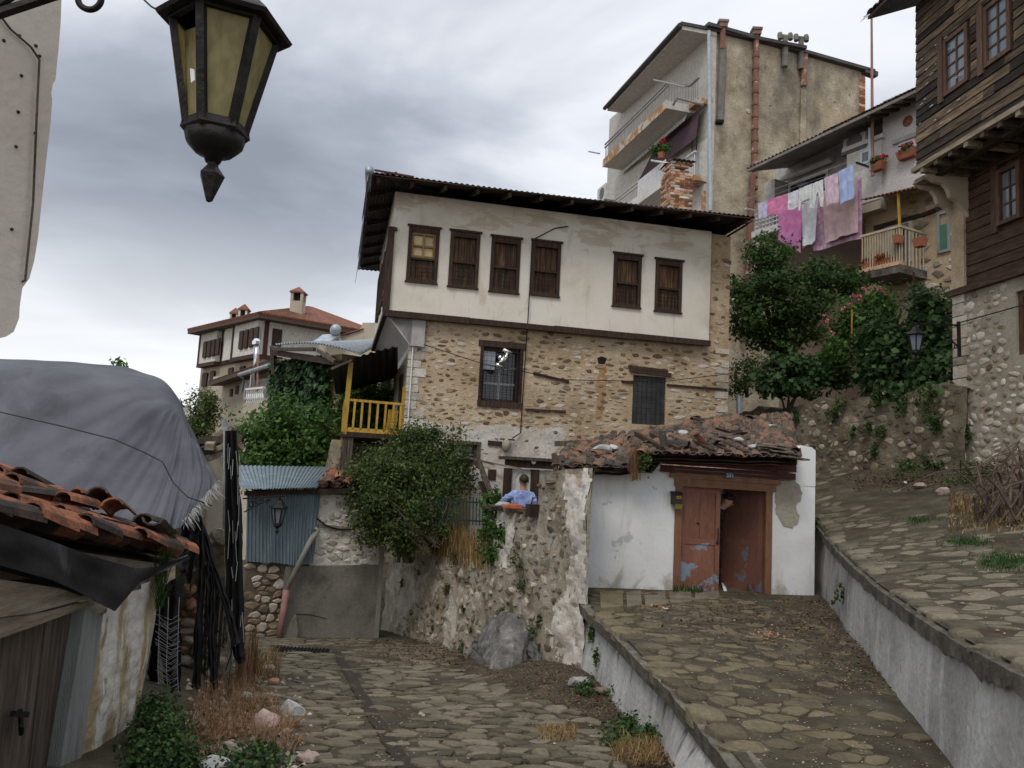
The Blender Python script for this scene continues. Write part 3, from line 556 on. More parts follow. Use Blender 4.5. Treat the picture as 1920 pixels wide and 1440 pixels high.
def rock(name, c, size, mat_, label, seed, group=None, flat_=.7, parent=None, cat='rock', n=2):
    import bmesh
    bm = bmesh.new(); bmesh.ops.create_icosphere(bm, subdivisions=n, radius=1); rn = random.Random(seed); o = V((rn.uniform(0, 99), rn.uniform(0, 99), 0)); planes = [V((rn.gauss(0, 1), rn.gauss(0, 1), rn.gauss(0, 1))).normalized() for _ in range(7)]
    mb = MB(); vs = []
    for v in bm.verts:
        p = v.co.copy()
        for d in planes:
            k = p.dot(d)
            if k > .62: p -= d * (k - .62)
        p *= 1 + .12 * mn.noise(v.co * 2 + o)
        vs.append(V(c) + V((p.x * size[0], p.y * size[1], p.z * size[2])))
    mb.add(vs, [[v.index for v in f.verts] for f in bm.faces]); bm.free()
    return mb.build(name, mat_, parent, label=label, cat=cat, group=group)
# ================================================================ THE SETTING
def sstep(a, b, x):
    t = min(1, max(0, (x - a) / (b - a))); return t * t * (3 - 2 * t)
def lower(x, y):
    z = -1.33 - .136 * y + .03 * mn.noise(V((x * .5, y * .5, 0)))
    z += .28 * sstep(0, 1.1, (-1.25 - .40 * (y - 5)) - x) * (.25 + .75 * sstep(5.2, 6.6, y)) * sstep(3, 4.5, y) * (1 - sstep(12.5, 14, y))      # bank of rubble by the ruin
    z += .22 * sstep(-.4, 1.2, x - (-.35 + .08 * (y - 10))) * sstep(7.5, 9.5, y) * (1 - sstep(12, 14, y))      # litter heap under the terrace wall
    return z
RZ = -1.67
def ramp_z(x, y): return RZ + .025 * mn.noise(V((x * .8, y * .8, 3))) + .03 * sstep(9.5, 11, y)
def onlow(px, py):
    d = ray(px, py); Y = 1.0
    for _ in range(60):
        p = d * Y; e = p.z - lower(p.x, p.y); Y += e * 1.8
        Y = max(.5, min(60, Y))
    return d * Y
RL = [onz(x, y, RZ) for x, y in ((1118, 1150), (1165, 1190), (1210, 1235), (1270, 1290), (1330, 1360), (1400, 1440))]
RL.append(RL[-1] + (RL[-1] - RL[-3]) * .9)
RR = [onz(x, y, RZ) for x, y in ((1522, 1090), (1600, 1210), (1700, 1330), (1800, 1440))]
RR.append(RR[-1] + (RR[-1] - RR[0]) * .35)
WR = Wall(RR[0], RR[3])                                   # right retaining wall
RT = [WR.at(x, y) for x, y in ((1520, 978), (1600, 1040), (1700, 1115), (1800, 1190), (1920, 1285))]
_pts = RT + [at(1920, 1000, 9.2), at(1790, 890, 14.2), at(1700, 880, 15.4), at(1600, 868, 17), at(1540, 862, 19)] * 2
_A = np.array([[1, p.x, p.y, p.y * p.y, p.x * p.y] for p in _pts]); _cf = np.linalg.lstsq(_A, np.array([p.z for p in _pts]), rcond=None)[0]
def rs(x, y):
    yy = min(y, 19.5); xx = min(x, 9)
    return float(np.dot(_cf, [1, xx, yy, yy * yy, xx * yy])) + .02 * mn.noise(V((x * .7, y * .7, 7)))
def wall_x(y):                                            # plan line of the right wall and of the street edge past the gatehouse
    a, b = RR[0], RR[3]
    if y <= a.y: return a.x + (b.x - a.x) * (a.y - y) / (a.y - b.y)
    return a.x + (y - a.y) * .18
# far ground
mb = MB(); n = 70
def terr(s, t):
    x = -200 + 400 * s; y = -60 + 460 * t
    z = lower(0, min(max(y, 2), 16)) - .45
    if y > 16: z = lower(0, 16) - .45 + 5.2 * sstep(2, 9, x) * sstep(15, 20, y)
    if x > 3 and y < 16: z = max(z, -2.6)
    return V((x, y, z))
mb.grid(110, 120, terr); mb.build('ground', 'earth', kind='structure')
g = MB(); g.grid(46, 90, lambda s, t: V((-8 + 10.2 * s, .3 + 20 * t, lower(-8 + 10.2 * s, .3 + 20 * t) - .0)))
lower_street = g.build('lower_street', 'dirt', smooth=True, kind='structure')
DRAIN = [onlow(630, 1222), onlow(660, 1275), onlow(700, 1345), onlow(735, 1400), onlow(765, 1445)]
def near_drain(x, y):
    for a, b in zip(DRAIN, DRAIN[1:]):
        if b.y <= y <= a.y:
            t = (y - a.y) / (b.y - a.y); return abs(x - (a.x + (b.x - a.x) * t)) < .09
    return False
def bare(x, y):      # where litter and earth hide the stones
    return mn.noise(V((x * .9, y * .9, 1.3))) > .33
LITTER = [onlow(*p) for p in ((840, 1240), (960, 1300), (1060, 1330), (1150, 1360), (1190, 1440), (1300, 1445), (1215, 1330), (1105, 1255), (1000, 1235), (900, 1225))]
LP = [(p.x, p.y) for p in LITTER]
def low_keep(x, y, poly):
    if near_drain(x, y) or bare(x, y) and R.random() < .75 or inpoly(x, y, LP): return False
    if (-1.25 - .40 * (y - 5)) - x > .05: return False
    return x < 1.6
S_low = lambda u, v, h: V((u, v, lower(u, v) + h))
stones(lower_street, 'cobblestone', S_low, (-3.4, 1.8, 3.6, 9.0), (.25, .165), 'cobble', shrink=(.78, .98), proud=(.008, .026), keep=low_keep, seed=4, jit=1.25, npart=300, soft=.08, k=8, smooth=False, top=.9)
stones(lower_street, 'cobblestone', S_low, (-4.6, .8, 9.0, 15.6), (.29, .21), 'cobble', shrink=(.8, .98), proud=(.006, .018), keep=low_keep, seed=5, jit=1.2, npart=0, soft=.08, k=8, smooth=False, top=.9)
mb = MB(); nd_ = 90
def dr_(t_):
    f = t_ * (len(DRAIN) - 1); k = min(len(DRAIN) - 2, int(f)); return DRAIN[k].lerp(DRAIN[k + 1], f - k)
mb.grid(2, nd_, lambda s, t_: dr_(t_) + V(((s - .5) * (.13 + .05 * mn.noise(V((t_ * 30, s * 3, 0)))) + .02 * mn.noise(V((t_ * 14, 0, 3))), 0, .014 if s in (0, 1) else .006)))
mb.build('gutter', 'bark', lower_street)
p0 = onlow(562, 1222); mb = MB(); mb.box(p0 + V((0, 0, .012)), (.86, .34, .02))
mb.mi = 1
for i in range(15): mb.box(p0 + V((-.39 + i * .056, 0, .03)), (.02, .32, .022))
mb.build('drain_grate', ['iron', 'iron'], label='rusty iron drain grate set into the lower cobbled lane', cat='drain grate')
# --- ramp to the door
ramp_poly = [(p.x, p.y) for p in RL] + [(p.x, p.y) for p in reversed(RR)] + [(RR[0].x, 11.9), (RL[0].x - .25, 11.4)]
g = MB(); xs0 = 0.4; 
def ramp_left(y):
    for a, b in zip(RL, RL[1:]):
        if b.y <= y <= a.y: t = (y - a.y) / (b.y - a.y); return a.x + (b.x - a.x) * t
    return RL[0].x if y > RL[0].y else RL[-1].x
def ramp_right(y):
    a, b = RR[0], RR[3]; return a.x + (b.x - a.x) * (a.y - y) / (a.y - b.y)
YR0, YR1 = RL[-1].y, 12.0
def rg(s, t):
    y = YR0 + (YR1 - YR0) * t; a, b = ramp_left(y), ramp_right(min(y, RR[0].y)) + .05; x = a + (b - a) * s; return V((x, y, ramp_z(x, y)))
g.grid(26, 60, rg); ramp = g.build('door_ramp', 'dirt', smooth=True, kind='structure')
def ramp_keep(x, y, poly):
    if mn.noise(V((x * .8, y * .8, 5))) > .3 and R.random() < .35: return False
    if x > ramp_right(y) - .55 - .35 * sstep(8, 11, y) and R.random() < .85: return False
    return ramp_left(y) + .07 < x < ramp_right(y) - .08 and YR0 < y < 11.2
stones(ramp, 'cobblestone', lambda u, v, h: V((u, v, ramp_z(u, v) + h)), (.2, 4.6, 3.4, 11.2), (.23, .18), 'cobble_olive', shrink=(.78, 1.0), proud=(-.002, .014), keep=ramp_keep, seed=8, jit=1.3, npart=300, soft=.12, k=8, smooth=False, top=.9)
# edge stones along the ramp's broken rim
def edge_stone(parent, p, q, sd_, w_, zf, o, m_, rn):
    n_ = 9; c = (p + q) / 2 + sd_ * (w_ / 2 - o); dr = (q - p) / 2; vs = []; jt = [rn.uniform(.82, 1.06) for _ in range(n_)]; h = rn.uniform(.012, .03)
    for sc_, hh in ((1, -.09), (1, h * .4), (.82, h)):
        for k_ in range(n_):
            a = 2 * math.pi * k_ / n_; cx_, sy_ = math.cos(a), math.sin(a); f = 1 / max(abs(cx_), abs(sy_)) ** .75; x = c + dr * (cx_ * f * jt[k_] * sc_) + sd_ * (w_ / 2 * sy_ * f * jt[k_] * sc_); vs.append(V((x.x, x.y, zf(x.x, x.y) + hh)))
    fs = [(r * n_ + j, r * n_ + (j + 1) % n_, (r + 1) * n_ + (j + 1) % n_, (r + 1) * n_ + j) for r in (0, 1) for j in range(n_)] + [tuple(2 * n_ + j for j in range(n_))]
    MB().add(vs, fs).build('edge_stone', m_, parent, smooth=True)
rn = random.Random(3)
for a, b in zip(RL, RL[1:]):
    L = (b - a).length; k = max(2, int(L / .3)); dr = (b - a).normalized(); sd_ = V((-dr.y, dr.x, 0)); sd_ = sd_ if sd_.x > 0 else -sd_
    for i in range(k):
        if rn.random() < .85: edge_stone(ramp, a.lerp(b, i / k), a.lerp(b, (i + rn.uniform(.8, .97)) / k), sd_, rn.uniform(.18, .32), ramp_z, rn.uniform(.0, .09), 'cobble_olive', rn)
# concrete cheek under the ramp, flaring out where it comes down
t = thing('ramp_wall', 'low grey concrete retaining wall under the left edge of the door ramp', 'retaining wall', (RL[2].x, RL[2].y, lower(RL[2].x, RL[2].y)))
mb = MB(); cap = MB()
segs = [RL[0] + V((-.12, 1.5, 0))] + RL
nseg = len(segs)
def cheek(s, t_):
    k = min(nseg - 2, int(s * (nseg - 1))); f = s * (nseg - 1) - k; p = segs[k].lerp(segs[k + 1], f); ft = lower(p.x, p.y) - .25
    fl = .10 + .42 * sstep(6.9, 5.2, p.y) ; z = ft + (p.z - .05 - ft) * t_
    out = fl * (1 - t_) ** 1.6 - .03
    return V((p.x - out + .02 * mn.noise(V((p.y * 2, z * 3, 0))), p.y - out * .25, z))
mb.grid(60, 12, cheek); mb.build('wall_face', 'ramp_concrete', t, smooth=True)
def lip(s, t_):
    k = min(nseg - 2, int(s * (nseg - 1))); f = s * (nseg - 1) - k; p = segs[k].lerp(segs[k + 1], f); a = t_ * math.pi * .5
    nn = .028 * mn.noise(V((p.y * 4, 3, 2))) + .012 * mn.noise(V((p.y * 15, 1, 4)))
    q = min(1, t_ / .6); e = max(0, (t_ - .6) / .4); return V((p.x - .05 + .17 * e + nn * (1 - e) - .02 * q * (1 - e), p.y, p.z - .13 * (1 - q) * (1 + 16 * nn) - .03 * (1 - e) + nn * 1.4 * (1 - q) + .003))
cap.grid(170, 5, lip); cap.build('broken_edge', 'capstone', t)
# --- right street and its retaining wall
ys = [1.2 + i * .3 for i in range(78)]
g = MB()
def rsg(s, t_):
    y = 1.2 + 23 * t_; a = wall_x(y); x = a + (11.5 - a) * s; return V((x, y, rs(x, y)))
g.grid(40, 90, rsg); upper_street = g.build('upper_street', 'dirt', smooth=True, kind='structure')
def up_keep(x, y, poly):
    if mn.noise(V((x * .7, y * .7, 9))) > .34 and R.random() < .6: return False
    if abs((x - wall_x(y)) - (1.75 + .02 * y)) < .09: return False          # the strip between two pours of paving
    if x > 5.4 + .12 * (y - 8) and R.random() < .8: return False
    return x > wall_x(y) + .12
stones(upper_street, 'cobblestone', lambda u, v, h: V((u, v, rs(u, v) + h)), (2.2, 8.5, 3.2, 13), (.27, .2), 'cobble', shrink=(.78, 1.0), proud=(-.002, .013), keep=up_keep, seed=12, jit=1.3, npart=300, soft=.12, k=8, smooth=False, top=.9)
stones(upper_street, 'cobblestone', lambda u, v, h: V((u, v, rs(u, v) + h)), (4.4, 9, 13, 19), (.36, .3), 'cobble', shrink=(.7, .97), proud=(.002, .012), keep=up_keep, seed=13, jit=1.3, npart=0, soft=.15, k=8)
t = thing('street_retaining_wall', 'long streaked concrete retaining wall holding up the right hand street', 'retaining wall', (RR[1].x, RR[1].y, RZ))
mb = MB(); cap = MB(); y1 = RR[0].y + .15
def rw(s, t_):
    y = y1 + (1.4 - y1) * s; x = wall_x(y); zt = rs(x, y) - .03; z0 = RZ - .3; z = z0 + (zt - z0) * t_
    return V((x - .06 * (1 - t_) + .018 * mn.noise(V((y * 2.5, z * 2.5, 5))), y, z))
mb.grid(70, 12, rw); mb.build('wall_face', 'street_concrete', t, smooth=True)
def rl_(s, t_):
    y = y1 + (1.4 - y1) * s; x = wall_x(y); nn = .03 * mn.noise(V((y * 4, 2, 2))) + .02 * mn.noise(V((y * 15, 1, 4)))
    q = min(1, t_ / .6); e = max(0, (t_ - .6) / .4); return V((x - .045 + .18 * e + nn * .6 * (1 - e), y, rs(x, y) - .11 * (1 - q) * (1 + 18 * nn) - .03 * (1 - e) + .004))
cap.grid(170, 5, rl_); cap.build('broken_edge', 'capstone', t)
rn = random.Random(9); y = y1 - .3
while y > 3.2:
    L = rn.uniform(.22, .45); p, q = V((wall_x(y) + .05, y, 0)), V((wall_x(y - L) + .05, y - L * .95, 0))
    if rn.random() < .8: edge_stone(upper_street, p, q, V((.97, -.24, 0)), rn.uniform(.18, .34), rs, rn.uniform(.02, .09), 'cobble', rn)
    y -= L
# ================================================================ MAIN HOUSE
W1 = Wall(at(725, 583, 16.0), at(1332, 640, 17.6)); W0 = W1.off(-.14)
H = thing('stone_house', 'two storey old house with white upper floor, brown shuttered windows and stone lower floor', 'house', W0.p(4, -1.9))
ZB = W1.uv(1000, 610)[1] - .02; ZE = 5.74; uL, uR = 0.0, W1.uv(1330, 600)[0]; uE = W0.uv(1366, 640)[0]
upw = [[(768, 422), (826, 428), (818, 533), (760, 527)], [(845, 430), (901, 437), (895, 543), (840, 536)], [(921, 441), (977, 447), (972, 552), (918, 546)], [(998, 449), (1053, 455), (1047, 558), (994, 552)], [(1151, 473), (1204, 479), (1199, 579), (1148, 573)], [(1229, 484), (1280, 489), (1276, 588), (1227, 583)]]
rc = [W1.rect(q) for q in upw]
holes = [(a + .03, b - .03, c + .02, d - .05) for a, b, c, d in rc]
mb = holed_wall(W1, uL, uR, ZB, ZE, holes, .2, .3); mb.build('upper_wall', 'plaster', H)
for i, (a, b, c, d) in enumerate(rc):
    mb = MB(); frame_bars(mb, W1, a, b, c, d, .075, -.12, .03, .15, .07)
    mb.wbox(W1, a - .035, b + .035, d - .03, d + .012, -.02, .055); mb.wbox(W1, a - .02, b + .02, c - .02, c + .015, -.02, .05)
    f = mb.build('window', 'wood_dark', H)
    x0, x1, z0, z1 = a + .075, b - .075, c + .07, d - .15; zm = z0 + (z1 - z0) * (.47 if i else .44)
    MB().wbox(W1, x0, x1, zm - .02, zm + .025, -.08, .012).build('transom', 'wood_dark', f)
    k = 4
    for part, (q0, q1) in enumerate(((z0, zm - .02), (zm + .025, z1))):
        if i == 0 and part == 1:
            fr = frame_bars(MB(), W1, x0, x1, q0, q1, .045, -.06, .008); xm, zq = (x0 + x1) / 2, q0 + (q1 - q0) * .47
            fr.wbox(W1, xm - .018, xm + .018, q0 + .045, q1 - .045, -.055, .002); fr.wbox(W1, x0 + .045, x1 - .045, zq - .02, zq + .02, -.055, .004); fr.build('sash', 'sash', f)
            for aa, bb in ((x0 + .045, xm - .018), (xm + .018, x1 - .045)):
                for cc, dd in ((q0 + .045, zq - .02), (zq + .02, q1 - .045)): MB().wbox(W1, aa, bb, cc, dd, -.07, -.055).build('pane', 'blind', f)
            continue
        for j in range(k):
            u0_, u1_ = x0 + (x1 - x0) * j / k + .004, x0 + (x1 - x0) * (j + 1) / k - .004
            MB().wbox(W1, u0_, u1_, q0, q1, -.09, -.06 + R.uniform(-.006, .006)).build('shutter_plank', 'shutter', f)
        if part == 0:
            g = MB()
            for j in range(1, 6): g.wbox(W1, x0 + (x1 - x0) * j / 6 - .005, x0 + (x1 - x0) * j / 6 + .005, q0, q1, -.012, -.002)
            for j in range(1, 5): z = q0 + (q1 - q0) * j / 5; g.wbox(W1, x0, x1, z - .005, z + .005, -.002, .006)
            g.build('grille', 'iron', f)
# left flank: jettied upper floor, dark windows, cove
back = -W1.N
WS = Wall(W1.p(uL, 0), W1.p(uL, 0) + back * 5.6, False)
if WS.N.dot(-W1.U) < 0: WS.N = -WS.N
SZ0, SZ1 = ZB + .05, ZE
sw = [(.42 + i * 1.12, 1.12 + i * 1.12, ZB + .55, ZB + 1.72) for i in range(4)]
mb = MB(); mb.hexa([WS.p(0, SZ0, 0), WS.p(5.6, SZ0, 0), WS.p(5.6, SZ0, -.25), WS.p(.3, SZ0, -.25), WS.p(0, SZ1, 0), WS.p(5.6, SZ1, 0), WS.p(5.6, SZ1, -.25), WS.p(.3, SZ1, -.25)])
mb.build('flank_wall', 'plaster', H)
for a, b, c, d in sw:
    f = frame_bars(MB(), WS, a, b, c, d, .08, .004, .07, .15).build('window', 'wood_dark', H); MB().wbox(WS, a + .08, b - .08, c + .08, d - .15, .003, .03).build('shutter', 'shutter', f)
mb = MB(); mb.bar(W1.p(uL - .02, ZB, .015), W1.p(uL - .02, ZB + 1.84, .015), .14, .12, W1.N); mb.bar(W1.p(uL - .05, ZB + 1.80, .03), W1.p(uL + .1, ZB + 1.80, .03), .1, .06); mb.build('corner_post', 'wood_dark', H)
mb = MB()
for i in range(4):
    p, q = W1.p(uL - .08 + (uR + .1 - uL) * i / 4, ZB - .02, .03), W1.p(uL - .08 + (uR + .1 - uL) * (i + 1) / 4 - .01, ZB - .02 + R.uniform(-.01, .01), .03); mb.bar(p, q, .1, .125 + R.uniform(-.01, .01))
mb.bar(WS.p(-.05, ZB, .02), WS.p(5.6, ZB, .02), .1, .12); mb.build('floor_beam', 'wood_dark', H)
uQ = W0.uv(766, 650)[0] + .02                                     # left corner of the lower floor
zc = W0.uv(755, 648)[1]
mb = MB()      # cove under the jetty
for k in range(7):
    t0, t1 = k / 7, (k + 1) / 7
    def cv(t): return uL + .02 + (uQ - uL) * (t ** .8), ZB - .06 - (ZB - .06 - zc) * t
    (a, za_), (b, zb_) = cv(t0), cv(t1)
    mb.add([W0.p(a, za_, .1), W0.p(b, zb_, .1), W0.p(b, zb_, -5.4), W0.p(a, za_, -5.4)], [(0, 1, 2, 3)])
    mb.add([W0.p(a, za_, .1), W0.p(b, zb_, .1), W0.p(uQ + .02, ZB - .06, .1)], [(0, 1, 2)])
mb.add([W0.p(uL + .02, ZB - .06, .1), W0.p(uQ + .3, ZB - .06, .1), W0.p(uQ + .3, zc, .1), W0.p(uQ, zc, .1)], [(0, 1, 2, 3)])
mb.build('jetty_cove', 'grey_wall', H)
# lower stone wall
ZL = -1.95
wA = W0.rect([(905, 645), (976, 657), (974, 757), (901, 752)]); wB = W0.rect([(1188, 703), (1250, 708), (1246, 798), (1184, 795)]); wC = W0.rect([(842, 832), (895, 832), (893, 872), (840, 870)])
mb = holed_wall(W0, uQ, uE, ZL, ZB - .02, [wA, wB, wC], .3, .5); mb.build('lower_wall', 'mortar', H)
mb = MB(); mb.wbox(W0, uR - .04, uE, ZB - .02, ZE, -.5, .0); mb.build('corner_pier', 'mortar', H)
mb = MB()      # side, back and partition walls that close the body
mb.wbox(W0, uQ, uQ + .3, ZL, ZB, -6.5, -.5); mb.wbox(W0, uE - .4, uE - .002, ZL, ZE, -6.5, -.5); mb.wbox(W0, uL + .3, uE - .4, ZL, ZE, -6.5, -6.2); mb.wbox(W0, uQ + .3, uE - .4, ZB - .25, ZB - .1, -6.2, -.5); mb.wbox(W0, uQ + .3, uE - .4, ZE - .12, ZE, -6.2, -.36)
mb.build('inner_wall', 'rubble', H)
WP = W0.rect([(742, 795), (1060, 805), (1060, 870), (738, 862)])
def hk(u, z, poly):
    for a, b, c, d in (wA, wB, wC):
        if a - .12 < u < b + .12 and c - .12 < z < d + .14: return False
    if z < WP[3] + .05 and u < WP[1] and R.random() < .8: return False
    return z > -.9
stones(H, 'stone', W0.p, (uQ + .05, uE - .04, -.7, ZB - .12), (.215, .115), 'stone', shrink=(.25, .9), proud=(.002, .018), npart=300, k=7, keep=hk, seed=21, jit=1.35, shape=(1.1, .85), soft=.05, smooth=False, top=.7, mats=['stone', 'stone', 'stone_pale', 'stone', 'stone_warm'])
stones(H, 'stone', W0.p, (uR, uE - .02, ZB, ZE - .25), (.26, .15), 'stone', shrink=(.25, .75), proud=(.003, .018), npart=40, k=7, seed=22, jit=1.3, soft=.05, smooth=False, top=.7)
rn = random.Random(4)      # dressed quoins on both lower corners
z = -.85
while z < zc + .1:
    hgt = rn.uniform(.13, .2); L = rn.uniform(.2, .42)
    MB().wbox(W0, uQ - .012, uQ + L, z, z + hgt - .02, -.2, .014).build('quoin', 'stone_white', H); z += hgt
z = -.2
while z < ZB - .1:
    hgt = rn.uniform(.13, .22); L = rn.uniform(.16, .34); MB().wbox(W0, uE - L, uE + .012, z, z + hgt - .025, -.25, .02).build('quoin', 'stone_pale', H); z += hgt + rn.choice((0, 0, .15))
# whitewash left on the foot of the wall, ragged edged
pts = [(745, 792), (790, 790), (830, 797), (870, 800), (905, 797), (950, 798), (985, 803), (1020, 805), (1050, 800), (1060, 812), (1052, 836), (1040, 850), (1034, 872), (1010, 900), (735, 900)]
mb = MB(); pl = []
for (x, y), (x2, y2) in zip(pts, pts[1:] + pts[:1]):
    for i in range(5): t_ = i / 5; pl.append((x + (x2 - x) * t_ + R.uniform(-3, 3), y + (y2 - y) * t_ + R.uniform(-3, 3)))
pu = [W0.uv(x, y) for x, y in pl]
def ins(u, z): return inpoly(u, z, pu)
# built as a grid so the windows stay open
for i in range(150):
    for j in range(66):
        u = uQ + .02 + i * .026; z = -.75 + j * .026
        if ins(u, z) and not any(a - .02 < u + .013 < b + .02 and c - .02 < z + .013 < d + .02 for a, b, c, d in (wA, wC)):
            hh = [.009 + .006 * mn.noise(V((q * 6, r_ * 6, 0))) for q, r_ in ((u, z), (u + .026, z), (u + .026, z + .026), (u, z + .026))]
            mb.add([W0.p(u, z, hh[0]), W0.p(u + .026, z, hh[1]), W0.p(u + .026, z + .026, hh[2]), W0.p(u, z + .026, hh[3])], [(0, 1, 2, 3)])
mb.build('whitewash', 'patchy', H, smooth=True)
pp = [(1122, 683), (1136, 682), (1139, 705), (1134, 735), (1131, 765), (1128, 788), (1117, 786), (1119, 750), (1117, 720), (1123, 700)]
mb = MB().add([W0.at(x, y, .006) for x, y in pp], [tuple(range(len(pp)))]); mb.build('rust_streak', mat('rust_streak', [(.36, .17, .06), (.40, .24, .12), (.36, .25, .15)], 4, 8, bump=.5, vary=0), H)
mb = MB().slab([W0.at(x, y, .004) for x, y in ((1120, 671), (1128, 668), (1138, 672), (1133, 683), (1122, 682))], W0.N * .004); mb.build('flue_hole', 'dark', H)
a, b, c, d = wA
f = sash_window(H, W0, wA, 'wood_dark', .07, -.26, -.10, 2, 3, bar=.045, bar_m='plank_bluish', head=.09)
mb = MB(); mb.wbox(W0, a - .10, b + .10, d - .01, d + .12, -.1, .03); mb.wbox(W0, a - .06, b + .06, c - .11, c + .012, -.1, .05); mb.wbox(W0, a - .05, a + .02, c, d, -.1, .02); mb.wbox(W0, b - .02, b + .05, c, d, -.1, .02); mb.build('window_surround', 'wood_dark', H)
g = MB()
for j in range(1, 9): x = a + (b - a) * j / 9; g.bar(W0.p(x, c, .03), W0.p(x, d, .03), .008)
for j in range(1, 11): z = c + (d - c) * j / 11; g.bar(W0.p(a - .03, z, .038), W0.p(b + .03, z, .038), .008)
g.build('window_grille', 'iron', H)
mb = MB(); mb.wbox(W0, a + .02, a + .3, d - .5, d - .1, -.092, -.088); mb.build('cover_sheet', 'pipe_grey', H)
p = W0.at(947, 668, 0); e1 = p + W0.N * .28; e2 = e1 + W0.U * .1 + V((0, 0, .05))
st = MB(); st.tube([W0.at(938, 668, -.1), W0.at(938, 671, .26)], .055, 10); st.build('stovepipe', 'steel', H, smooth=True)
st = MB(); st.tube([W0.at(936, 685, .33), W0.at(946, 668, .33)], .05, 10); st.tube([W0.at(943, 655, .33), W0.at(959, 663, .33)], .045, 10); st.tube([W0.at(930, 682, .33), W0.at(943, 690, .33)], .045, 10); st.tube([W0.at(952, 660, .33), W0.at(942, 686, .33)], .04, 10); st.build('stovepipe_cowl', 'steel', H, smooth=True)
a, b, c, d = wB
f = sash_window(H, W0, wB, 'wood_dark', .06, -.26, -.14, 2, 2, bar=.05, glass_m='glass_sky')
MB().wbox(W0, a, b, c, d, -.06, -.055).build('window_mesh', 'mesh_grey', H)
g = MB()
for j in range(1, 7): x = a + (b - a) * j / 7; g.bar(W0.p(x, c, -.02), W0.p(x, d, -.02), .008)
for j in range(1, 9): z = c + (d - c) * j / 9; g.bar(W0.p(a, z, -.012), W0.p(b, z, -.012), .008)
g.build('window_grille', 'iron', H)
mb = MB(); mb.bar(W0.p(a - .1, d + .10, .0), W0.p(b + .1, d + .06, .0), .1, .09); mb.bar(W0.p(a - .14, d + .18, -.01), W0.p(b + .02, d + .15, -.01), .1, .06); mb.build('lintel', 'wood_dark', H)
a, b, c, d = wC
f = sash_window(H, W0, wC, 'plank_grey', .06, -.2, -.05, 3, 2, bar=.03, bar_m='white_paint')
mb = MB(); mb.wbox(W0, a - .06, b + .07, d - .005, d + .06, -.05, .05); mb.wbox(W0, b - .01, b + .07, c - .15, d - .01, -.05, .04); mb.build('window_surround', 'plank_grey', H)
mb = MB()
for (x, y), (x2, y2) in (((1000, 700), (1066, 716)), ((1250, 722), (1362, 731)), ((985, 768), (1060, 772)), ((1165, 715), (1186, 718))): mb.bar(W0.at(x, y, 0), W0.at(x2, y2, 0), .08, .05)
mb.build('tie_beam', 'wood_dark', H)
mb = MB(); mb.bar(W0.at(915, 830, .02), W0.at(946, 833, .02), .06, .1); mb.bar(W0.at(938, 823, .1), W0.at(965, 825, .1), .05, .03); mb.build('bracket_timber', 'wood_dark', H)
mb = MB(); mb.lathe([(.03, .12), (.09, .06), (.1, -.04), (.05, -.13), (.02, -.16)], W0.at(949, 833, .1), 9); mb.build('old_wall_lamp', 'rock_cream', H, smooth=True)
# roof: corrugated sheet on a boarded eave
EL = [at(690, 322, 15.0), at(1420, 407, 16.9)]
ev = W1.uv(*(1000, 349), h=.85)[1]
zfl, zfr = W1.uv(692, 322, .85)[1], W1.uv(1418, 406, .85)[1]
ufl, ufr = W1.uv(692, 322, .85)[0], W1.uv(1418, 406, .85)[0]
FL, FR = W1.p(ufl, zfl, .85), W1.p(ufr, zfr, .85); RB_L, RB_R = W1.p(ufl + 3.4, zfl + .95, -3.1), W1.p(ufr - 3.0, zfr + .85, -3.1)
BL_, BR_ = W1.p(ufl, zfl - .1, -7), W1.p(ufr, zfr - .1, -7)
def sagq(A, B, C, D, s_=.05):
    q = bilerp(A, B, C, D); return lambda s, t_: q(s, t_) - V((0, 0, s_ * math.sin(math.pi * s) * (1 - t_)))
cs = corrugated(sagq(FL, FR, RB_R, RB_L, .04), 74, .014, 1); cs.build('roof_sheet', 'tin_dark', H)
cs = corrugated(bilerp(BL_, FL, RB_L, RB_L), 50, .014, 1); cs.build('roof_sheet', 'tin', H); cs = corrugated(bilerp(FR, BR_, RB_R, RB_R), 50, .014, 1); cs.build('roof_sheet', 'tin_dark', H)
cs = corrugated(bilerp(BR_, BL_, RB_L, RB_R), 70, .014, 1); cs.build('roof_sheet', 'tin_dark', H)
dz = V((0, 0, -.035))
for i in range(8):      # eave boards, front
    h0, h1 = .05 + i * .1, .05 + i * .1 + .092
    q = lambda u, h, zl, zr: W1.p(u, zl + (zr - zl) * (u - ufl) / (ufr - ufl) - (.85 - h) * -.24 - .06, h)
    a, b, c, d = q(ufl + .05, h0, zfl, zfr), q(ufr - .05, h0, zfl, zfr), q(ufr - .05, h1, zfl, zfr), q(ufl + .05, h1, zfl, zfr)
    MB().hexa([a, b, c, d, a + V((0, 0, .02)), b + V((0, 0, .02)), c + V((0, 0, .02)), d + V((0, 0, .02))]).build('eave_board', 'wood_dark', H)
hl = uL - ufl
for i in range(7):      # eave boards, left flank
    u0_, u1_ = ufl + .04 + i * (hl - .06) / 7, ufl + .04 + (i + .92) * (hl - .06) / 7
    za_ = zfl - .06 + (u0_ - ufl) * .24
    a, b, c, d = W1.p(u0_, za_, .8), W1.p(u1_, za_ + .02, .8), W1.p(u1_, za_ - .08, -6.5), W1.p(u0_, za_ - .1, -6.5)
    MB().hexa([a, b, c, d] + [x + V((0, 0, .02)) for x in (a, b, c, d)]).build('eave_board', 'wood_dark', H)
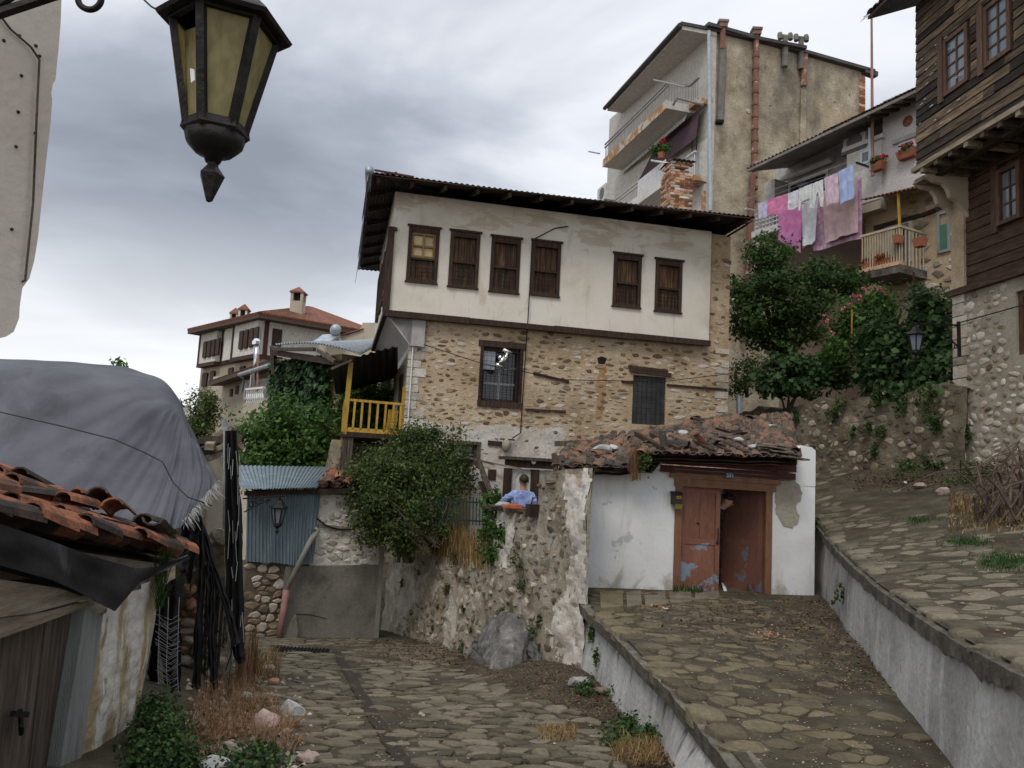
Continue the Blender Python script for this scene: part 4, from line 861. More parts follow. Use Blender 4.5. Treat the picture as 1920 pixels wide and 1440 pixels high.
mb = MB(); mb.hexa([W1.p(uE - .1, ZE - .04, .7), W1.p(ufr - .05, zfr - .09, .8), W1.p(ufr - .05, zfr - .19, -6.5), W1.p(uE - .1, ZE - .04, -6.5)] + [x + V((0, 0, .025)) for x in (W1.p(uE - .1, ZE - .04, .7), W1.p(ufr - .05, zfr - .09, .8), W1.p(ufr - .05, zfr - .19, -6.5), W1.p(uE - .1, ZE - .04, -6.5))]); mb.build('eave_board', 'wood_dark', H)
for i in range(13):
    u = ufl + .2 + i * (ufr - ufl - .4) / 12; zt = zfl + (zfr - zfl) * (u - ufl) / (ufr - ufl)
    MB().bar(W1.p(u, zt - .12, .78), W1.p(u, zt + .1, -.1), .07, .09).build('rafter', 'wood_dark', H)
for i in range(7): MB().bar(W1.p(ufl + .08, zfl - .12 - .014 * i, -.2 - i), W1.p(uL + .1, zfl + .08 - .014 * i, -.2 - i), .07, .09).build('rafter', 'wood_dark', H)
mb = MB()      # bent sheets hanging off the left verge
for k, (h0, h1, drop) in enumerate(((.9, -1.6, .10), (-1.7, -4.6, .2), (-4.5, -6.9, .36))):
    mb.hexa([W1.p(ufl - .03, zfl - drop - .12, h0), W1.p(ufl - .05, zfl - drop - .18, h1), W1.p(ufl - .04, zfl - drop - .18, h1), W1.p(ufl - .02, zfl - drop - .12, h0), W1.p(ufl - .01, zfl + .02, h0), W1.p(ufl - .01, zfl - .08, h1), W1.p(ufl + .0, zfl - .08, h1), W1.p(ufl + .0, zfl + .02, h0)])
mb.build('verge_sheet', 'tin', H)
MB().tube([W1.p(ufl, zfl + .02, .92), W1.p(ufl + .05, zfl + .03, -.2)], .09, 10).build('ridge_cap', 'tin', H, smooth=True)
MB().bar(W1.p(ufl + .1, zfl + .03, .9), W1.p(ufl + .9, zfl - .005, .9), .03, .035).build('red_flashing', 'fascia', H)
# brick chimney on the roof
CW = W1.off(-1.9); a0, a1 = CW.uv(1257, 360)[0], CW.uv(1299, 360)[0]; zt_ = CW.uv(1280, 303)[1]; zb_ = CW.uv(1280, 400)[1] - .3; wv = (a1 - a0)
ch = MB(); ch.wbox(CW, a0 + .012, a1 - .012, zb_, zt_ - .25, -wv + .012, -.012); ch = ch.build('chimney', 'mortar', H)
rn = random.Random(6); z = zb_; row = 0
while z < zt_ - .05:
    for side in (0, 1):
        u = 0 - (.13 if row % 2 else 0)
        while u < wv:
            v0, v1 = max(0, u), min(wv, u + .25); u += .262
            if v1 - v0 < .06: continue
            gap = z > zt_ - .32 and z < zt_ - .1 and int((v0 / wv) * 6) % 2 == 1
            if gap: continue
            o = rn.uniform(-.008, .008); mm = 'brick' if rn.random() < .82 else 'stone_white'
            if side == 0: MB().wbox(CW, a0 + v0 + .006, a0 + v1 - .006, z + .006, z + .062, -.1, o).build('brick', mm, ch)
            else: MB().hexa([CW.p(a0 - o, z + .006, -v0 - .006), CW.p(a0 - o, z + .006, -v1 + .006), CW.p(a0 + .1, z + .006, -v1 + .006), CW.p(a0 + .1, z + .006, -v0 - .006), CW.p(a0 - o, z + .062, -v0 - .006), CW.p(a0 - o, z + .062, -v1 + .006), CW.p(a0 + .1, z + .062, -v1 + .006), CW.p(a0 + .1, z + .062, -v0 - .006)]).build('brick', mm, ch)
    z += .07; row += 1
for i in range(5):
    for j in range(2): put_tile(ch, 'tile_old', CW.p(a0 + wv * (i + .5) / 5, zt_ - .02, .1 if j else -wv - .1), -CW.N + V((0, 0, .25)) if j else CW.N + V((0, 0, .25)), V((0, 0, 1)), False, .9, 1)
# pipes and wires fixed to the front
cable('wall_cable', [W1.at(1065, 424, .03), W1.at(1040, 428, .03), W1.at(998, 450, .03), W1.at(990, 600, .06), W0.at(987, 640, .05), W0.at(976, 812, .05), W0.at(960, 822, .1)], .012, 'iron', '', parent=H)
cable('conduit', [W0.at(775, 641, .05), W0.at(765, 790, .05)], .016, 'pipe_white', '', parent=H)
cable('facade_wire', [W0.at(776, 640, .06), W0.at(905, 682, .3), W0.at(1060, 712, .2), W0.at(1240, 716, .2), W0.at(1372, 700, .25)], .009, 'iron', 'thin black wire sagging across the stone lower wall of the old house', 'wire')
# --- yellow balcony on the left flank, third level pieces under it
zd = W0.uv(690, 812, -.1)[1]; ub0 = W0.uv(650, 806, -.1)[0]; ub1 = uQ
bal = MB(); bal.hexa([W0.p(ub0 - .12, zd - .1, -.05), W0.p(ub1, zd - .1, -.05), W0.p(ub1, zd - .1, -3.4), W0.p(ub0 - .12, zd - .1, -3.4), W0.p(ub0 - .12, zd, -.05), W0.p(ub1, zd, -.05), W0.p(ub1, zd, -3.4), W0.p(ub0 - .12, zd, -3.4)])
bal = bal.build('balcony', 'wood_dark', H)
zr_ = W0.uv(690, 752, -.1)[1]
MB().bar(W0.p(ub0 - .02, zr_, -.1), W0.p(ub1 - .02, zr_ - .02, -.1), .06, .05).build('handrail', 'yellow', bal)
MB().bar(W0.p(ub0 - .02, zd + .05, -.1), W0.p(ub1 - .02, zd + .04, -.1), .05, .09).build('bottom_rail', 'yellow', bal)
for i in range(7):
    u = ub0 + .12 + (ub1 - ub0 - .14) * i / 6.4; MB().bar(W0.p(u, zd + .05, -.1), W0.p(u + R.uniform(-.01, .01), zr_, -.1), .045, .05, W0.N).build('baluster', 'yellow', bal)
MB().bar(W0.p(ub0 - .05, zd - .05, -.1), W0.at(658, 679, -.1), .1, .1, W0.N).build('post', 'yellow', bal)
MB().bar(W0.p(ub1 - .05, zd, -.12), W0.p(ub1 - .04, zr_ + .35, -.12), .07, .07, W0.N).build('post', 'yellow', bal)
MB().bar(W0.p(ub0 - .05, zr_, -.1), W0.p(ub0 - .08, zr_, -3.3), .06, .05).build('handrail', 'yellow', bal)
for i in range(9): MB().hexa([W0.p(ub0 - .1, zd - .32, -.12 - i * .36), W0.p(ub0 - .06, zd - .32, -.12 - i * .36), W0.p(ub0 - .06, zd - .32, -.42 - i * .36), W0.p(ub0 - .1, zd - .32, -.42 - i * .36), W0.p(ub0 - .1, zr_, -.12 - i * .36), W0.p(ub0 - .06, zr_, -.12 - i * .36), W0.p(ub0 - .06, zr_, -.42 - i * .36), W0.p(ub0 - .1, zr_, -.42 - i * .36)]).build('side_board', 'yellow', bal)
MB().bar(W0.p(ub1 - .24, zd + .02, -.6), W0.p(ub1 - .2, zr_ - .12, -.65), .22, .03, W0.N).build('leaning_board', 'yellow', bal)
for u, l in ((ub0 - .02, 0), (ub0 + .1, 0)): MB().bar(W0.p(u, zd - .1, -.15), W0.p(u - .05 + .04 * l, ZL + .5, -.15), .11, .11, W0.N).build('prop', 'plank_grey', bal)
A, B, C, D = W0.at(622, 686, .12), W0.at(746, 649, .12), W0.p(ub1 + .1, W0.uv(746, 649)[1] - .2, -4.3), W0.p(W0.uv(622, 686)[0] + .1, W0.uv(622, 686)[1] - .25, -4.3)
cs = corrugated(sagq(A, B, C, D, -.03), 9, .02, 6, .01); cs.build('balcony_roof', 'iron', H)
MB().bar(W0.at(620, 692, .1), W0.at(660, 675, .1), .06, .05).build('eave_rail', 'plank_grey', bal)
mb = MB(); mb.wbox(W0, uQ - .004, uQ, 0.2, zc, -3.5, -.1); mb.build('plaster_flank', 'patchy', H)
f = MB().wbox(W0, uQ - .05, uQ - .004, zd, zd + 1.4, -1.6, -1.0).build('balcony_door', 'wood_dark', H)
# ================================================================ FAR MANSION (left)
cT = at(492, 667, 42); 
MR = Wall(cT, at(640, 690, 45.3)); ML = Wall(cT, at(377, 688, 49))
T = thing('mansion', 'large white mansion with red tiled roof, dark windows and stone base, far left', 'mansion', (cT.x, cT.y, -4))
zb = ML.uv(485, 667)[1]; ze = MR.uv(492, 592)[1] - .15
LL = ML.len; LR = MR.uv(672, 640)[0]
def boxw(mb, W, u0, u1, z0, z1, d): return mb.wbox(W, u0, u1, z0, z1, -d, 0)
mb = MB(); mb.hexa([ML.p(0, -5), MR.p(LR, -5), MR.p(LR, -5) + (ML.p(LL, 0) - ML.p(0, 0)), ML.p(LL, -5), ML.p(0, zb), MR.p(LR, zb), MR.p(LR, zb) + (ML.p(LL, 0) - ML.p(0, 0)), ML.p(LL, zb)]); mb.build('stone_storeys', 'far_stone', T)
LL -= .5; bays = [(0, ML.uv(447, 660)[0], .4), (ML.uv(447, 660)[0], ML.uv(416, 665)[0], .05), (ML.uv(416, 665)[0], LL, .4)]
for a, b, h in bays: MB().wbox(ML, a, b, zb, ze + .3, -5, h).build('upper_storey', 'far_white', T)
us_ = MR.uv(530, 650)[0]
MB().wbox(MR, -.2, us_, zb, ze + .3, -5, .06).build('upper_storey', 'far_white', T); MB().wbox(MR, us_, LR, zb, ze + .1, -5, .0).build('gable_storey', 'far_stone', T)
for a, b, h in bays: MB().wbox(ML, a - .05, b + .05, zb - .2, zb + .02, 0, h + .06).build('floor_band', 'far_wood', T); MB().wbox(ML, b - .16, b + .04, zb, ze, h - .2, h + .05).build('corner_post', 'far_wood', T)
MB().wbox(MR, -.2, us_, zb - .2, zb + .02, 0, .12).build('floor_band', 'far_wood', T); MB().wbox(MR, -.05, .2, zb, ze, 0, .12).build('corner_post', 'far_wood', T)
def dwin(W, h, q, parent=T, fm='far_wood', gm='wood_dark', fw=.05):
    r = W.rect(q, h); a, b, c, d = r; w_ = MB().wbox(W, a, b, c, d, h + .004, h + .10).build('window', fm, parent)
    MB().wbox(W, a + fw, b - fw, c + fw, d - fw, h + .101, h + .12).build('pane', gm, w_)
for x in (452, 461, 471, 480): dwin(ML, .4, [(x, 622 - (x - 452) * .27), (x + 5.5, 620 - (x - 452) * .27), (x + 5.5, 654 - (x - 452) * .2), (x, 656 - (x - 452) * .2)])
for x in (384, 392, 400, 408): dwin(ML, .4, [(x, 642 - (x - 384) * .25), (x + 5, 640 - (x - 384) * .25), (x + 5, 670 - (x - 384) * .2), (x, 672 - (x - 384) * .2)])
for x in (423, 433, 442): dwin(ML, .05, [(x, 635 - (x - 423) * .2), (x + 5, 633 - (x - 423) * .2), (x + 5, 664), (x, 665)])
dwin(MR, .06, [(511, 615), (528, 619), (526, 649), (509, 649)])
for q in ([(383, 700), (391, 699), (389, 724), (381, 726)], [(398, 697), (405, 695), (403, 714), (396, 717)], [(432, 690), (439, 689), (438, 701), (431, 702)], [(454, 687), (461, 686), (460, 694), (453, 695)]): dwin(ML, 0, q)
ap = at(580, 577, 50); off = ML.p(LL, 0) - ML.p(0, 0)
o1 = (ML.N + MR.N) * .7
E = [ML.p(0, ze + .1) + o1, MR.p(LR + 1, ze + .1, 1.0), MR.p(LR + 1, ze + .1) + off * 1.1, ML.p(LL + .3, ze + .1, 1.1)]
r1, r2 = ap, ap + off * .45 + V((0, 0, -.9)); r1 = V((r1.x, r1.y, ap.z)); 
roof = MB()
roof.add([E[0], E[1], r1], [(0, 1, 2)]); roof.add([E[1], E[2], r2, r1], [(0, 1, 2, 3)]); roof.add([E[2], E[3], r2], [(0, 1, 2)]); roof.add([E[3], E[0], r1, r2], [(0, 1, 2, 3)])
rf = roof.build('roof', 'tile_far', T)
tr = MB()      # barrel rows that give the tiled slope its ribs
for i in range(46):
    p = E[0].lerp(E[1], i / 45); ed = (i / 45); q = p.lerp(r1, .96)
    tr.tube([p + V((0, 0, .04)), q + V((0, 0, .04))], .1, 5)
for i in range(46):
    p = E[3].lerp(E[0], i / 45); q = r2.lerp(r1, i / 45); tr.tube([p + V((0, 0, .04)), p.lerp(q, .97) + V((0, 0, .04))], .1, 5)
tag(tr.build('tile_rows', 'tile_far', rf), kind='stuff')
dn = V((0, 0, -.22)); mb = MB(); mb.hexa([E[0] + dn, E[1] + dn, E[2] + dn, E[3] + dn] + [e + V((0, 0, -.03)) for e in E]); mb.build('eave', 'far_eave', T)
def chimney(px, pyt, pyb, Y, w_, parent, m_='cream', capm='tile_far'):
    p = at(px, pyb, Y); zt = at(px, pyt, Y).z; c = MB()
    c.box((p.x, p.y, (p.z - 1.5 + zt - .9) / 2), (w_, w_, zt - .9 - p.z + 1.5)); c = c.build('chimney', m_, parent)
    mb = MB()
    for sx in (-1, 1):
        for sy in (-1, 1): mb.box((p.x + sx * w_ * .4, p.y + sy * w_ * .4, zt - .65), (w_ * .22, w_ * .22, .5))
    mb.build('vent_post', m_, c); MB().box((p.x, p.y, zt - .65), (w_ * .55, w_ * .55, .48)).build('vent_core', 'dark', c)
    MB().lathe([(w_ * .85, -.42), (w_ * .85, -.34), (w_ * .05, 0)], (p.x, p.y, zt), 4, ph=math.pi / 4).build('chimney_cap', capm, c)
chimney(557, 538, 590, 45, .72, T); chimney(457, 570, 596, 45, .5, T, 'far_white'); chimney(440, 577, 602, 46, .45, T)
# solar heater on the wall beside it
T = thing('solar_water_heater', 'silver cylindrical solar water heater on the house beside the tiled mansion roof', 'water heater', at(620, 640, 34))
p = at(629, 619, 34); mb = MB(); mb.lathe([(.02, -.5), (.2, -.47), (.24, -.4), (.24, .4), (.2, .47), (.02, .5)], p, 14, V((-.25, .95, .1))); mb.build('tank', 'tin', T, smooth=True)
mb = MB(); a, b = at(622, 628, 34), at(604, 641, 33.4); mb.bar(a, b, .9, .08, V((0, 0, 1))); mb.build('collector', 'tin', T)
mb = MB(); mb.bar(at(633, 628, 34), at(640, 640, 34), .07); mb.bar(at(624, 630, 34.2), at(628, 644, 34.2), .07); mb.bar(at(640, 629, 34.4), at(620, 640, 34), .07); mb.build('stand', 'white_paint', T)
T = thing('cream_annex', 'low cream annex with tiled parapet between mansion and shuttered stone house', 'house', at(660, 660, 34.5))
WA = Wall(at(600, 645, 34.5), at(705, 645, 34)); mb = MB(); mb.slab([WA.at(598, 642), WA.at(598, 760), WA.at(706, 760), WA.at(706, 605), WA.at(680, 605), WA.at(674, 622)], -WA.N * 2); mb.build('wall', 'cream', T)
for i in range(14): put_tile(T, 'tile_far', WA.at(606 + i * 5, 640 - i * 1.5, .06), WA.U + V((0, 0, .35)), V((0, 0, 1)), False, .75, 1)
# ================================================================ CREAM HOUSE WITH WHITE BALCONY
WM = Wall(at(395, 760, 33), at(522, 745, 28)); T = thing('cream_house', 'cream rendered house with white balustrade balcony below the mansion', 'house', WM.p(3, -4))
WMl = Wall(WM.p(0, 0), WM.p(0, 0) - WM.N * 6)
zt = WM.uv(500, 692)[1]; u1 = WM.len; uc = WM.uv(453, 720)[0]
mb = MB(); mb.wbox(WM, .0, u1, -5, zt, -6, 0); mb.build('wall', 'cream', T)
a_ = [(392, 726), (504, 688)]; e0, e1 = WM.at(390, 724, .7), WM.at(508, 684, .7)
mb = MB(); mb.hexa([e0, e1, WM.p(u1, e1.z + .5, -3), WM.p(0, e0.z + .5, -3)] + [q + V((0, 0, .16)) for q in (e0, e1, WM.p(u1, e1.z + .5, -3), WM.p(0, e0.z + .5, -3))]); r_ = mb.build('roof', 'far_eave', T)
for i in range(34):
    p = e0.lerp(e1, (i + .5) / 34) + V((0, 0, .15)); put_tile(T, 'tile_old', p, -WM.N + V((0, 0, .14)), V((0, 0, 1)), False, 1.1, 0)
MB().tube([WM.at(449, 703, .8), WM.at(505, 685, .8)], .08, 8).build('gutter', 'tin', T); MB().tube([WM.at(449, 703, .8), WM.at(457, 711, .1), WM.at(453, 735, .1)], .05, 7).build('downpipe', 'tin', T)
for q, m_ in (([(433, 730), (437, 729), (437, 743), (433, 744)], 'far_wood'), ([(443, 724), (448, 723), (448, 738), (443, 740)], 'plank_grey')):
    r = WM.rect(q); MB().wbox(WM, *r, 0.004, .06).build('window', m_, T)
for q in ([(462, 714), (472, 712), (470, 748), (460, 750)], [(487, 712), (514, 708), (512, 752), (486, 752)]):
    r = WM.rect(q); f = frame_bars(MB(), WM, *r, .08, .0, .07).build('door_frame', 'white_paint', T); MB().wbox(WM, r[0] + .08, r[1] - .08, r[2] + .08, r[3] - .08, .0, .03).build('door', 'curtain', f)
bz = WM.uv(480, 757)[1]; b0, b1 = WM.uv(456, 757, 1.1)[0], WM.uv(503, 757, 1.1)[0]; bz = WM.uv(480, 755, 1.1)[1]
bal = MB().wbox(WM, b0, b1, bz - .35, bz, 0.002, 1.1).build('balcony', 'cream', T)
MB().wbox(WM, b0, b1 - .6, bz + .48, bz + .55, .98, 1.08).build('handrail', 'white_paint', bal)
for i in range(9):
    u = b0 + .1 + i * (b1 - b0 - .8) / 8; MB().tube([WM.p(u, bz, 1.03), WM.p(u + .08, bz + .17, 1.03), WM.p(u - .03, bz + .34, 1.03), WM.p(u + .05, bz + .5, 1.03)], .03, 5).build('baluster', 'white_paint', bal)
MB().tube([WM.at(472, 790, .6), WM.at(474, 700, .6), WM.at(480, 690, .6), WM.at(481, 640, .6)], .09, 9).build('stovepipe', 'steel', T, smooth=True)
mb = MB(); mb.lathe([(.15, -.12), (.15, 0), (.08, .1)], WM.at(481, 640, .6), 9); mb.build('stovepipe_cap', 'steel', T)
MB().tube([WM.at(484, 665, .75), WM.at(483, 750, .75)], .05, 6).build('rust_post', 'pipe_pink', T)
mb = MB(); b2 = MB(); r = WM.rect([(383, 766), (402, 764), (402, 784), (383, 786)])
bal = mb.wbox(WM, r[0], r[1] + .3, r[2] - .2, r[2], 0.002, 1).build('balcony', 'cream', T)
for i in range(8): b2.wbox(WM, r[0] + i * (r[1] - r[0]) / 8, r[0] + i * (r[1] - r[0]) / 8 + .04, r[2], r[3], .93, .97)
b2.wbox(WM, r[0] - .05, r[1] + .05, r[3], r[3] + .05, .9, 1); b2.build('railing', 'white_paint', bal)
# ================================================================ IVY HOUSE
WV = Wall(at(523, 760, 23.5), at(634, 760, 21)); T = thing('ivy_house', 'ruined yellow house smothered in ivy under a buckled grey tin roof', 'house', WV.p(1.4, -3))
zt = WV.uv(575, 672)[1]
mb = MB(); mb.wbox(WV, 0, WV.len, -4, zt, -1.2, 0); mb.build('wall', mat('ochre_render', [(.33, .24, .12), (.42, .32, .18)], 2, 7, vary=0), T)
A, B, C, D = WV.at(515, 646, .7), WV.at(676, 664, .3), WV.at(736, 632, -2.2), WV.at(600, 640, -4)
def vr(s, t_):
    q = bilerp(A, B, C, D)(s, t_); return q + V((0, 0, .16 * math.sin(math.pi * s) * (1 - t_) - .10 * s * (1 - s) * 2 * t_))
corrugated(vr, 30, .03, 6).build('roof_sheet', 'tin', T)
A2, B2 = WV.at(513, 652, .65), WV.at(632, 668, .65)
mb = MB(); mb.hexa([A2 - V((0, 0, .22)), B2 - V((0, 0, .25)), B2 - WV.N * 4 - V((0, 0, .1)), A2 - WV.N * 4 - V((0, 0, .1)), A2 - V((0, 0, .06)), B2 - V((0, 0, .1)), B2 - WV.N * 4, A2 - WV.N * 4]); mb.build('eave', 'wood_dark', T)
MB().bar(WV.at(516, 655, .72), WV.at(590, 655, .72), .09, .1).build('eave_rail', 'plank_grey', T); MB().bar(WV.at(596, 657, .7), WV.at(628, 678, .7), .08, .09).build('eave_rail', 'plank_grey', T)
MB().bar(WV.at(512, 652, .6), WV.at(514, 700, .3), .3, .1, WV.N).build('hanging_board', 'wood_dark', T)
n = 5200; U_ = NP.uniform(-.15, WV.len - .25, n); top = zt - .05
Z_ = np.where(NP.random(n) < .75, NP.uniform(-1.0, top, n), NP.uniform(1, top, n)); Hh = .05 + .28 * NP.random(n) ** 2 + .12 * np.sin(U_ * 3) ** 2 + .1 * np.sin(Z_ * 2.3 + U_ * 2) ** 2
P = np.array(WV.o)[None] + np.outer(U_, np.array(WV.U)) + np.outer(Hh, np.array(WV.N)); P[:, 2] = Z_
Nn = np.array(WV.N)[None] + NP.normal(size=(n, 3)) * .5 + np.array([0, 0, .5])
v, f = leaf_quads(P, Nn, .17, .75, .6); npmesh('ivy', v, f, 4, 'ivy', T)
# big bushes in front of it
plant('shrub', 'large bright green shrub thicket below the ivy covered house', 'shrub', at(540, 900, 20.5), [((at(x, y, Y)), (rx, .9, rz)) for x, y, Y, rx, rz in ((470, 835, 20, .75, .6), (520, 815, 19.6, .9, .75), (575, 800, 19.6, .85, .8), (610, 850, 19.2, .6, .9), (545, 870, 19.2, 1.2, .6), (480, 875, 19.4, .75, .5))], 9500, .13, 'leaf_mid', .06, .6, 20, .3, stems=6)
plant('garden_bush', 'green bush seen through the yellow balcony railings', 'shrub', at(690, 790, 20.6), [((at(x, y, 20.6)), (.7, .4, .6)) for x, y in ((680, 740), (708, 765), (660, 780), (690, 785))], 3600, .13, 'leaf_mid', .05, .6, 16)
plant('small_tree', 'small olive green tree between tarp and cream house', 'tree', at(372, 860, 30), [((at(x, y, 30)), (rx, .8, rz)) for x, y, rx, rz in ((366, 760, .5, .5), (385, 752, .45, .45), (370, 785, .7, .5), (378, 808, .65, .5), (396, 765, .35, .5), (360, 800, .5, .5))], 3800, .12, 'leaf_bush', .08, .5, 16)
# ================================================================ APARTMENT BLOCK
ZA = at(1330, 55, 30).z
AS = Wall(at(1330, 200, 30), at(1628, 200, 32.75)); AF = Wall(at(1330, 200, 30), at(1330, 200, 30) + V((-2.24, 8, 0)))
T = thing('apartment_block', 'four storey apartment block with long balconies and a roughcast side wall', 'apartment block', (AS.o.x + 4, AS.o.y, 0))
uS = AS.uv(1622, 160)[0]; uF = AF.uv(1137, 219, 1.35)[0] - .5
mb = MB(); mb.wbox(AS, .25, uS, -2, ZA, -9, 0); mb.build('side_wall', 'rough', T)
mb = MB(); mb.wbox(AS, -.02, .25, -2, ZA - .02, -9.1, .03); mb.build('corner_strip', 'soffit', T)
mb = MB(); mb.wbox(AF, .3, uF, -2, ZA - .02, -.3, .0); mb.build('front_wall', 'beige', T)
zf = lambda px, py: AF.uv(px, py)[1]
fl2 = 13.35; 
# top balcony slab height from the photograph: its outer edge meets the corner near (1300,205)
BW = 1.55
zs1 = AF.uv(1200, 290, BW)[1]; zs2 = zs1 - 3.0; zs1 = AF.uv(1246, 192, BW)[1]; uB = AF.uv(1250, 200, BW)[0]; zs2 = AF.uv(1244, 333, BW)[1]
def slab_at(z, u0, u1, name, edge, par, thick=.34):
    s_ = MB().wbox(AF, u0, u1, z - thick, z, 0, BW).build(name, 'soffit', par); MB().wbox(AF, u0, u1, z - thick - .02, z + .03, BW, BW + .02).build('slab_edge', edge, s_); return s_
def rail(par, u0, u1, z, h, step=.16, m_='grey_rail', hh=1.0):
    for u in np.arange(u0 + .05, u1, step): MB().wbox(AF, u, u + .025, z + .04, z + hh - .12, h - .0125, h + .0125).build('baluster', m_, par)
    for q in (hh, hh - .16): MB().wbox(AF, u0, u1, z + q - .05, z + q, h - .03, h + .03).build('handrail', m_, par)
b1 = slab_at(zs1, uB, uF + .2, 'balcony', 'balcony_orange', T); rail(b1, uB, uF + .2, zs1, BW - .06, hh=.85)
s_ = MB().wbox(AF, .0, uB - .002, zs1 - .22, zs1 - .0, 0, .55).build('balcony', 'balcony_orange', T)
for i in range(int(uB / .16)): MB().wbox(AF, .05 + i * .16, .075 + i * .16, zs1, zs1 + .8, .5, .53).build('baluster', 'grey_rail', s_)
MB().wbox(AF, 0, uB, zs1 + .8, zs1 + .85, .46, .56).build('handrail', 'grey_rail', s_)
for i in range(8): MB().wbox(AF, uB + .02, uB + .05, zs1 + .04, zs1 + .9, .55 + i * .125, .58 + i * .125).build('baluster', 'grey_rail', b1)
MB().wbox(AF, uB, uB + .06, zs1 + .79, zs1 + .85, .5, BW).build('handrail', 'grey_rail', b1)
b2 = slab_at(zs2, uB, uF + .1, 'balcony', 'balcony_white', T)
MB().wbox(AF, uB, uB + 2.6, zs2 + .04, zs2 + .75, BW - .05, BW - .02).build('parapet_panel', 'awn_white', b2); rail(b2, uB + 2.6, uF, zs2, BW - .05, .2, 'soffit', .75)
s2 = MB().wbox(AF, .0, uB - .002, zs2 - .22, zs2, 0, .6).build('balcony', 'balcony_orange', T)
for i in range(int(uB / .14)): MB().wbox(AF, .05 + i * .14, .08 + i * .14, zs2, zs2 + .95, .55, .58).build('baluster', 'awn_white', s2)
MB().wbox(AF, 0, uB, zs2 + .93, zs2 + 1.0, .52, .62).build('handrail', 'awn_white', s2)
zs3 = zs2 - 2.95; b3 = slab_at(zs3, .3, uF, 'balcony', 'balcony_white', T)
MB().wbox(AF, .3, uF, zs2 + .01, zs1 - .24, .004, .02).build('recess_wall', mat('shade_olive_render', [(.17, .15, .085), (.21, .185, .11)], 1, 5, vary=0), T); MB().wbox(AF, .02, 1.1, zs2, zs1 - 1.65, .021, .06).build('white_wall_panel', 'far_white', T); MB().wbox(AF, .02, .25, zs2 - 2.7, zs2 - .3, .005, .12).build('orange_jamb', 'balcony_orange', T)  # recess wall: shade under the balcony painted into the olive colour
for u, z, w_ in ((2.6, zs1, 1.0), (5.6, zs1, 1.3)):
    f = frame_bars(MB(), AF, u, u + w_, z + .02, z + 2.1, .08, 0, .06).build('balcony_door', 'soffit', T); MB().wbox(AF, u + .08, u + w_ - .08, z + .1, z + 2.02, 0.003, .03).build('pane', 'glass', f)
f = frame_bars(MB(), AF, 2.2, 4.8, zs2 + .02, zs2 + 2.1, .08, .02, .06).build('balcony_door', 'soffit', T); MB().wbox(AF, 2.28, 4.72, zs2 + .1, zs2 + 2.02, .021, .035).build('pane', 'glass', f)
# awning of plum cloth with scalloped white valance
mb = MB(); q = [AF.p(.25, zs1 - .36, .30), AF.p(uF, zs1 - .36, .30), AF.p(uF, zs1 - 1.6, .42), AF.p(.25, zs1 - 1.6, .42)]
A_ = MB().hexa(q + [x + V((0, 0, .03)) for x in q]).build('awning', 'awn_purple', T)
mb = MB(); mb.grid(240, 1, lambda s, t_: AF.p(.8 + (uF - .8) * s, zs1 - .35 - t_ * (.26 + .05 * abs(math.sin(s * 80))), .55 + .1 * t_)); mb.build('valance', 'awn_white', A_)
# roof
OV = 1.35
e = [AF.p(-.25, ZA + .02, OV), AF.p(uF + .5, ZA - .02, OV), AF.p(uF + .5, ZA, -9), AS.p(uS + .25, ZA - .3, .12), AS.p(-.1, ZA, .12)]
ZA -= .32; mb = MB(); f4 = [AF.p(-.06, ZA, OV), AF.p(uF + .4, ZA, OV), AF.p(uF + .4, ZA + .05, -.2), AF.p(-.06, ZA + .05, -.2)]
mb.hexa(f4 + [x + V((0, 0, .2)) for x in f4]); mb.build('eave_soffit', 'soffit', T)
mb = MB(); f4 = [AF.p(-.12, ZA + .16, OV + .08), AF.p(uF + .5, ZA + .16, OV + .08), AF.p(uF + .5, ZA + .36, -4.5), AF.p(-.12, ZA + .36, -4.5)]; mb.hexa(f4 + [x + V((0, 0, .14)) for x in f4]); mb.build('roof', 'tin_dark', T)
MB().tube([AF.p(-.1, ZA + .15, OV + .12), AF.p(uF + .5, ZA + .15, OV + .12)], .1, 7).build('gutter', 'tin_dark', T)
ZA += .3; MB().bar(AS.p(-.3, ZA + .08, .1), AS.p(uS + .35, ZA + .06, .1), .3, .14).build('verge', 'tin_dark', T)
MB().bar(AS.p(.8, ZA + .2, .02), AS.p(3.4, ZA + .2, .02), .2, .09).build('gutter', 'tin', T); MB().bar(AS.p(uS - .2, ZA - .02, .1), AS.p(uS + .5, ZA - .06, .1), .3, .22).build('verge_end', 'tin_dark', T)
pu0 = AS.uv(1330, 200)[0]; MB().tube([AS.at(1329, 58, .16), AS.at(1332, 395, .16)], .075, 8).build('downpipe', 'pipe_grey', T)
def flue(x, yt, yb, cap, w_=.11, m_='fluepipe'):
    c = MB().tube([AS.at(x, yt, .14), AS.at(x + (yb - yt) * -.012, yb, .14)], w_, 9).build('flue', m_, T); p = AS.at(x, yt, .14)
    if cap == 'box': MB().box(p + V((0, 0, .12)), (.42, .42, .1)).build('flue_cap', 'chimgrey', c); MB().box(p + V((0, 0, -.02)), (.34, .34, .2)).build('flue_head', m_, c)
    if cap == 'tee':
        MB().tube([p, p + V((0, 0, .32))], .12, 8).build('flue_head', 'chimgrey', c); MB().tube([p + V((-.2, 0, .40)), p + V((.2, 0, .36))], .1, 8).build('flue_tee', 'chimgrey', c)
        for sx in (-1, 1): MB().lathe([(.1, -.15), (.12, 0), (.1, .15)], p + V((sx * .22, 0, .40)), 8, V((0, .2, 1))).build('flue_cowl', 'chimgrey', c)
    return c, p
c, p = flue(1355, 48, 92, 'box', .12); MB().tube([AS.at(1355, 88, .08), AS.at(1350, 228, .06)], .17, 8).build('flue_chase', 'chimgrey', T)
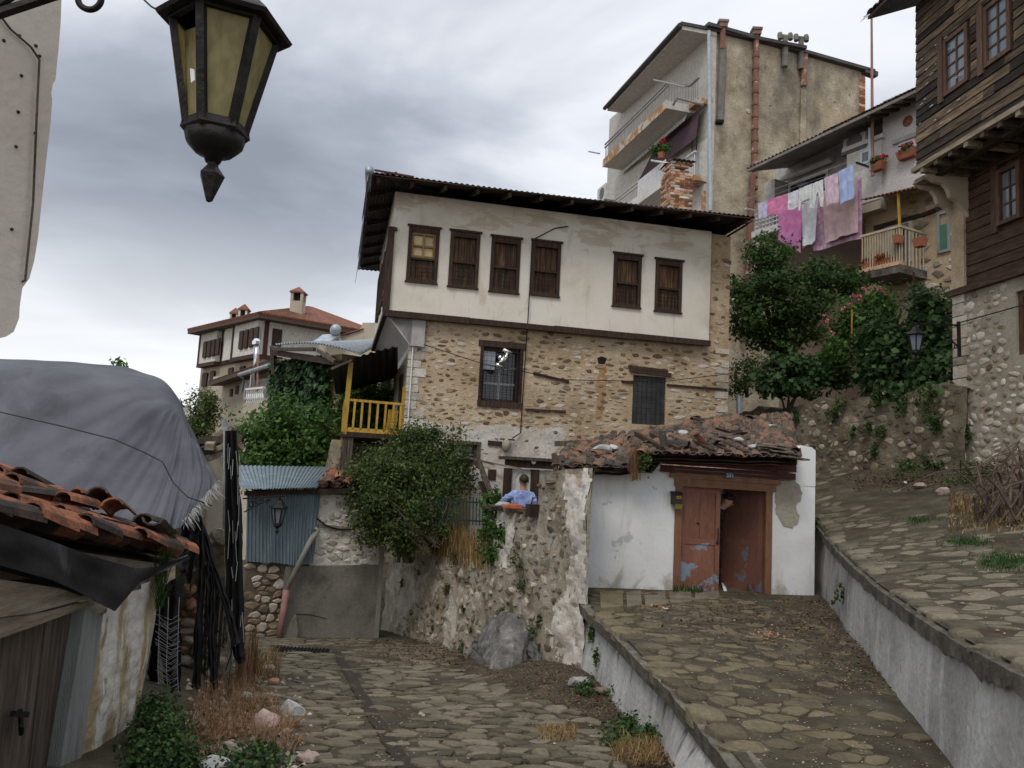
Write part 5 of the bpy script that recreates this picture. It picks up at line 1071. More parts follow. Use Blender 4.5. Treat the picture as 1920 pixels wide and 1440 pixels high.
MB().box(AS.at(1349, 229, .14), (.3, .25, .12)).build('flue_hole', 'dark', T)
c, p = flue(1418, 62, 320, 'box', .12)
for i in range(13):
    y = 105 + i * 22.5; q = AS.at(1418 - (y - 62) * .012, y, .14); MB().lathe([(.12, -.09), (.15, -.07), (.15, .05), (.12, .08)], q, 9).build('pipe_collar', 'fluepipe', c)
MB().tube([AS.at(1411, 330, .2), AS.at(1404, 470, .2), AS.at(1392, 640, .2)], .14, 8).build('flue', 'fluepipe', T)
c, p = flue(1472, 85, 125, 'tee', .13, 'chimgrey'); c, p = flue(1502, 88, 130, 'tee', .13, 'chimgrey')
MB().tube([AS.at(1509, 103, .16), AS.at(1507, 162, .16)], .13, 9).build('flue', 'fluepipe', T); MB().tube([AS.at(1507, 160, .08), AS.at(1503, 330, .06)], .14, 7).build('flue_chase', 'rough', T)
mb = MB(); rn = random.Random(2)
for i in range(16): z = ZA - .35 - i * .14; MB().wbox(AS, uS - .32 + rn.uniform(-.05, .02), uS + .01, z, z + .11, -.2, .012).build('corner_brick', 'brick', T)
for x, y in ((1334, 190), (1403, 209)): MB().lathe([(.12, 0), (.09, .03)], AS.at(x, y, .0), 7, AS.N).build('brick_patch', 'balcony_orange', T)
# balcony things
AC = thing('air_conditioner', 'air conditioner outdoor unit at the far lower end of the apartment balcony', 'air conditioner', AF.at(1158, 362, BW + .1))
r = AF.rect([(1150, 343), (1166, 340), (1166, 366), (1150, 368)], BW + .1); MB().wbox(AF, r[0], r[0] + 1.0, r[2], r[2] + .75, BW + .05, BW + .5).build('casing', 'acwhite', AC); MB().lathe([(.27, 0), (.27, .02)], AF.p(r[0] + .42, r[2] + .38, BW + .5), 14, AF.N).build('fan_grille', 'acdark', AC); MB().wbox(AF, r[0] - .1, r[0] + 1.1, r[2] - .06, r[2] - .01, BW + .02, BW + .55).build('shelf', 'acwhite', AC)
T2 = thing('potted_geranium', 'potted geranium with bright green leaves on the apartment balcony above the brick chimney', 'plant', AF.p(1.15, zs2 + .95, 1.5))
MB().lathe([(.12, 0), (.17, .22), (.18, .24)], AF.p(1.15, zs2 + .95, 1.5), 10).build('pot', 'pot', T2); foliage('leaves', [(AF.p(1.2, zs2 + 1.32, 1.5), (.38, .38, .26))], 500, .1, 'leaf_mid', T2, .7); foliage('flowers', [(AF.p(1.1, zs2 + 1.75, 1.5), (.12, .12, .18))], 50, .1, 'red_flower', T2, .9)
T2 = thing('drying_rack', 'dark wire drying rack hanging in the white recess of the apartment', 'rack', AF.p(.6, zs2 + 1.0, .3)); mb = MB(); mb.tube([AF.p(.6 + .22 * math.cos(a), zs2 + 1.5 + .45 * math.sin(a), .3) for a in np.linspace(0, 6.28, 15)], .02, 5); mb.build('hoop', 'iron', T2)
mb = MB()
for i in range(4): mb.wbox(AF, .45 + i * .1, .47 + i * .1, zs2 + 1.1, zs2 + 1.5, .29, .31)
mb.build('wires', 'iron', T2)
mb = MB(); P1, P2 = AF.p(.1, zs1 + .02, BW + .1), AF.p(1.9, zs1 - .2, BW + .9)
rackq = [AF.at(x, y, .9) for x, y in ((1272, 186), (1300, 190), (1322, 192), (1296, 202))]
mb.tube([AF.at(1226, 150, BW), AF.at(1285, 163, BW)], .04, 5); mb.tube([AF.at(1262, 197, BW + .4), AF.at(1270, 184, BW + .4), AF.at(1318, 197, .3)], .05, 5); mb.build('clothes_airer', 'grey_rail', label='folding metal airer jutting from the top apartment balcony', cat='clothes airer')
MB().tube([AF.at(1222, 301, BW), AF.at(1252, 306, BW + .3)], .05, 6).build('awning_pole', 'awn_white', label='short white pole sticking out beside the old brick chimney', cat='pole')
MB().tube([AF.at(1104, 284, BW), AF.at(1124, 288, BW)], .04, 6).build('awning_pole', 'grey_rail', label='thin grey pole jutting from the far end of the top apartment balcony', cat='pole')
# ================================================================ LAUNDRY HOUSE
LW = Wall(at(1418, 400, 25), at(1718, 300, 20)); T = thing('laundry_house', 'pinkish white house with overhanging roof and washing hung from its balcony', 'house', LW.p(4, 1.5))
uT = LW.uv(1790, 330)[0]; uA = 0; zB = LW.uv(1600, 395)[1]; zbal = LW.uv(1430, 425)[1] - .1
zt = LW.uv(1700, 190)[1]
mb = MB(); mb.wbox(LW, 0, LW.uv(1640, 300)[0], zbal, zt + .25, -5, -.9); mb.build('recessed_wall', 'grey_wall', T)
uR1 = LW.uv(1582, 300)[0]; MB().wbox(LW, LW.uv(1655, 300)[0], uT + 1, LW.uv(1690, 350)[1] - .1, zt + .3, -5, .0).build('upper_wall', 'laundry_wall', T)
uTow0, uTow1 = LW.uv(1590, 300)[0], LW.uv(1655, 300)[0]; ztow = LW.uv(1620, 275)[1]
MB().wbox(LW, uTow0, uTow1, zbal, ztow, -.9, .05).build('bathroom_box', 'far_white', T); MB().wbox(LW, uTow0 - .1, uTow1 + .1, ztow, ztow + .12, -.9, .15).build('box_coping', 'laundry_wall', T)
MB().wbox(LW, uTow0 - .05, uTow1, zbal - .5, zbal, -.9, .08).build('box_base', 'cream', T)
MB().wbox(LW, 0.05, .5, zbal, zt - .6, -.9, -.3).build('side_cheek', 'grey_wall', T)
mb = MB(); mb.wbox(LW, 0, uT, 1.0, zbal - .2, -5, -1.2); mb.build('lower_wall', 'brownwall', T)
slab_ = MB().wbox(LW, -.1, uTow1, zbal - .22, zbal, -1.2, .1).build('balcony', 'balcony_white', T)
mb = MB()
for i in range(4): mb.wbox(LW, 0, uTow0, zbal + .12 + i * .14, zbal + .15 + i * .14, .03, .06)
for i in range(24): mb.wbox(LW, i * uTow0 / 24, i * uTow0 / 24 + .03, zbal, zbal + .6, .0, .025)
mb.build('railing', 'awn_white', slab_)
# eave with corrugated sheet and props
e0, e1 = LW.at(1400, 316, 1.0), LW.at(1722, 163, .8)
b0_, b1_ = LW.p(LW.uv(1400, 316, 1)[0], e0.z + 1.1, -2.5), LW.p(LW.uv(1722, 163, .8)[0], e1.z + 1.1, -2.5)
corrugated(bilerp(e0, e1, b1_, b0_), 40, .03, 1, .02).build('roof_sheet', 'far_eave', T)
dz = V((0, 0, -.12)); mb = MB(); mb.hexa([e0 + dz, e1 + dz, b1_ + dz, b0_ + dz] + [x + dz * .3 for x in (e0, e1, b1_, b0_)]); mb.build('eave_soffit', 'chimgrey', T)
for i in (13, 14, 15, 16, 17): MB().bar(e0.lerp(e1, (i + .5) / 18) + dz * 1.3, b0_.lerp(b1_, (i + .5) / 18) + dz * 1.3, .08, .08).build('rafter', 'wood_dark', T)
for i in range(26): put_tile(T, 'tile_old', e0.lerp(e1, .5 + .5 * (i + .5) / 26) + V((0, 0, -.01)), -LW.N + V((0, 0, .14)), V((0, 0, 1)), False, 1.0, i % 3)
r = LW.rect([(1480, 345), (1556, 318), (1556, 365), (1480, 392)], -.9); f = frame_bars(MB(), LW, *r, .1, -.9, -.82).build('balcony_door', 'soffit', T); MB().wbox(LW, r[0] + .1, r[1] - .1, r[2] + .1, r[3] - .1, -.9, -.86).build('pane', 'glass', f)
MB().tube([LW.at(1465, 337, -.7), LW.at(1560, 298, -.7)], .1, 8).build('rolled_awning', 'soffit', T)
r = LW.rect([(1615, 285), (1634, 279), (1633, 304), (1614, 310)], .05); f = frame_bars(MB(), LW, *r, .06, .05, .09).build('window', 'white_paint', T); MB().wbox(LW, r[0] + .06, r[1] - .06, r[2] + .06, r[3] - .06, .051, .07).build('pane', 'glass_sky', f)
r = LW.rect([(1686, 268), (1716, 260), (1716, 296), (1686, 302)], 0); f = frame_bars(MB(), LW, *r, .06, .0, .04).build('window', 'white_paint', T); MB().wbox(LW, r[0] + .06, r[1] - .06, r[2] + .06, r[3] - .06, .003, .02).build('pane', 'glass_sky', f); MB().wbox(LW, r[0] - .15, r[1] + .1, r[3], r[3] + .12, .0, .1).build('lintel', 'grey_wall', f)
MB().lathe([(.16, 0), (.13, .02)], LW.at(1702, 227, .0), 9, LW.N).build('wall_hole', 'brick', T)
AC = thing('air_conditioner', 'white air conditioner outdoor unit under the laundry house eave', 'air conditioner', LW.at(1605, 275, .2)); r = LW.rect([(1581, 262), (1622, 246), (1622, 273), (1581, 284)], .05)
MB().wbox(LW, *r, -.35, .05).build('casing', 'acwhite', AC); MB().lathe([(.26, 0), (.26, .02)], LW.p(r[0] + .38, (r[2] + r[3]) / 2, .05), 14, LW.N).build('fan_grille', 'acdark', AC); MB().wbox(LW, r[0] - .05, r[1] + .05, r[2] - .1, r[2] - .02, -.35, .1).build('support', 'acdark', AC)
# lower right: stone storey, red lean-to, small balcony
LS = LW.off(-.25); u0s = LW.uv(1612, 420)[0]
mb = MB(); mb.wbox(LS, u0s, uT + .6, 1.0, LW.uv(1690, 350)[1], -3, 0); mb.build('stone_storey', 'mortar', T)
stones(T, 'stone', LS.p, (LS.uv(1690, 430)[0], LS.uv(1795, 430)[0], 2.6, LS.uv(1690, 352)[1] - .1), (.42, .21), 'stone_pale', shrink=(.5, .95), proud=(.01, .04), npart=170, k=7, seed=31, jit=1.3, soft=.06, smooth=False, top=.7, keep=lambda u, z, p: not (LS.uv(1752, 430)[0] - .1 < u < LS.uv(1785, 430)[0] + .1 and LS.uv(1765, 480)[1] < z < LS.uv(1765, 392)[1]))
A, B = LS.at(1615, 375, 1.3), LS.at(1742, 345, .9); C, D = LS.p(LS.uv(1742, 345, .9)[0], B.z + .35, -.1), LS.p(LS.uv(1615, 375, 1.3)[0], A.z + .5, -.1)
corrugated(bilerp(A, B, C, D), 16, .03, 1).build('lean_to_roof', 'tile_far', T)
MB().bar(LS.at(1684, 360, .95), LS.at(1688, 450, .95), .05, .05).build('lean_to_post', 'yellow', T); MB().bar(LS.at(1640, 428, .02), LS.at(1724, 405, .02), .1, .12).build('tie_beam', 'wood_dark', T); MB().bar(LS.at(1724, 406, .02), LS.at(1785, 382, .02), .1, .1).build('tie_beam', 'wood_dark', T)
bz = LS.uv(1690, 497, 1.0)[1]; q = [LS.at(1627, 515, .05), LS.at(1727, 512, .05)]
bu0, bu1 = LS.uv(1613, 512, 1.1)[0], LS.uv(1689, 500, 1.1)[0]
bal = MB().wbox(LS, bu0, bu1, bz - .22, bz, 0.002, 1.15).build('balcony', 'capstone', T); MB().wbox(LS, bu0, bu1, bz - .02, bz + .08, .95, 1.16).build('balcony_kerb', 'brick', bal)
for i in range(15): u = bu0 + .05 + i * (bu1 - bu0 - .1) / 14; MB().bar(LS.p(u, bz, 1.08), LS.p(u, bz + 1.0, 1.08), .03).build('baluster', 'cream_rail', bal)
for i in range(7): MB().bar(LS.p(bu1 - .04, bz, .1 + i * .15), LS.p(bu1 - .04, bz + 1, .1 + i * .15), .03).build('baluster', 'cream_rail', bal)
MB().bar(LS.p(bu0, bz + 1.02, 1.08), LS.p(bu1, bz + 1.02, 1.08), .06).build('handrail', 'cream_rail', bal); MB().bar(LS.p(bu1 - .04, bz + 1.02, 1.08), LS.p(bu1 - .04, bz + 1.02, 0), .06).build('handrail', 'cream_rail', bal)
r = LS.rect([(1661, 420), (1714, 413), (1710, 495), (1658, 498)]); MB().wbox(LS, *r, .003, .03).build('white_door_reveal', 'far_white', T); f = frame_bars(MB(), LS, r[0] + .3, r[1] - .12, r[2], r[3] - .1, .07, .03, .08).build('balcony_door', 'grey_rail', T); MB().wbox(LS, r[0] + .37, r[1] - .19, r[2] + .1, r[3] - .17, .031, .05).build('pane', 'glass', f)
r = LS.rect([(1760, 398), (1784, 394), (1782, 472), (1758, 476)]); f = frame_bars(MB(), LS, *r, .07, .01, .06).build('window', 'plank_bluish', T); MB().wbox(LS, r[0] + .07, r[1] - .07, r[2] + .07, r[3] - .5, .012, .04).build('pane', 'glass_sky', f); MB().wbox(LS, r[0] + .07, r[1] - .07, r[2] + .07, r[2] + .75, .041, .05).build('blind', 'green_curtain', f)
def pot(u, z, h, W, lab, w_=.3, fl='red_flower'):
    w_ *= .68
    t = thing('flower_pot', lab, 'flower pot', W.p(u, z, h)); MB().hexa([W.p(u - w_ * .8, z, h - .1), W.p(u + w_ * .8, z, h - .1), W.p(u + w_ * .8, z, h + .1), W.p(u - w_ * .8, z, h + .1), W.p(u - w_, z + .22, h - .13), W.p(u + w_, z + .22, h - .13), W.p(u + w_, z + .22, h + .13), W.p(u - w_, z + .22, h + .13)]).build('pot', 'pot', t)
    if fl: foliage('flowers', [(W.p(u, z + .3, h), (w_ * .9, .14, .12))], 90, .09, fl, t, .9); foliage('leaves', [(W.p(u, z + .26, h), (w_ * .9, .14, .1))], 90, .1, 'leaf_mid', t, .7)
u_, z_ = LW.uv(1646, 320, .3); pot(u_, z_, .3, LW, 'terracotta pot of red flowers hooked beside the pole of the laundry house'); u_, z_ = LW.uv(1702, 297, .1); pot(u_, z_, .1, LW, 'terracotta window box with red flowers in the white upper window', .42)
u_, z_ = LS.uv(1725, 463, 1.15); pot(u_, z_, 1.15, LS, 'plain terracotta pot on the right end of the small balcony rail', .2, None); u_, z_ = LS.uv(1684, 457, 1.15); pot(u_, z_, 1.15, LS, 'small terracotta pot hung on the small balcony rail by the yellow post', .12, None)
pot(bu0 + (bu1 - bu0) * .55, bz + .04, .98, LS, 'trough of scarlet flowers on the middle of the small balcony floor', .35); pot(bu0 + (bu1 - bu0) * .12, bz + .02, .98, LS, 'trough of scarlet flowers at the left end of the small balcony floor', .22)
T3 = thing('television_antenna', 'tall rusty television antenna mast rising from the laundry house', 'antenna', LW.at(1630, 330, .35)); MB().tube([LW.at(1636, 330, .35), LW.at(1634, 20, .35)], [.05, .03], 7).build('mast', 'pipe_pink', T3); MB().tube([LW.at(1630, 240, .4), LW.at(1632, 320, .4)], .035, 6).build('bracket_pole', 'tin', T3)
mb = MB(); c_ = LW.at(1634, 24, .35)
for i in range(7): mb.tube([c_ + LW.U * (i * .09 - .2) + V((0, -.3, .02 * i)), c_ + LW.U * (i * .09 - .2) + V((0, .3, .02 * i))], .008, 4)
mb.tube([c_ - LW.U * .25, c_ + LW.U * .45 + V((0, 0, .14))], .012, 4); mb.build('antenna_head', 'tin', T3)
# washing line
u_a, z_a = LW.uv(1418, 380, .95); u_b, z_b = LW.uv(1612, 309, .95)
for k in range(3): MB().tube([LW.p(u_a - .3, z_a + .05, .6 + .35 * k), LW.p(u_b + .3, z_b + .02, .6 + .35 * k)], .005, 4).build('washing_line', 'thread', label=('washing line nearest the laundry house wall', 'middle washing line between the two others', 'outer washing line carrying the small clothes')[k], cat='washing line')
mb = MB(); mb.bar(LW.at(1398, 391, 1.3), LW.at(1424, 396, .2), .05); mb.build('line_bracket', 'white_paint', label='white bracket at the left end of the washing lines', cat='bracket'); mb = MB(); mb.bar(LW.at(1606, 305, 1.3), LW.at(1632, 314, .1), .05); mb.build('line_bracket', 'iron', label='dark bracket at the right end of the washing lines', cat='bracket')
def cloth(name, q, h, m_, lab, cat, fold=.03, nf=4, seed=0, outline=None):
    """q: picture corners tl tr br bl hung at h out from the wall"""
    c = [LW.uv(x, y, h) for x, y in q]; mb = MB()
    def fn(s, t_, k=0):
        u = (c[0][0] * (1 - s) + c[1][0] * s) * (1 - t_) + (c[3][0] * (1 - s) + c[2][0] * s) * t_; z = (c[0][1] * (1 - s) + c[1][1] * s) * (1 - t_) + (c[3][1] * (1 - s) + c[2][1] * s) * t_
        return LW.p(u, z + .02 * math.sin(s * 9 + seed) * t_, h + fold * math.sin(s * nf * 6.28 + seed + 1.3 * t_) * (.3 + .7 * t_) + .02 * mn.noise(V((s * 5, t_ * 4, seed))) + k * .008)
    cells = lambda s, t_: outline is None or outline(s, t_)
    nu, nv = 36, 28
    for k in (0, 1):
        b_ = len(mb.v); mb.v += [tuple(fn(i / nu, j / nv, k)) for j in range(nv + 1) for i in range(nu + 1)]
        fs = [(b_ + j * (nu + 1) + i, b_ + j * (nu + 1) + i + 1, b_ + (j + 1) * (nu + 1) + i + 1, b_ + (j + 1) * (nu + 1) + i) for j in range(nv) for i in range(nu) if cells((i + .5) / nu, (j + .5) / nv)]
        mb.f += fs; mb.m += [0] * len(fs)
    return mb.build(name, m_, smooth=True, label=lab, cat=cat, group='washing on the lines')
cloth('bed_sheet', [(1460, 395), (1506, 378), (1502, 474), (1460, 455)], .62, 'magenta', 'large magenta sheet hanging lowest on the left of the washing line', 'sheet', .02, 2, 1)
cloth('bed_sheet', [(1525, 372), (1616, 333), (1617, 446), (1525, 472)], .64, 'floral', 'mauve floral sheet hanging behind the dusty pink cover', 'sheet', .02, 2, 2)
cloth('bed_cover', [(1542, 362), (1608, 330), (1608, 434), (1546, 456)], .82, 'rose_cloth', 'dusty pink cover hanging in front of the floral sheet', 'bed cover', .035, 3, 3)
cloth('pillow_case', [(1503, 384), (1535, 368), (1530, 452), (1504, 466)], .84, 'white_cloth', 'long white cloth hanging between magenta sheet and pink cover', 'cloth', .04, 1.5, 4)
cloth('small_cloth', [(1421, 382), (1439, 376), (1439, 406), (1423, 411)], 1.3, 'lilac', 'small bluish white cloth at the left end of the line', 'cloth', .02, 2, 5)
cloth('pink_cloth', [(1440, 375), (1477, 363), (1477, 397), (1440, 405)], 1.3, 'pink', 'bright pink cloth, second piece from the left on the outer line', 'cloth', .015, 2, 6)
cloth('small_cloth', [(1478, 363), (1498, 355), (1498, 388), (1478, 395)], 1.3, 'white_cloth', 'small white cloth between the bright pink cloth and the dotted shirt', 'cloth', .02, 2, 7)
cloth('baby_shirt', [(1499, 354), (1523, 344), (1522, 388), (1497, 396)], 1.3, 'dots', 'dotted baby shirt hanging upside down by its hem', 'shirt', .012, 2, 8, lambda s, t_: t_ < .62 or s < .13 or s > .87)
cloth('baby_trousers', [(1524, 344), (1544, 336), (1544, 386), (1522, 390)], 1.3, 'dots', 'dotted baby trousers next to the dotted shirt', 'trousers', .012, 2, 9, lambda s, t_: t_ < .42 or abs(s - .5) > (t_ - .35) * .42)
cloth('hand_towel', [(1545, 334), (1571, 324), (1573, 378), (1549, 386)], 1.3, 'pale_pink', 'pale pink towel between dotted trousers and pale blue towel', 'towel', .02, 2, 10)
cloth('hand_towel', [(1572, 322), (1600, 308), (1603, 369), (1576, 383)], 1.3, 'blue_cloth', 'pale blue towel at the right end of the line', 'towel', .02, 2, 11)
# ================================================================ CORRUGATED SHED
SW = Wall(at(456, 1190, 14.6), at(716, 1183, 15.9)); T = thing('tin_shed', 'shed of blue grey corrugated sheet beside white painted stones on a rubble base', 'shed', SW.p(1.4, -3.6))
uM = SW.uv(590, 1000)[0]; uX = SW.uv(716, 1050)[0]; zc_ = SW.uv(520, 1055)[1]; zt = SW.uv(530, 920)[1]; zr = SW.uv(620, 1060)[1]; uP = SW.uv(545, 1120)[0]
MB().wbox(SW, -.05, uM, -4.2, zc_, -.5, -.04).build('base_core', 'mortar_dark', T)
stones(T, 'stone', lambda u, v, h: SW.p(u, v, h - .04), (-.05, uP + .05, -3.7, zc_ + .02), (.21, .135), 'stone_warm', shrink=(.82, .98), proud=(.01, .05), npart=200, k=7, seed=41, jit=1.25, soft=.08, smooth=False, top=.7, mats=['stone_warm', 'stone_warm', 'stone_grey', 'stone_warm', 'stone_pale'])
MB().wbox(SW, uP - .15, uX, -4.2, zr, -.5, .03).build('cement_wall', 'render', T)
MB().wbox(SW, uM - .05, uX, zr, zt - .05, -.5, -.02).build('white_wall', 'stone_white', T)
stones(T, 'stone', lambda u, v, h: SW.p(u, v, h - .02), (uM + .02, uX, zr + .01, zt - .1), (.20, .13), 'stone_white', shrink=(.7, .98), proud=(.005, .04), npart=200, k=7, seed=42, jit=1.3, soft=.08, smooth=False, top=.7)
MB().wbox(SW, uX - .06, uX + .02, -4.2, zr + .55, -.1, .06).build('corner_pipe_box', 'pipe_beige', T)
pz = [(463, 922, 461, 1053), (505, 921, 507, 1056), (552, 919, 549, 1060), (599, 918, 584, 1057)]
for i in range(3):
    a, b = pz[i], pz[i + 1]; tl, bl, tr, br = SW.at(a[0], a[1], .03 + i * .012), SW.at(a[2], a[3] + R.uniform(-2, 2), .05 + i * .012), SW.at(b[0] + 3, b[1], .03 + i * .012), SW.at(b[2] + 3, b[3], .05 + i * .012)
    corrugated(bilerp(bl, br, tr, tl), 7, .014, 2).build('wall_sheet', 'tin_blue', T)
MB().wbox(SW, -.02, uM, zc_, zt, -.3, -.05).build('wall_backing', 'dark', T)
A, B, C, D = SW.at(455, 917, .55), SW.at(594, 914, .35), SW.p(SW.uv(640, 870, -2.2)[0], SW.uv(648, 876, -2.2)[1], -2.2), SW.p(-.1, SW.uv(640, 872, -2.6)[1] - .12, -2.6)
corrugated(bilerp(A, B, C, D), 27, .012, 3, .006).build('roof_sheet', 'tin_blue', T)
MB().bar(SW.at(459, 925, .3), SW.at(592, 922, .1), .08, .08).build('eave_beam', 'wood_dark', T)
A, B, C, D = SW.at(594, 915, .2), SW.at(690, 912, .2), SW.at(690, 870, -1.8), SW.at(640, 872, -1.8)
MB().hexa([x - V((0, 0, .12)) for x in (A, B, C, D)] + [x - V((0, 0, .03)) for x in (A, B, C, D)]).build('roof_deck', 'wood_dark', T)
tile_roof(T, 'tile', bilerp(A, B, C, D), 6, 6, .05, 5, miss=.12)
MB().tube([SW.at(590, 992, .12), SW.at(596, 994, .12), SW.at(583, 1012, .14), SW.at(537, 1105, .14)], .055, 9).build('drain_pipe', 'pipe_beige', T, smooth=True)
MB().tube([SW.at(537, 1105, .14), SW.at(531, 1150, .14), SW.at(524, 1196, .2)], .062, 9).build('drain_pipe', 'pipe_pink', T, smooth=True)
MB().bar(SW.at(596, 985, .0), SW.at(656, 990, .0), .06, .05).build('tie_beam', 'plank_pale', T)
cable('hose', [SW.at(594, 972, .05), SW.at(612, 986, .08), SW.at(636, 993, .05), SW.at(665, 992, .05)], .018, 'iron', '', parent=T)
mb = MB(); mb.slab([SW.at(x, y, .03) for x, y in ((528, 1192), (552, 1150), (556, 1180), (552, 1200))], SW.N * .12); mb.build('pipe_haunch', 'render', T)
cable('crack_ledge', [SW.at(552, 1151, .034), SW.at(585, 1153, .034), SW.at(612, 1160, .034)], .006, 'dark', '', parent=T)
# stub of stone wall and slope behind the shed
mb = MB(); WQ = Wall(at(606, 900, 18.5), at(640, 900, 18)); mb.slab([WQ.at(604, 900), WQ.at(650, 905), WQ.at(648, 828), WQ.at(622, 824)], -WQ.N * 1.2); t = mb.build('garden_wall_stub', 'rubble', label='short rubble wall stub standing under the yellow balcony props', cat='wall')
# ================================================================ TERRACE WALL
b_pts = [(722, 1180), (800, 1206), (870, 1222), (960, 1232), (1030, 1242), (1105, 1252)]
g0 = V((onlow(722, 1180).x, onlow(722, 1180).y, 0)); g1 = V((onlow(1105, 1256).x, onlow(1105, 1256).y, 0))
TW = Wall(g0, g1)
T = thing('terrace_wall', 'tall crumbling rubble wall with flaking whitewash under the bush and beside the gatehouse', 'wall', TW.p(2.5, -3.3))
outline = [(722, 1240), (722, 1043), (760, 1036), (800, 1041), (850, 1046), (900, 1052), (924, 1052), (925, 958), (970, 957), (1009, 960), (1014, 900), (1030, 886), (1062, 880), (1100, 877), (1100, 1000), (1110, 1300)]
zlow = -4.2
def tz(u):
    """height of the wall top"""
    tops = [TW.uv(x, y) for x, y in ((722, 1043), (760, 1036), (800, 1041), (850, 1046), (900, 1052), (924, 1052), (925.5, 958), (970, 957), (1009, 960), (1012, 900), (1030, 886), (1062, 880), (1104, 877))]
    for a, b in zip(tops, tops[1:]):
        if a[0] <= u <= b[0]: return a[1] + (b[1] - a[1]) * (u - a[0]) / max(1e-6, b[0] - a[0])
    return tops[0][1] if u < tops[0][0] else tops[-1][1]
uE_ = TW.uv(1104, 1000)[0]; u925 = TW.uv(925, 1000)[0]; u1010 = TW.uv(1011, 950)[0]
def bulge(u, z): return .07 * mn.noise(V((u * 1.1, z * 1.1, 2))) + .045 * mn.noise(V((u * 3.5, z * 3.5, 5))) + .02 * mn.noise(V((u * 10, z * 10, 8))) + .10 * sstep(-2.2, -3.4, z)
cuts = sorted(set([0.0, u925, u1010, uE_])); 
mb = MB()
for a, b in zip(cuts, cuts[1:]):
    n_ = max(6, int((b - a) / .06)); a2, b2 = a + .0005, b - .0005
    mb.grid(n_, 44, lambda s, t_: TW.p(a2 + (b2 - a2) * s, zlow + (tz(a2 + (b2 - a2) * s) - zlow) * t_, bulge(a2 + (b2 - a2) * s, zlow + (tz(a2 + (b2 - a2) * s) - zlow) * t_)))
    mb.grid(n_, 3, lambda s, t_: TW.p(a2 + (b2 - a2) * s, tz(a2 + (b2 - a2) * s), bulge(a2 + (b2 - a2) * s, tz(a2 + (b2 - a2) * s)) * (1 - t_) - min(.42, .02 + (uE_ - a2 - (b2 - a2) * s)) * t_))
for uu, z0, z1 in ((u925, tz(u925 - .01), tz(u925 + .01)), (u1010, tz(u1010 - .02), tz(u1010 + .03)), (uE_, -3.5, tz(uE_))): mb.grid(4, 8, lambda s, t_: TW.p(uu, z0 + (z1 - z0) * t_, bulge(uu, z0 + (z1 - z0) * t_) * (1 - s) - min(.42, .02 + uE_ - uu) * s))
mb.wbox(TW, 0, u925, zlow, TW.uv(850, 1046)[1] - .1, -.5, -.42); mb.build('wall_body', 'rubble', T, smooth=True)
# plaster skins that still cling to it: (picture outline)
skins = [[(927, 962), (972, 964), (968, 1000), (955, 1035), (950, 1060), (938, 1062), (930, 1040)], [(1058, 884), (1101, 880), (1102, 1000), (1104, 1120), (1108, 1215), (1085, 1248), (1062, 1240), (1040, 1225), (1033, 1180), (1044, 1140), (1060, 1100), (1070, 1060), (1075, 1010), (1062, 960)],
         [(848, 1100), (866, 1095), (862, 1150), (858, 1212), (842, 1216), (840, 1160)], [(724, 1068), (770, 1075), (835, 1082), (820, 1120), (790, 1125), (770, 1150), (752, 1180), (725, 1180)]]
SKP = []
for sk in skins:
    pu = [TW.uv(x, y) for x, y in sk]; SKP.append(pu)
st_ = .045
def insk(u, z, P=SKP):
    du, dz = .14 * mn.noise(V((u * 4, z * 4, 3))) + .05 * mn.noise(V((u * 13, z * 13, 3))), .14 * mn.noise(V((u * 4, z * 4, 13))) + .05 * mn.noise(V((u * 13, z * 13, 13)))
    return any(inpoly(u + du, z + dz, p) for p in P)
for PS, m_ in ((SKP[:2], 'patchy'), (SKP[2:], 'old_plaster')):
    mb = MB(); u = 0
    while u < uE_:
        z = -3.5
        while z < .1:
            if insk(u + st_ / 2, z + st_ / 2, PS) and z + st_ < tz(u + st_ / 2) + .02: mb.add([TW.p(a, b, bulge(a, b) + .006 + .014 * mn.noise(V((a * 2.3, b * 2.3, 31)))) for a, b in ((u, z), (u + st_, z), (u + st_, z + st_), (u, z + st_))], [(0, 1, 2, 3)])
            z += st_
        u += st_
    mb.build('plaster_skin', m_, T, smooth=True)
stones(T, 'stone', lambda u, v, h: TW.p(u, v, h + bulge(u, v)), (.05, uE_ - .03, -3.5, TW.uv(1050, 880)[1]), (.21, .135), 'stone_grey', shrink=(.3, .85), proud=(.0, .04), npart=300, k=7, seed=51, jit=1.35, soft=.05, smooth=False, top=.65, keep=lambda u, z, p: z < tz(u) - .08 and not insk(u, z) and R.random() < .85, mats=['stone_grey', 'stone_grey', 'stone_pale', 'rubble', 'stone_warm'])
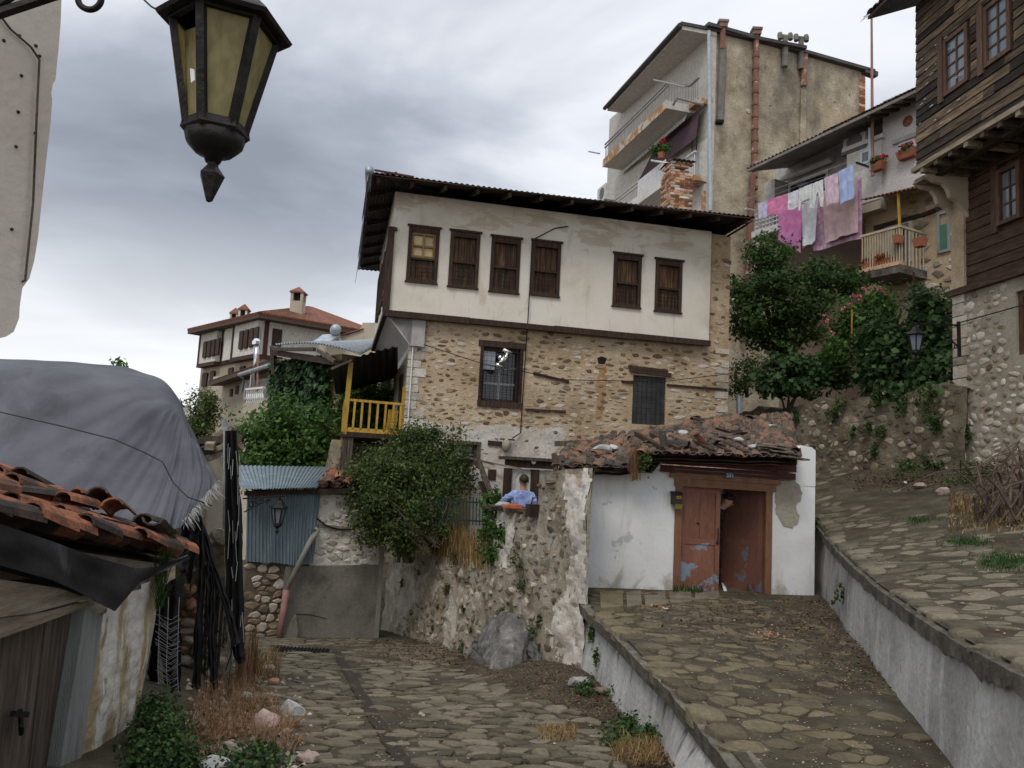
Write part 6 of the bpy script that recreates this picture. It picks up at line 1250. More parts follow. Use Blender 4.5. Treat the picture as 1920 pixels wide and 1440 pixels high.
# coping of slates and clay shards under the man
cz = TW.uv(968, 955)[1]
for i in range(7):
    u = u925 - .12 + i * (u1010 - u925 + .1) / 7; MB().hexa([TW.p(u, cz - .05, .12), TW.p(u + .14, cz - .05, .12), TW.p(u + .14, cz - .03, -.4), TW.p(u, cz - .03, -.4), TW.p(u, cz - .01 + R.uniform(0, .02), .13), TW.p(u + .14, cz - .01 + R.uniform(0, .02), .13), TW.p(u + .14, cz + .02, -.4), TW.p(u, cz + .02, -.4)]).build('coping_slate', 'wood_dark' if i % 3 else 'capstone', T)
MB().wbox(TW, u1010 - .17, u1010 - .02, cz - .06, cz + .12, -.3, .14).build('coping_block', 'wood_dark', T)
rock('coping_stone', TW.p(u925 + .3, cz + .05, .0), (.16, .12, .05), 'rock', None, 5, parent=T, cat=None); MB().hexa([TW.p(u925 + .5, cz + .01, .1), TW.p(u925 + .82, cz + .01, .1), TW.p(u925 + .82, cz + .01, -.1), TW.p(u925 + .5, cz + .01, -.1), TW.p(u925 + .52, cz + .05, .08), TW.p(u925 + .80, cz + .06, .1), TW.p(u925 + .8, cz + .07, -.1), TW.p(u925 + .52, cz + .07, -.1)]).build('clay_shard', 'orange_board', T)
# terrace earth behind the wall
ug = MB(); tzz = TW.uv(820, 1046)[1] - .08
ug.hexa([TW.p(-.2, tzz - 2.4, -.4), TW.p(uE_, tzz - 2.4, -.4), TW.p(uE_ + 3.5, tzz - 2.4, -8), TW.p(-1.0, tzz - 2.4, -6), TW.p(-.2, tzz, -.4), TW.p(uE_, tzz, -.4), TW.p(uE_ + 3.5, tzz + .02, -8), TW.p(-1.0, tzz + .02, -6)]); ug.build('terrace_ground', 'earth', kind='structure')
# bedrock foot
T = thing('bedrock_outcrop', 'grey fluted bedrock outcrop at the foot of the terrace wall', 'rock', TW.p(TW.uv(950, 1200)[0], -3.2, .3))
mb = MB()
def oc(s, t_, q):
    (x0, y0), (x1, y1) = q; a = TW.at(x0, y0, .02); b = onlow(x1, y1) - V((0, 0, .1)); return a.lerp(b, t_)
topL = [(880, 1215), (900, 1185), (920, 1160), (945, 1145), (972, 1150), (995, 1175), (1012, 1205)]; botL = [(862, 1228), (885, 1236), (905, 1250), (930, 1262), (965, 1250), (990, 1238), (1020, 1240)]
def oc2(s, t_):
    f = s * 6; k = min(5, int(f)); f -= k; tp = (topL[k][0] + (topL[k + 1][0] - topL[k][0]) * f, topL[k][1] + (topL[k + 1][1] - topL[k][1]) * f); bp = (botL[k][0] + (botL[k + 1][0] - botL[k][0]) * f, botL[k][1] + (botL[k + 1][1] - botL[k][1]) * f)
    a = TW.at(*tp, .04); b = onlow(*bp) - V((0, 0, .12)); p = a.lerp(b, t_)
    rid = .13 * abs(mn.noise(V((s * 9 + t_ * 1.5, t_ * .8, 1)))) + .06 * mn.noise(V((s * 20, t_ * 3, 4))) + .03 * mn.noise(V((s * 45, t_ * 9, 4))); return p + TW.N * (rid + .03 * math.sin(math.pi * s) - .03)
mb.grid(60, 34, oc2); mb.build('rock_face', 'outcrop', T)
# ================================================================ GATEHOUSE
GW = Wall(at(1100, 1110, 11.3), at(1530, 1080, 11.75)); T = thing('gatehouse', 'small whitewashed gatehouse with brown double door and collapsing clay tile roof', 'gatehouse', GW.p(1.6, RZ))
uA0 = GW.uv(1100, 1000)[0]; uD0, uD1 = GW.uv(1264, 1000)[0], GW.uv(1446, 1000)[0]; uZ = GW.uv(1528, 960)[0]; zL = GW.uv(1355, 903)[1]; zT = GW.uv(1180, 876)[1]; g0z = RZ - .5
def wavy(a, b, c, d, mb, W, h=0, nx=30, nz=30, amp=.012, th=.4):
    mb.grid(nx, nz, lambda s, t_: W.p(a + (b - a) * s, c + (d - c) * t_, h + amp * mn.noise(V(((a + (b - a) * s) * 2.2, (c + (d - c) * t_) * 2.2, 4))) - .0))
    mb.wbox(W, a, b, c, d, h - th, h - .03)
    for z in (c, d): mb.add([W.p(a, z, h), W.p(b, z, h), W.p(b, z, h - .03), W.p(a, z, h - .03)], [(0, 1, 2, 3)])
    for u in (a, b): mb.add([W.p(u, c, h), W.p(u, d, h), W.p(u, d, h - .03), W.p(u, c, h - .03)], [(0, 1, 2, 3)])
mb = MB(); wavy(uA0, uD0 + .02, g0z, zT, mb, GW); mb.build('wall', 'white', T, smooth=False)
zq = GW.uv(1510, 838)[1]
mb = MB(); wavy(uD1 - .02, uZ, g0z, zL + .06, mb, GW, nx=14); mb.build('wall', 'white', T)
uq0 = GW.uv(1478, 850)[0]
mb = MB(); mb.slab([GW.p(u, z, .005) for u, z in ((uq0, zL), (uZ, zL), (uZ + .0, zq - .05), (uZ - .06, zq), (uq0 + .22, zq + .02), (uq0 + .12, zq - .06), (uq0, zq - .22))], -GW.N * .34); mb.build('end_pier', 'white', T)
mb = MB(); mb.wbox(GW, uZ - .03, uZ, g0z, zq - .1, -3.0, -.4); mb.wbox(GW, uA0 + .02, uA0 + .3, g0z - .5, zT - .1, -3, -.4); mb.build('side_wall', 'rubble', T)
mb = MB(); mb.wbox(GW, uA0, uZ, RZ - .3, RZ + .03, -3.2, -.1); mb.build('floor', 'earth', T); MB().wbox(GW, uA0 + .3, uZ - .05, RZ, zT + .1, -3.2, -3.0).build('back_wall', 'rubble', T)
pp_ = [(1455, 908), (1478, 899), (1500, 906), (1504, 930), (1494, 948), (1501, 972), (1488, 990), (1470, 986), (1456, 962), (1452, 935)]; pl = []
for (x, y), (x2, y2) in zip(pp_, pp_[1:] + pp_[:1]):
    for i in range(4): pl.append((x + (x2 - x) * i / 4 + R.uniform(-2.5, 2.5), y + (y2 - y) * i / 4 + R.uniform(-2.5, 2.5)))
MB().add([GW.at(x, y, .014) for x, y in pl], [tuple(range(len(pl)))]).build('cement_patch', 'mortar_grey', T)
# door frame, leaves
fr = MB(); fr.wbox(GW, uD0, uD0 + .10, RZ - .1, zL, -.16, .03); fr.wbox(GW, uD1 - .10, uD1, RZ - .1, zL - .02, -.16, .03); fr.bar(GW.p(uD0 - .02, zL - .04, -.06), GW.p(uD1 + .05, zL - .06, -.06), .2, .11); fr.bar(GW.p(uD0 - .1, zL + .06, -.05), GW.p(uD1 + .12, zL + .03, -.05), .22, .07); fr = fr.build('door_frame', 'doorframe', T)
um = GW.uv(1352, 1000)[0]
def leaf(x0, x1, ang, hinge, m_):
    """a ledged door leaf: stiles, plank panels, rails"""
    d = MB(); wd = x1 - x0; hz0, hz1 = RZ + .03, zL - .1
    def pt(u, z, h):
        r_ = u - hinge; c, s = math.cos(ang), math.sin(ang); return GW.p(hinge + r_ * c + h * s * (1 if hinge > x0 + .1 else -1), z, -.08 + h * c - abs(r_) * s)
    def bx(mb, a, b, c, d_, h0, h1): mb.hexa([pt(a, c, h0), pt(b, c, h0), pt(b, c, h1), pt(a, c, h1), pt(a, d_, h0), pt(b, d_, h0), pt(b, d_, h1), pt(a, d_, h1)])
    bx(d, x0, x0 + .07, hz0, hz1, 0, .045); bx(d, x1 - .07, x1, hz0, hz1, 0, .045); zm = hz0 + (hz1 - hz0) * .47
    for z in (hz0, zm - .04, hz1 - .08): bx(d, x0 + .07, x1 - .07, z, z + .08, 0, .04)
    d = d.build('door_leaf', m_, T)
    for (a, b) in ((hz0 + .08, zm - .04), (zm + .04, hz1 - .08)):
        for i in range(2 if a > zm else 1):
            n_ = 2 if a > zm else 1; u0_, u1_ = x0 + .07 + (wd - .14) * i / n_, x0 + .07 + (wd - .14) * (i + 1) / n_; q = MB(); bx(q, u0_ + .003, u1_ - .003, a, b, .005, .03); q.build('door_plank', m_, d)
    return d, pt
d1, p1_ = leaf(uD0 + .1, um, .02, uD0 + .1, 'door'); d2, p2_ = leaf(um + .0, uD1 - .1, .95, uD1 - .1, 'door_shaded')
mb = MB(); mb.tube([p1_(um - .04, RZ + .95, .07), p1_(um - .035, RZ + .80, .08), p1_(um - .04, RZ + .74, .06)], .008, 5); mb.lathe([(.02, 0), (.02, .012)], p1_(um - .035, RZ + .73, .05), 8, GW.N); mb.build('door_handle', 'iron', d1)
mb = MB(); mb.lathe([(.02, 0), (.012, .02)], p1_(uD0 + .38, RZ + 1.0, .03), 7, GW.N); mb.build('knocker', 'iron', d1)
# house number plate and letter box
r = GW.rect([(1359, 886), (1374, 888), (1373, 897), (1358, 896)], .07)
np_ = MB().wbox(GW, r[0], r[1], r[2], r[3], .088, .098).build('number_plate', 'plate_blue', T)
cu = bpy.data.curves.new('number', 'FONT'); cu.body = '22'; cu.size = (r[3] - r[2]) * 1.02; cu.extrude = .001; cu.align_x = 'CENTER'; cu.align_y = 'CENTER'
to = bpy.data.objects.new('number', cu); COL.objects.link(to); dg = bpy.context.evaluated_depsgraph_get(); me = bpy.data.meshes.new_from_object(to.evaluated_get(dg)); bpy.data.objects.remove(to); me.materials.clear(); me.materials.append(MT['white_paint'])
M = Matrix((GW.U, V((0, 0, 1)), GW.N)).transposed().to_4x4(); M.translation = GW.p((r[0] + r[1]) / 2 - .006, (r[2] + r[3]) / 2, .0995); link('number', me, np_, M)
MB().wbox(GW, r[1] - .012, r[1] - .006, r[2] + .01, r[3] - .01, .098, .1).build('plate_mark', 'white_paint', np_)
L_ = thing('letter_box', 'dark rusty letter box with an olive flyer on the left door jamb', 'letter box', GW.at(1270, 955, .05)); r = GW.rect([(1261, 921), (1279, 922), (1278, 950), (1260, 950)], .1)
MB().wbox(GW, r[0], r[1], r[2] + .03, r[3] - .03, .031, .12).build('box', 'mailbox', L_); MB().hexa([GW.p(r[0] - .01, r[3] - .03, .03), GW.p(r[1] + .01, r[3] - .03, .03), GW.p(r[1] + .01, r[3] - .05, .135), GW.p(r[0] - .01, r[3] - .05, .135), GW.p(r[0] - .01, r[3], .03), GW.p(r[1] + .01, r[3], .03), GW.p(r[1] + .01, r[3] - .035, .135), GW.p(r[0] - .01, r[3] - .035, .135)]).build('lid', 'iron', L_)
w_ = (r[1] - r[0]); frame_bars(MB(), GW, r[0] + w_ * .4, r[1] - w_ * .12, r[3] - .10, r[3] - .065, .008, .12, .126).build('slot_frame', 'yellow', L_); MB().hexa([GW.p(r[0] + w_ * .3, r[2] - .035, .11), GW.p(r[1] + .0, r[2] - .03, .10), GW.p(r[1], r[2] - .03, .104), GW.p(r[0] + w_ * .3, r[2] - .035, .114), GW.p(r[0] + w_ * .25, r[2] + .04, .121), GW.p(r[1] + .01, r[2] + .04, .121), GW.p(r[1] + .01, r[2] + .04, .126), GW.p(r[0] + w_ * .25, r[2] + .04, .126)]).build('flyer', 'olive_card', L_)
# fascia boards over the door
fa, fb = GW.uv(1212, 868)[0], GW.uv(1487, 885)[0]; z_a, z_b = GW.uv(1215, 862, .2)[1], GW.uv(1486, 885, .2)[1]
for k in range(3):
    z0 = zL + .105 + k * .115; MB().bar(GW.p(fa + .1 * (2 - k), z0 + .045, .06 + .02 * k), GW.p(fb, z0 + .02, .06 + .02 * k), .05, .10).build('fascia_board', 'fascia', T)
MB().bar(GW.p(uD0 - .05, zL + .150, .085), GW.p(uD1 - .0, zL + .125, .085), .012, .008).build('batten', 'plank_pale', T); MB().bar(GW.at(1222, 868, .12), GW.at(1239, 870, .12), .05, .05).build('beam_end', 'plank_pale', T)
for i in range(9): MB().bar(GW.p(fa + .1 + i * (fb - fa) / 9, zL + .42, .38), GW.p(fa + .1 + i * (fb - fa) / 9, zL + .68, -.9), .06, .07).build('rafter', 'wood_dark', T)
# the tile roof in two sagging planes
QA = bilerp(GW.at(1196, 852, .42), GW.at(1496, 862, .42), at(1478, 782, 14.2), at(1290, 792, 14.0)); QB = bilerp(GW.at(1040, 880, .30), GW.at(1225, 876, .25), at(1300, 795, 14.0), at(1065, 838, 13.3))
def sagr(Q, k): return lambda s, t_: Q(s, t_) + V((0, 0, .05 * mn.noise(V((s * 4, t_ * 4, k))) - .06 * math.sin(math.pi * t_) * math.sin(math.pi * s)))
for Q, k in ((sagr(QA, 1), 1), (sagr(QB, 2), 2)):
    mb = MB(); mb.grid(12, 12, lambda s, t_: Q(s * .98 + .01, t_) - V((0, 0, .05))); mb.grid(12, 12, lambda s, t_: Q(s * .98 + .01, t_) - V((0, 0, .09))); mb.build('roof_deck', 'wood_dark', T)
tile_roof(T, 'tile_old', sagr(QA, 1), 18, 13, .02, 61, miss=.03, scale=.8, cap=230, lift=.02); tile_roof(T, 'tile_old', sagr(QB, 2), 10, 11, .03, 62, miss=.05, scale=.8, cap=70, lift=.02)
rn = random.Random(8)      # loose shards thrown on top
for i in range(18):
    Q = QA if rn.random() < .6 else QB; s, t_ = rn.random(), rn.random(); p = Q(s, t_) + V((0, 0, .08)); put_tile(T, 'tile' if rn.random() < .25 else 'tile_old', p, V((rn.uniform(-1, 1), rn.uniform(-.2, 1), rn.uniform(0, .12))), V((rn.uniform(-.3, .3), rn.uniform(-.5, 0), 1)), rn.random() < .3, rn.uniform(.7, 1), 2)
for i in range(9):      # slates stacked at the right end of the eave
    p = GW.at(1440 + i * 6, 838 + i * 3.2, .40 + .01 * i); MB().box(p + V((.06, .1, .02 * (i % 3))), (.34, .22, .022), Matrix.Rotation(.12 + rn.uniform(-.1, .1), 3, 'Z') @ Matrix.Rotation(.10, 3, 'Y')).build('eave_slate', 'capstone', T)
for k, (x, y, Y, sz) in enumerate(((1128, 843, 11.9, .17), (1150, 838, 12.2, .1), (1280, 812, 12.4, .1), (1412, 838, 11.5, .09), (1385, 823, 12.0, .09))): rock('roof_stone', at(x, y, Y), (sz, sz * .8, sz * .55), 'rock', ('pale grey rock weighing down the left part of the gatehouse roof', 'small pale stone right beside the big rock on the left roof', 'flat pale stone in the middle of the gatehouse roof', 'pale stone near the eave above the number plate', 'grey stone uphill of the eave on the gatehouse roof')[k], 70 + k, group='stones lying on the gatehouse roof')
rock('roof_slab', at(1452, 803, 13.4), (.36, .2, .07), 'rock', 'long white slab lying on the back right corner of the gatehouse roof', 81); rock('roof_slab', at(1405, 815, 13.0), (.5, .2, .05), 'rock_cream', 'buff mortar slab behind the eave of the gatehouse roof', 82)
MB().bar(at(1040, 832, 13.2), at(1110, 830, 13.2), .08, .09).build('loose_beam', 'plank_grey', label='grey beam end sticking out left of the gatehouse roof', cat='beam')
MB().bar(GW.at(1038, 850, .2), GW.at(1042, 882, .25), .05).build('eave_prop', 'plank_grey', T); MB().bar(GW.at(1040, 852, .2), GW.at(1056, 880, .25), .05).build('eave_prop', 'plank_grey', T)
tuft('dry_roof_weed', [tuple(GW.at(1190 + R.gauss(0, 5), 885 + R.uniform(-12, 18), .33)) for _ in range(300)], .34, .004, 'brush', .35, label='tall brown dried weed growing out of the gatehouse eave', cat='weed')
foliage('eave_weed', [(GW.at(1212, 865, .35), (.12, .1, .2))], 260, .05, 'leaf_bush', label='grey green weed beside the dried weed on the gatehouse eave', cat='weed')
# threshold
rn = random.Random(12); xs_ = [1122, 1172, 1206, 1252, 1300, 1352]
for x0, x1 in zip(xs_, xs_[1:]):
    q = [(x0 + 3, 1150 - (x0 - 1120) * .1 + rn.uniform(-4, 4)), (x1 - 2, 1150 - (x1 - 1120) * .1 + rn.uniform(-4, 4)), (x1 - 4, 1113), (x0 + 1, 1116)]; h = rn.uniform(.05, .09); lo_ = [onz(x, y, RZ) for x, y in q]; ct = sum(lo_, V()) / 4
    MB().hexa([p - V((0, 0, .03)) for p in lo_] + [ct + (p - ct) * rn.uniform(.93, .985) + V((0, 0, h * .7)) for p in lo_]).build('threshold_stone', rn.choice(['cobble', 'cobble_olive', 'stone_grey']), T)
# ================================================================ COURTYARD BEHIND THE TERRACE WALL
CY = W0.off(.9); T = thing('courtyard_porch', 'lean-to porch with dark posts and white door panels behind the man in blue', 'porch', CY.at(960, 1000))
zf = -1.9
for x0, x1 in ((944, 957), (994, 1008)):
    a, b = CY.uv(x0, 930)[0], CY.uv(x1, 930)[0]; MB().wbox(CY, a, b, zf, CY.uv(960, 878)[1], -.1, .05).build('post', 'wood_dark', T)
MB().wbox(CY, CY.uv(948, 870)[0], CY.uv(1045, 870)[0], CY.uv(960, 876)[1], CY.uv(960, 862)[1], -.1, .08).build('lintel', 'wood_dark', T)
MB().wbox(CY, CY.uv(948, 870)[0] - .05, CY.uv(1048, 870)[0], CY.uv(960, 862)[1] + .002, CY.uv(960, 856)[1], -.5, .16).build('porch_roof', 'plank_grey', T)
for x0, x1 in ((957.5, 993.5), (1008.5, 1040)):
    a, b = CY.uv(x0, 930)[0], CY.uv(x1, 930)[0]; d_ = MB().wbox(CY, a, b, zf, CY.uv(960, 879)[1], -.06, -.02).build('door', 'far_white', T); z1 = CY.uv(960, 884)[1]; m_ = (a + b) / 2; rr = (b - a) * .32
    mb = MB(); mb.tube([CY.p(m_ - rr, zf + .5, -.01), CY.p(m_ - rr, z1 - rr, -.01)] + [CY.p(m_ - rr * math.cos(t_), z1 - rr + rr * math.sin(t_), -.01) for t_ in np.linspace(.3, 2.84, 7)] + [CY.p(m_ + rr, z1 - rr, -.01), CY.p(m_ + rr, zf + .5, -.01)], .012, 5); mb.build('panel_moulding', 'soffit', d_)
MB().wbox(CY, CY.uv(885, 900)[0], CY.uv(944, 900)[0], zf, CY.uv(930, 880)[1], -.12, -.05).build('porch_wall', 'patchy', T); MB().wbox(CY, CY.uv(915, 900)[0], CY.uv(930, 900)[0], CY.uv(920, 900)[1], CY.uv(920, 880)[1], -.05, -.03).build('recess', 'wood_dark', T)
MB().lathe([(.05, 0), (.05, .03), (.035, .04)], CY.at(1000, 866, .08), 10, CY.N).build('insulator', 'white_paint', T)
MB().bar(at(897, 862, 14.6), at(928, 945, 14.2), .09, .05).build('leaning_plank', 'plank_grey', label='weathered plank leaning diagonally beside the bush by the courtyard', cat='plank'); MB().bar(at(902, 903, 14.7), at(914, 935, 14.6), .16, .04).build('leaning_board', 'wood_dark', label='dark board propped behind the leaning plank', cat='board')
MB().bar(at(875, 857, 14.8), at(925, 870, 14.8), .5, .04).build('canopy_board', 'plank_grey', label='tilted board canopy over the small lower window', cat='board'); MB().bar(at(920, 868, 14.8), at(976, 879, 14.6), .05, .03).build('canopy_batten', 'plank_pale', label='thin pale batten slanting from the board canopy to the door', cat='batten')
T = thing('iron_fence', 'dark green iron railing behind the dry grass on the terrace', 'fence', TW.p(2, tzz, -1))
for i in range(17): x = 812 + i * 6.2; MB().bar(at(x, 985, 14.7), at(x + 1, 932 + (i % 2) * 2, 14.7), .022).build('fence_bar', 'green_iron', T)
for y in (940, 975): MB().bar(at(810, y - 2, 14.72), at(914, y + 3, 14.72), .03).build('fence_rail', 'green_iron', T)
# plants on the terrace
plant('terrace_bush', 'large dark bush spilling over the terrace wall in front of the stone house', 'bush', at(760, 1040, 15.6), [((at(x, y, Y + 1.1)), (rx * 1.18, ry * .9, rz * 1.16)) for x, y, Y, rx, ry, rz in ((745, 860, 14.4, .85, .7, .65), (815, 838, 14.6, .55, .5, .5), (830, 880, 14.2, .6, .6, .6), (700, 905, 14.2, .5, .5, .5), (770, 920, 13.9, .8, .7, .7), (725, 970, 14, .6, .55, .6), (790, 985, 13.7, .5, .5, .4), (760, 1010, 13.8, .35, .35, .3), (690, 985, 14.1, .3, .3, .35))], 27000, .074, 'leaf_bush', .035, .5, 34, .2, stems=5, shell=.45, trunk_m='twig')
mb = MB()
for i in range(26):
    a = at(R.uniform(780, 830), R.uniform(1010, 1030), 14.6); b = a + V((R.uniform(-.9, .3), R.uniform(-.1, .1), R.uniform(.2, .85))); mb.tube([a, a.lerp(b, .5) + V((0, 0, .06)), b], [.012, .009, .004], 4)
mb.build('bare_twigs', 'twig', label='bare grey twigs fanning out under the terrace bush', cat='twigs')
tuft('dry_grass', [tuple(TW.p(R.uniform(TW.uv(808, 1040)[0], TW.uv(918, 1040)[0]), tz(TW.uv(850, 1040)[0]) - R.uniform(.0, .1), R.uniform(-.35, .05))) for _ in range(1500)], .62, .006, 'straw', .6, label='clump of golden dry grass on top of the terrace wall', cat='grass', kind='stuff')
foliage('wall_creeper', [(TW.at(920, 945, -.15), (.16, .2, .28)), (TW.at(915, 1000, -.05), (.16, .18, .3)), (TW.at(935, 1005, .06), (.1, .1, .22)), (TW.at(922, 1040, .05), (.14, .12, .14))], 1100, .085, 'leaf_mid', sub=18, asp=.6, label='green creeper climbing beside the whitewashed wall end', cat='creeper')
rn = random.Random(14)
for k, (x, y, s_) in enumerate(((973, 1055, .12), (853, 1050, .1), (975, 1095, .07), (838, 1103, .06), (755, 1093, .05), (748, 1178, .06), (770, 1177, .06), (812, 1180, .06), (870, 1140, .05), (1000, 1185, .1), (940, 1145, .06), (786, 1072, .04), (868, 1215, .08), (1012, 1165, .06), (885, 1175, .06))):
    foliage('wall_moss', [(TW.at(x, y, .05), (s_, s_ * .5, s_ * 1.5))], int(1600 * s_) + 40, .035, 'leaf_bush', asp=.7, sub=6, label=('large moss tuft under the dry grass clump', 'moss tuft hanging just below the dry grass', 'moss tuft halfway up the tall rubble end', 'narrow moss tuft in the middle of the terrace wall', 'moss spot left of the whitewash strip', 'leftmost low moss tuft by the garage corner', 'low moss tuft second from the garage corner', 'low moss tuft third from the garage corner', 'moss tuft right of the white vertical strip', 'moss mat above the bedrock outcrop on its right', 'moss tuft on top of the bedrock outcrop', 'tiny moss spot under the bush', 'dark moss at the foot of the white strip', 'moss tuft beside the right shoulder of the bedrock', 'small moss tuft left of the bedrock outcrop')[k] + ' on the terrace wall', cat='moss', group='moss tufts on the terrace wall')
# ================================================================ RIGHT WOODEN HOUSE
BU = Wall(at(1718, 318, 14.3), at(1920, 186, 11.6)); BL = BU.off(-.9); T = thing('timber_house', 'tall house of dark timber boards over a river stone ground floor at right edge', 'house', BL.p(1, 0))
zO = BU.uv(1718, 318)[1]; zE2 = zO + 3.3; LUu = 4.4; uB0 = BL.uv(1790, 700)[0]; zS = BL.uv(1800, 548)[1]
w1r = BU.rect([(1768, 62), (1815, 42), (1815, 152), (1770, 178)]); w2r = BU.rect([(1843, 15), (1895, -10), (1895, 100), (1846, 126)]); 
w1r = (w1r[0], w1r[1], (w1r[2] + w2r[2]) / 2, (w1r[3] + w2r[3]) / 2); w2r = (w2r[0], w2r[1], w1r[2], w1r[3]); w3r = (w2r[1] + .5, w2r[1] + 1.3, w1r[2], w1r[3])
MB().wbox(BU, .02, LUu, zO + .02, zE2, -3.9, -.03).build('upper_core', 'board', T)
rn = random.Random(16); z = zO; i = 0
while z < zE2:
    hgt = rn.uniform(.15, .19); segs_ = [0] + sorted(rn.uniform(.6, LUu - .3) for _ in range(2)) + [LUu]
    for a, b in zip(segs_, segs_[1:]):
        parts_ = [(a, b)]
        for wr in (w1r, w2r, w3r):
            if wr[2] - .08 < z + hgt / 2 < wr[3] + .1:
                nn = []
                for p, q in parts_:
                    if q <= wr[0] - .06 or p >= wr[1] + .06: nn.append((p, q)); continue
                    if p < wr[0] - .06: nn.append((p, wr[0] - .06))
                    if q > wr[1] + .06: nn.append((wr[1] + .06, q))
                parts_ = nn
        for p, q in parts_:
            if q - p < .05: continue
            t1, t2 = rn.uniform(-.01, .008), rn.uniform(-.01, .008); MB().hexa([BU.p(p + .003, z + .006 + t1, -.03), BU.p(q - .003, z + .006 + t2, -.03), BU.p(q - .003, z + .006 + t2, .012), BU.p(p + .003, z + .006 + t1, .012), BU.p(p + .003, z + hgt - .004 + t1, -.03), BU.p(q - .003, z + hgt - .004 + t2, -.03), BU.p(q - .003, z + hgt - .004 + t2, -.004), BU.p(p + .003, z + hgt - .004 + t1, -.004)]).build('board', 'board', T)
    z += hgt; i += 1
for j in range(16): MB().hexa([BU.p(.0, zO + j * .2 + .005, -.03), BU.p(-.03, zO + j * .2 + .005, -.03), BU.p(-.03, zO + j * .2 + .005, -3.9), BU.p(.02, zO + j * .2 + .005, -3.9), BU.p(.0, zO + j * .2 + .195, -.03), BU.p(-.015, zO + j * .2 + .195, -.03), BU.p(-.015, zO + j * .2 + .195, -3.9), BU.p(.02, zO + j * .2 + .195, -3.9)]).build('end_board', 'board', T)
for wr in (w1r, w2r, w3r): sash_window(T, BU, wr, 'window_brown', .08, -.05, .02, 2, 4, 'glass_sky', .03); MB().wbox(BU, wr[0] - .13, wr[0] - .0, wr[2] - .08, wr[3] + .1, -.04, .035).build('casing_board', 'window_brown', T)
mb = MB()
for _ in range(26):
    u, z = rn.uniform(.1, 1.2), zO + rn.uniform(.5, 2.3)
    mb.wbox(BU, u, u + rn.uniform(.03, .10), z, z + .02, .0, .016)
mb.build('light_specks', 'rock', T)  # pale chips painted as light showing through gaps between the boards
# underside of the jetty with joist ends and brackets
MB().bar(BU.p(-.05, zO - .02, .03), BU.p(LUu, zO - .02, .03), .1, .09).build('edge_beam', 'plank_pale', T); MB().bar(BU.p(0, zO - .12, -.30), BU.p(LUu, zO - .12, -.30), .14, .14).build('bearer', 'board', T)
for i in range(11): MB().bar(BU.p(.25 + i * .4, zO - .10, .06), BU.p(.25 + i * .4, zO - .10, -1.0), .1, .12).build('joist', 'plank_grey' if i % 3 else 'plank_pale', T)
for i in range(5): MB().wbox(BU, .0, LUu, zO - .01, zO + .012, -.9 + i * .18, -.9 + i * .18 + .172).build('soffit_board', 'board_red', T)
# lower timber storey
MB().wbox(BL, uB0 + .25, LUu + 1, zS, zO, -3, -.04).build('lower_core', 'board_red', T)
lw = BL.rect([(1870, 318), (1915, 303), (1916, 408), (1873, 424)])
z = zS + .02
while z < zO - .05:
    hgt = rn.uniform(.18, .23); parts_ = [(uB0 + .28, LUu + 1)]
    if lw[2] - .05 < z + hgt / 2 < lw[3] + .08: parts_ = [(uB0 + .28, lw[0] - .08), (lw[1] + .08, LUu + 1)]
    for p, q in parts_: MB().hexa([BL.p(p, z + .006, -.04), BL.p(q, z + .006, -.04), BL.p(q, z + .006, .012), BL.p(p, z + .006, .012), BL.p(p, z + hgt - .004, -.04), BL.p(q, z + hgt - .004, -.04), BL.p(q, z + hgt - .004, -.004), BL.p(p, z + hgt - .004, -.004)]).build('board', 'board_red', T)
    z += hgt
sash_window(T, BL, lw, 'window_brown', .08, -.05, .05, 2, 3, 'glass_sky', .035); MB().wbox(BL, lw[0] - .14, lw[0] + .0, lw[2] - .1, lw[3] + .1, -.04, .04).build('casing_board', 'window_brown', T)
# plastered pier with two curved brackets
MB().wbox(BL, uB0, uB0 + .36, zS, zO - .15, -3, .05).build('plaster_pier', 'mortar', T)
def bracket(u0, u1):
    prof = [(h, zO - .12 - (d - .2) * .68) for h, d in ((0, .2), (.8, .2), (.84, .32), (.68, .46), (.5, .5), (.42, .62), (.36, .86), (.2, .98), (.04, 1.25), (0, 1.4))]
    mb = MB(); mb.slab([BL.p(u0, z, h) for h, z in prof], BL.U * (u1 - u0)); return mb.build('bracket', 'cream', T)
bracket(uB0 - .02, uB0 + .07); bracket(uB0 + .34, uB0 + .44); MB().wbox(BL, uB0 + .07, uB0 + .34, zO - .24, zO - .16, .05, .85).build('bracket_board', 'plank_pale', T)
# river stone ground floor
wS = BL.rect([(1905, 545), (1990, 525), (1990, 650), (1905, 668)]); 
holed_wall(BL, uB0, LUu + 1, -1.2, zS, [wS], .25, .45).build('ground_floor_wall', 'mortar_grey', T); sash_window(T, BL, wS, 'window_brown', .1, -.2, -.05, 2, 3)
MB().wbox(BL, uB0 - .01, uB0 + .3, -1.2, zS, -3.2, -.45).build('end_wall', 'mortar_grey', T)
MB().bar(BL.p(uB0 - .03, zS + .0, .0), BL.p(LUu + 1, zS + .0, .0), .2, .12).build('sill_beam', 'board_red', T)
stones(T, 'river_stone', BL.p, (uB0 + .22, 4.2, -.3, zS - .12), (.215, .165), 'stone_pale', shrink=(.36, .9), proud=(.002, .02), npart=300, k=8, seed=71, jit=1.3, soft=.12, keep=lambda u, z, p: not (wS[0] - .2 < u < wS[1] + .2 and wS[2] - .1 < z < wS[3] + .1), mats=['stone_pale', 'stone_pale', 'stone_warm', 'stone_white'], shape=(1.1, .95))
z = -.35
while z < zS - .1:
    hgt = rn.uniform(.14, .26); L = rn.uniform(.22, .42); MB().wbox(BL, uB0 - .015, uB0 + L, z, z + hgt - .02, -.4, .025).build('quoin', rn.choice(['stone_pale', 'stone_white', 'stone_warm']), T); z += hgt
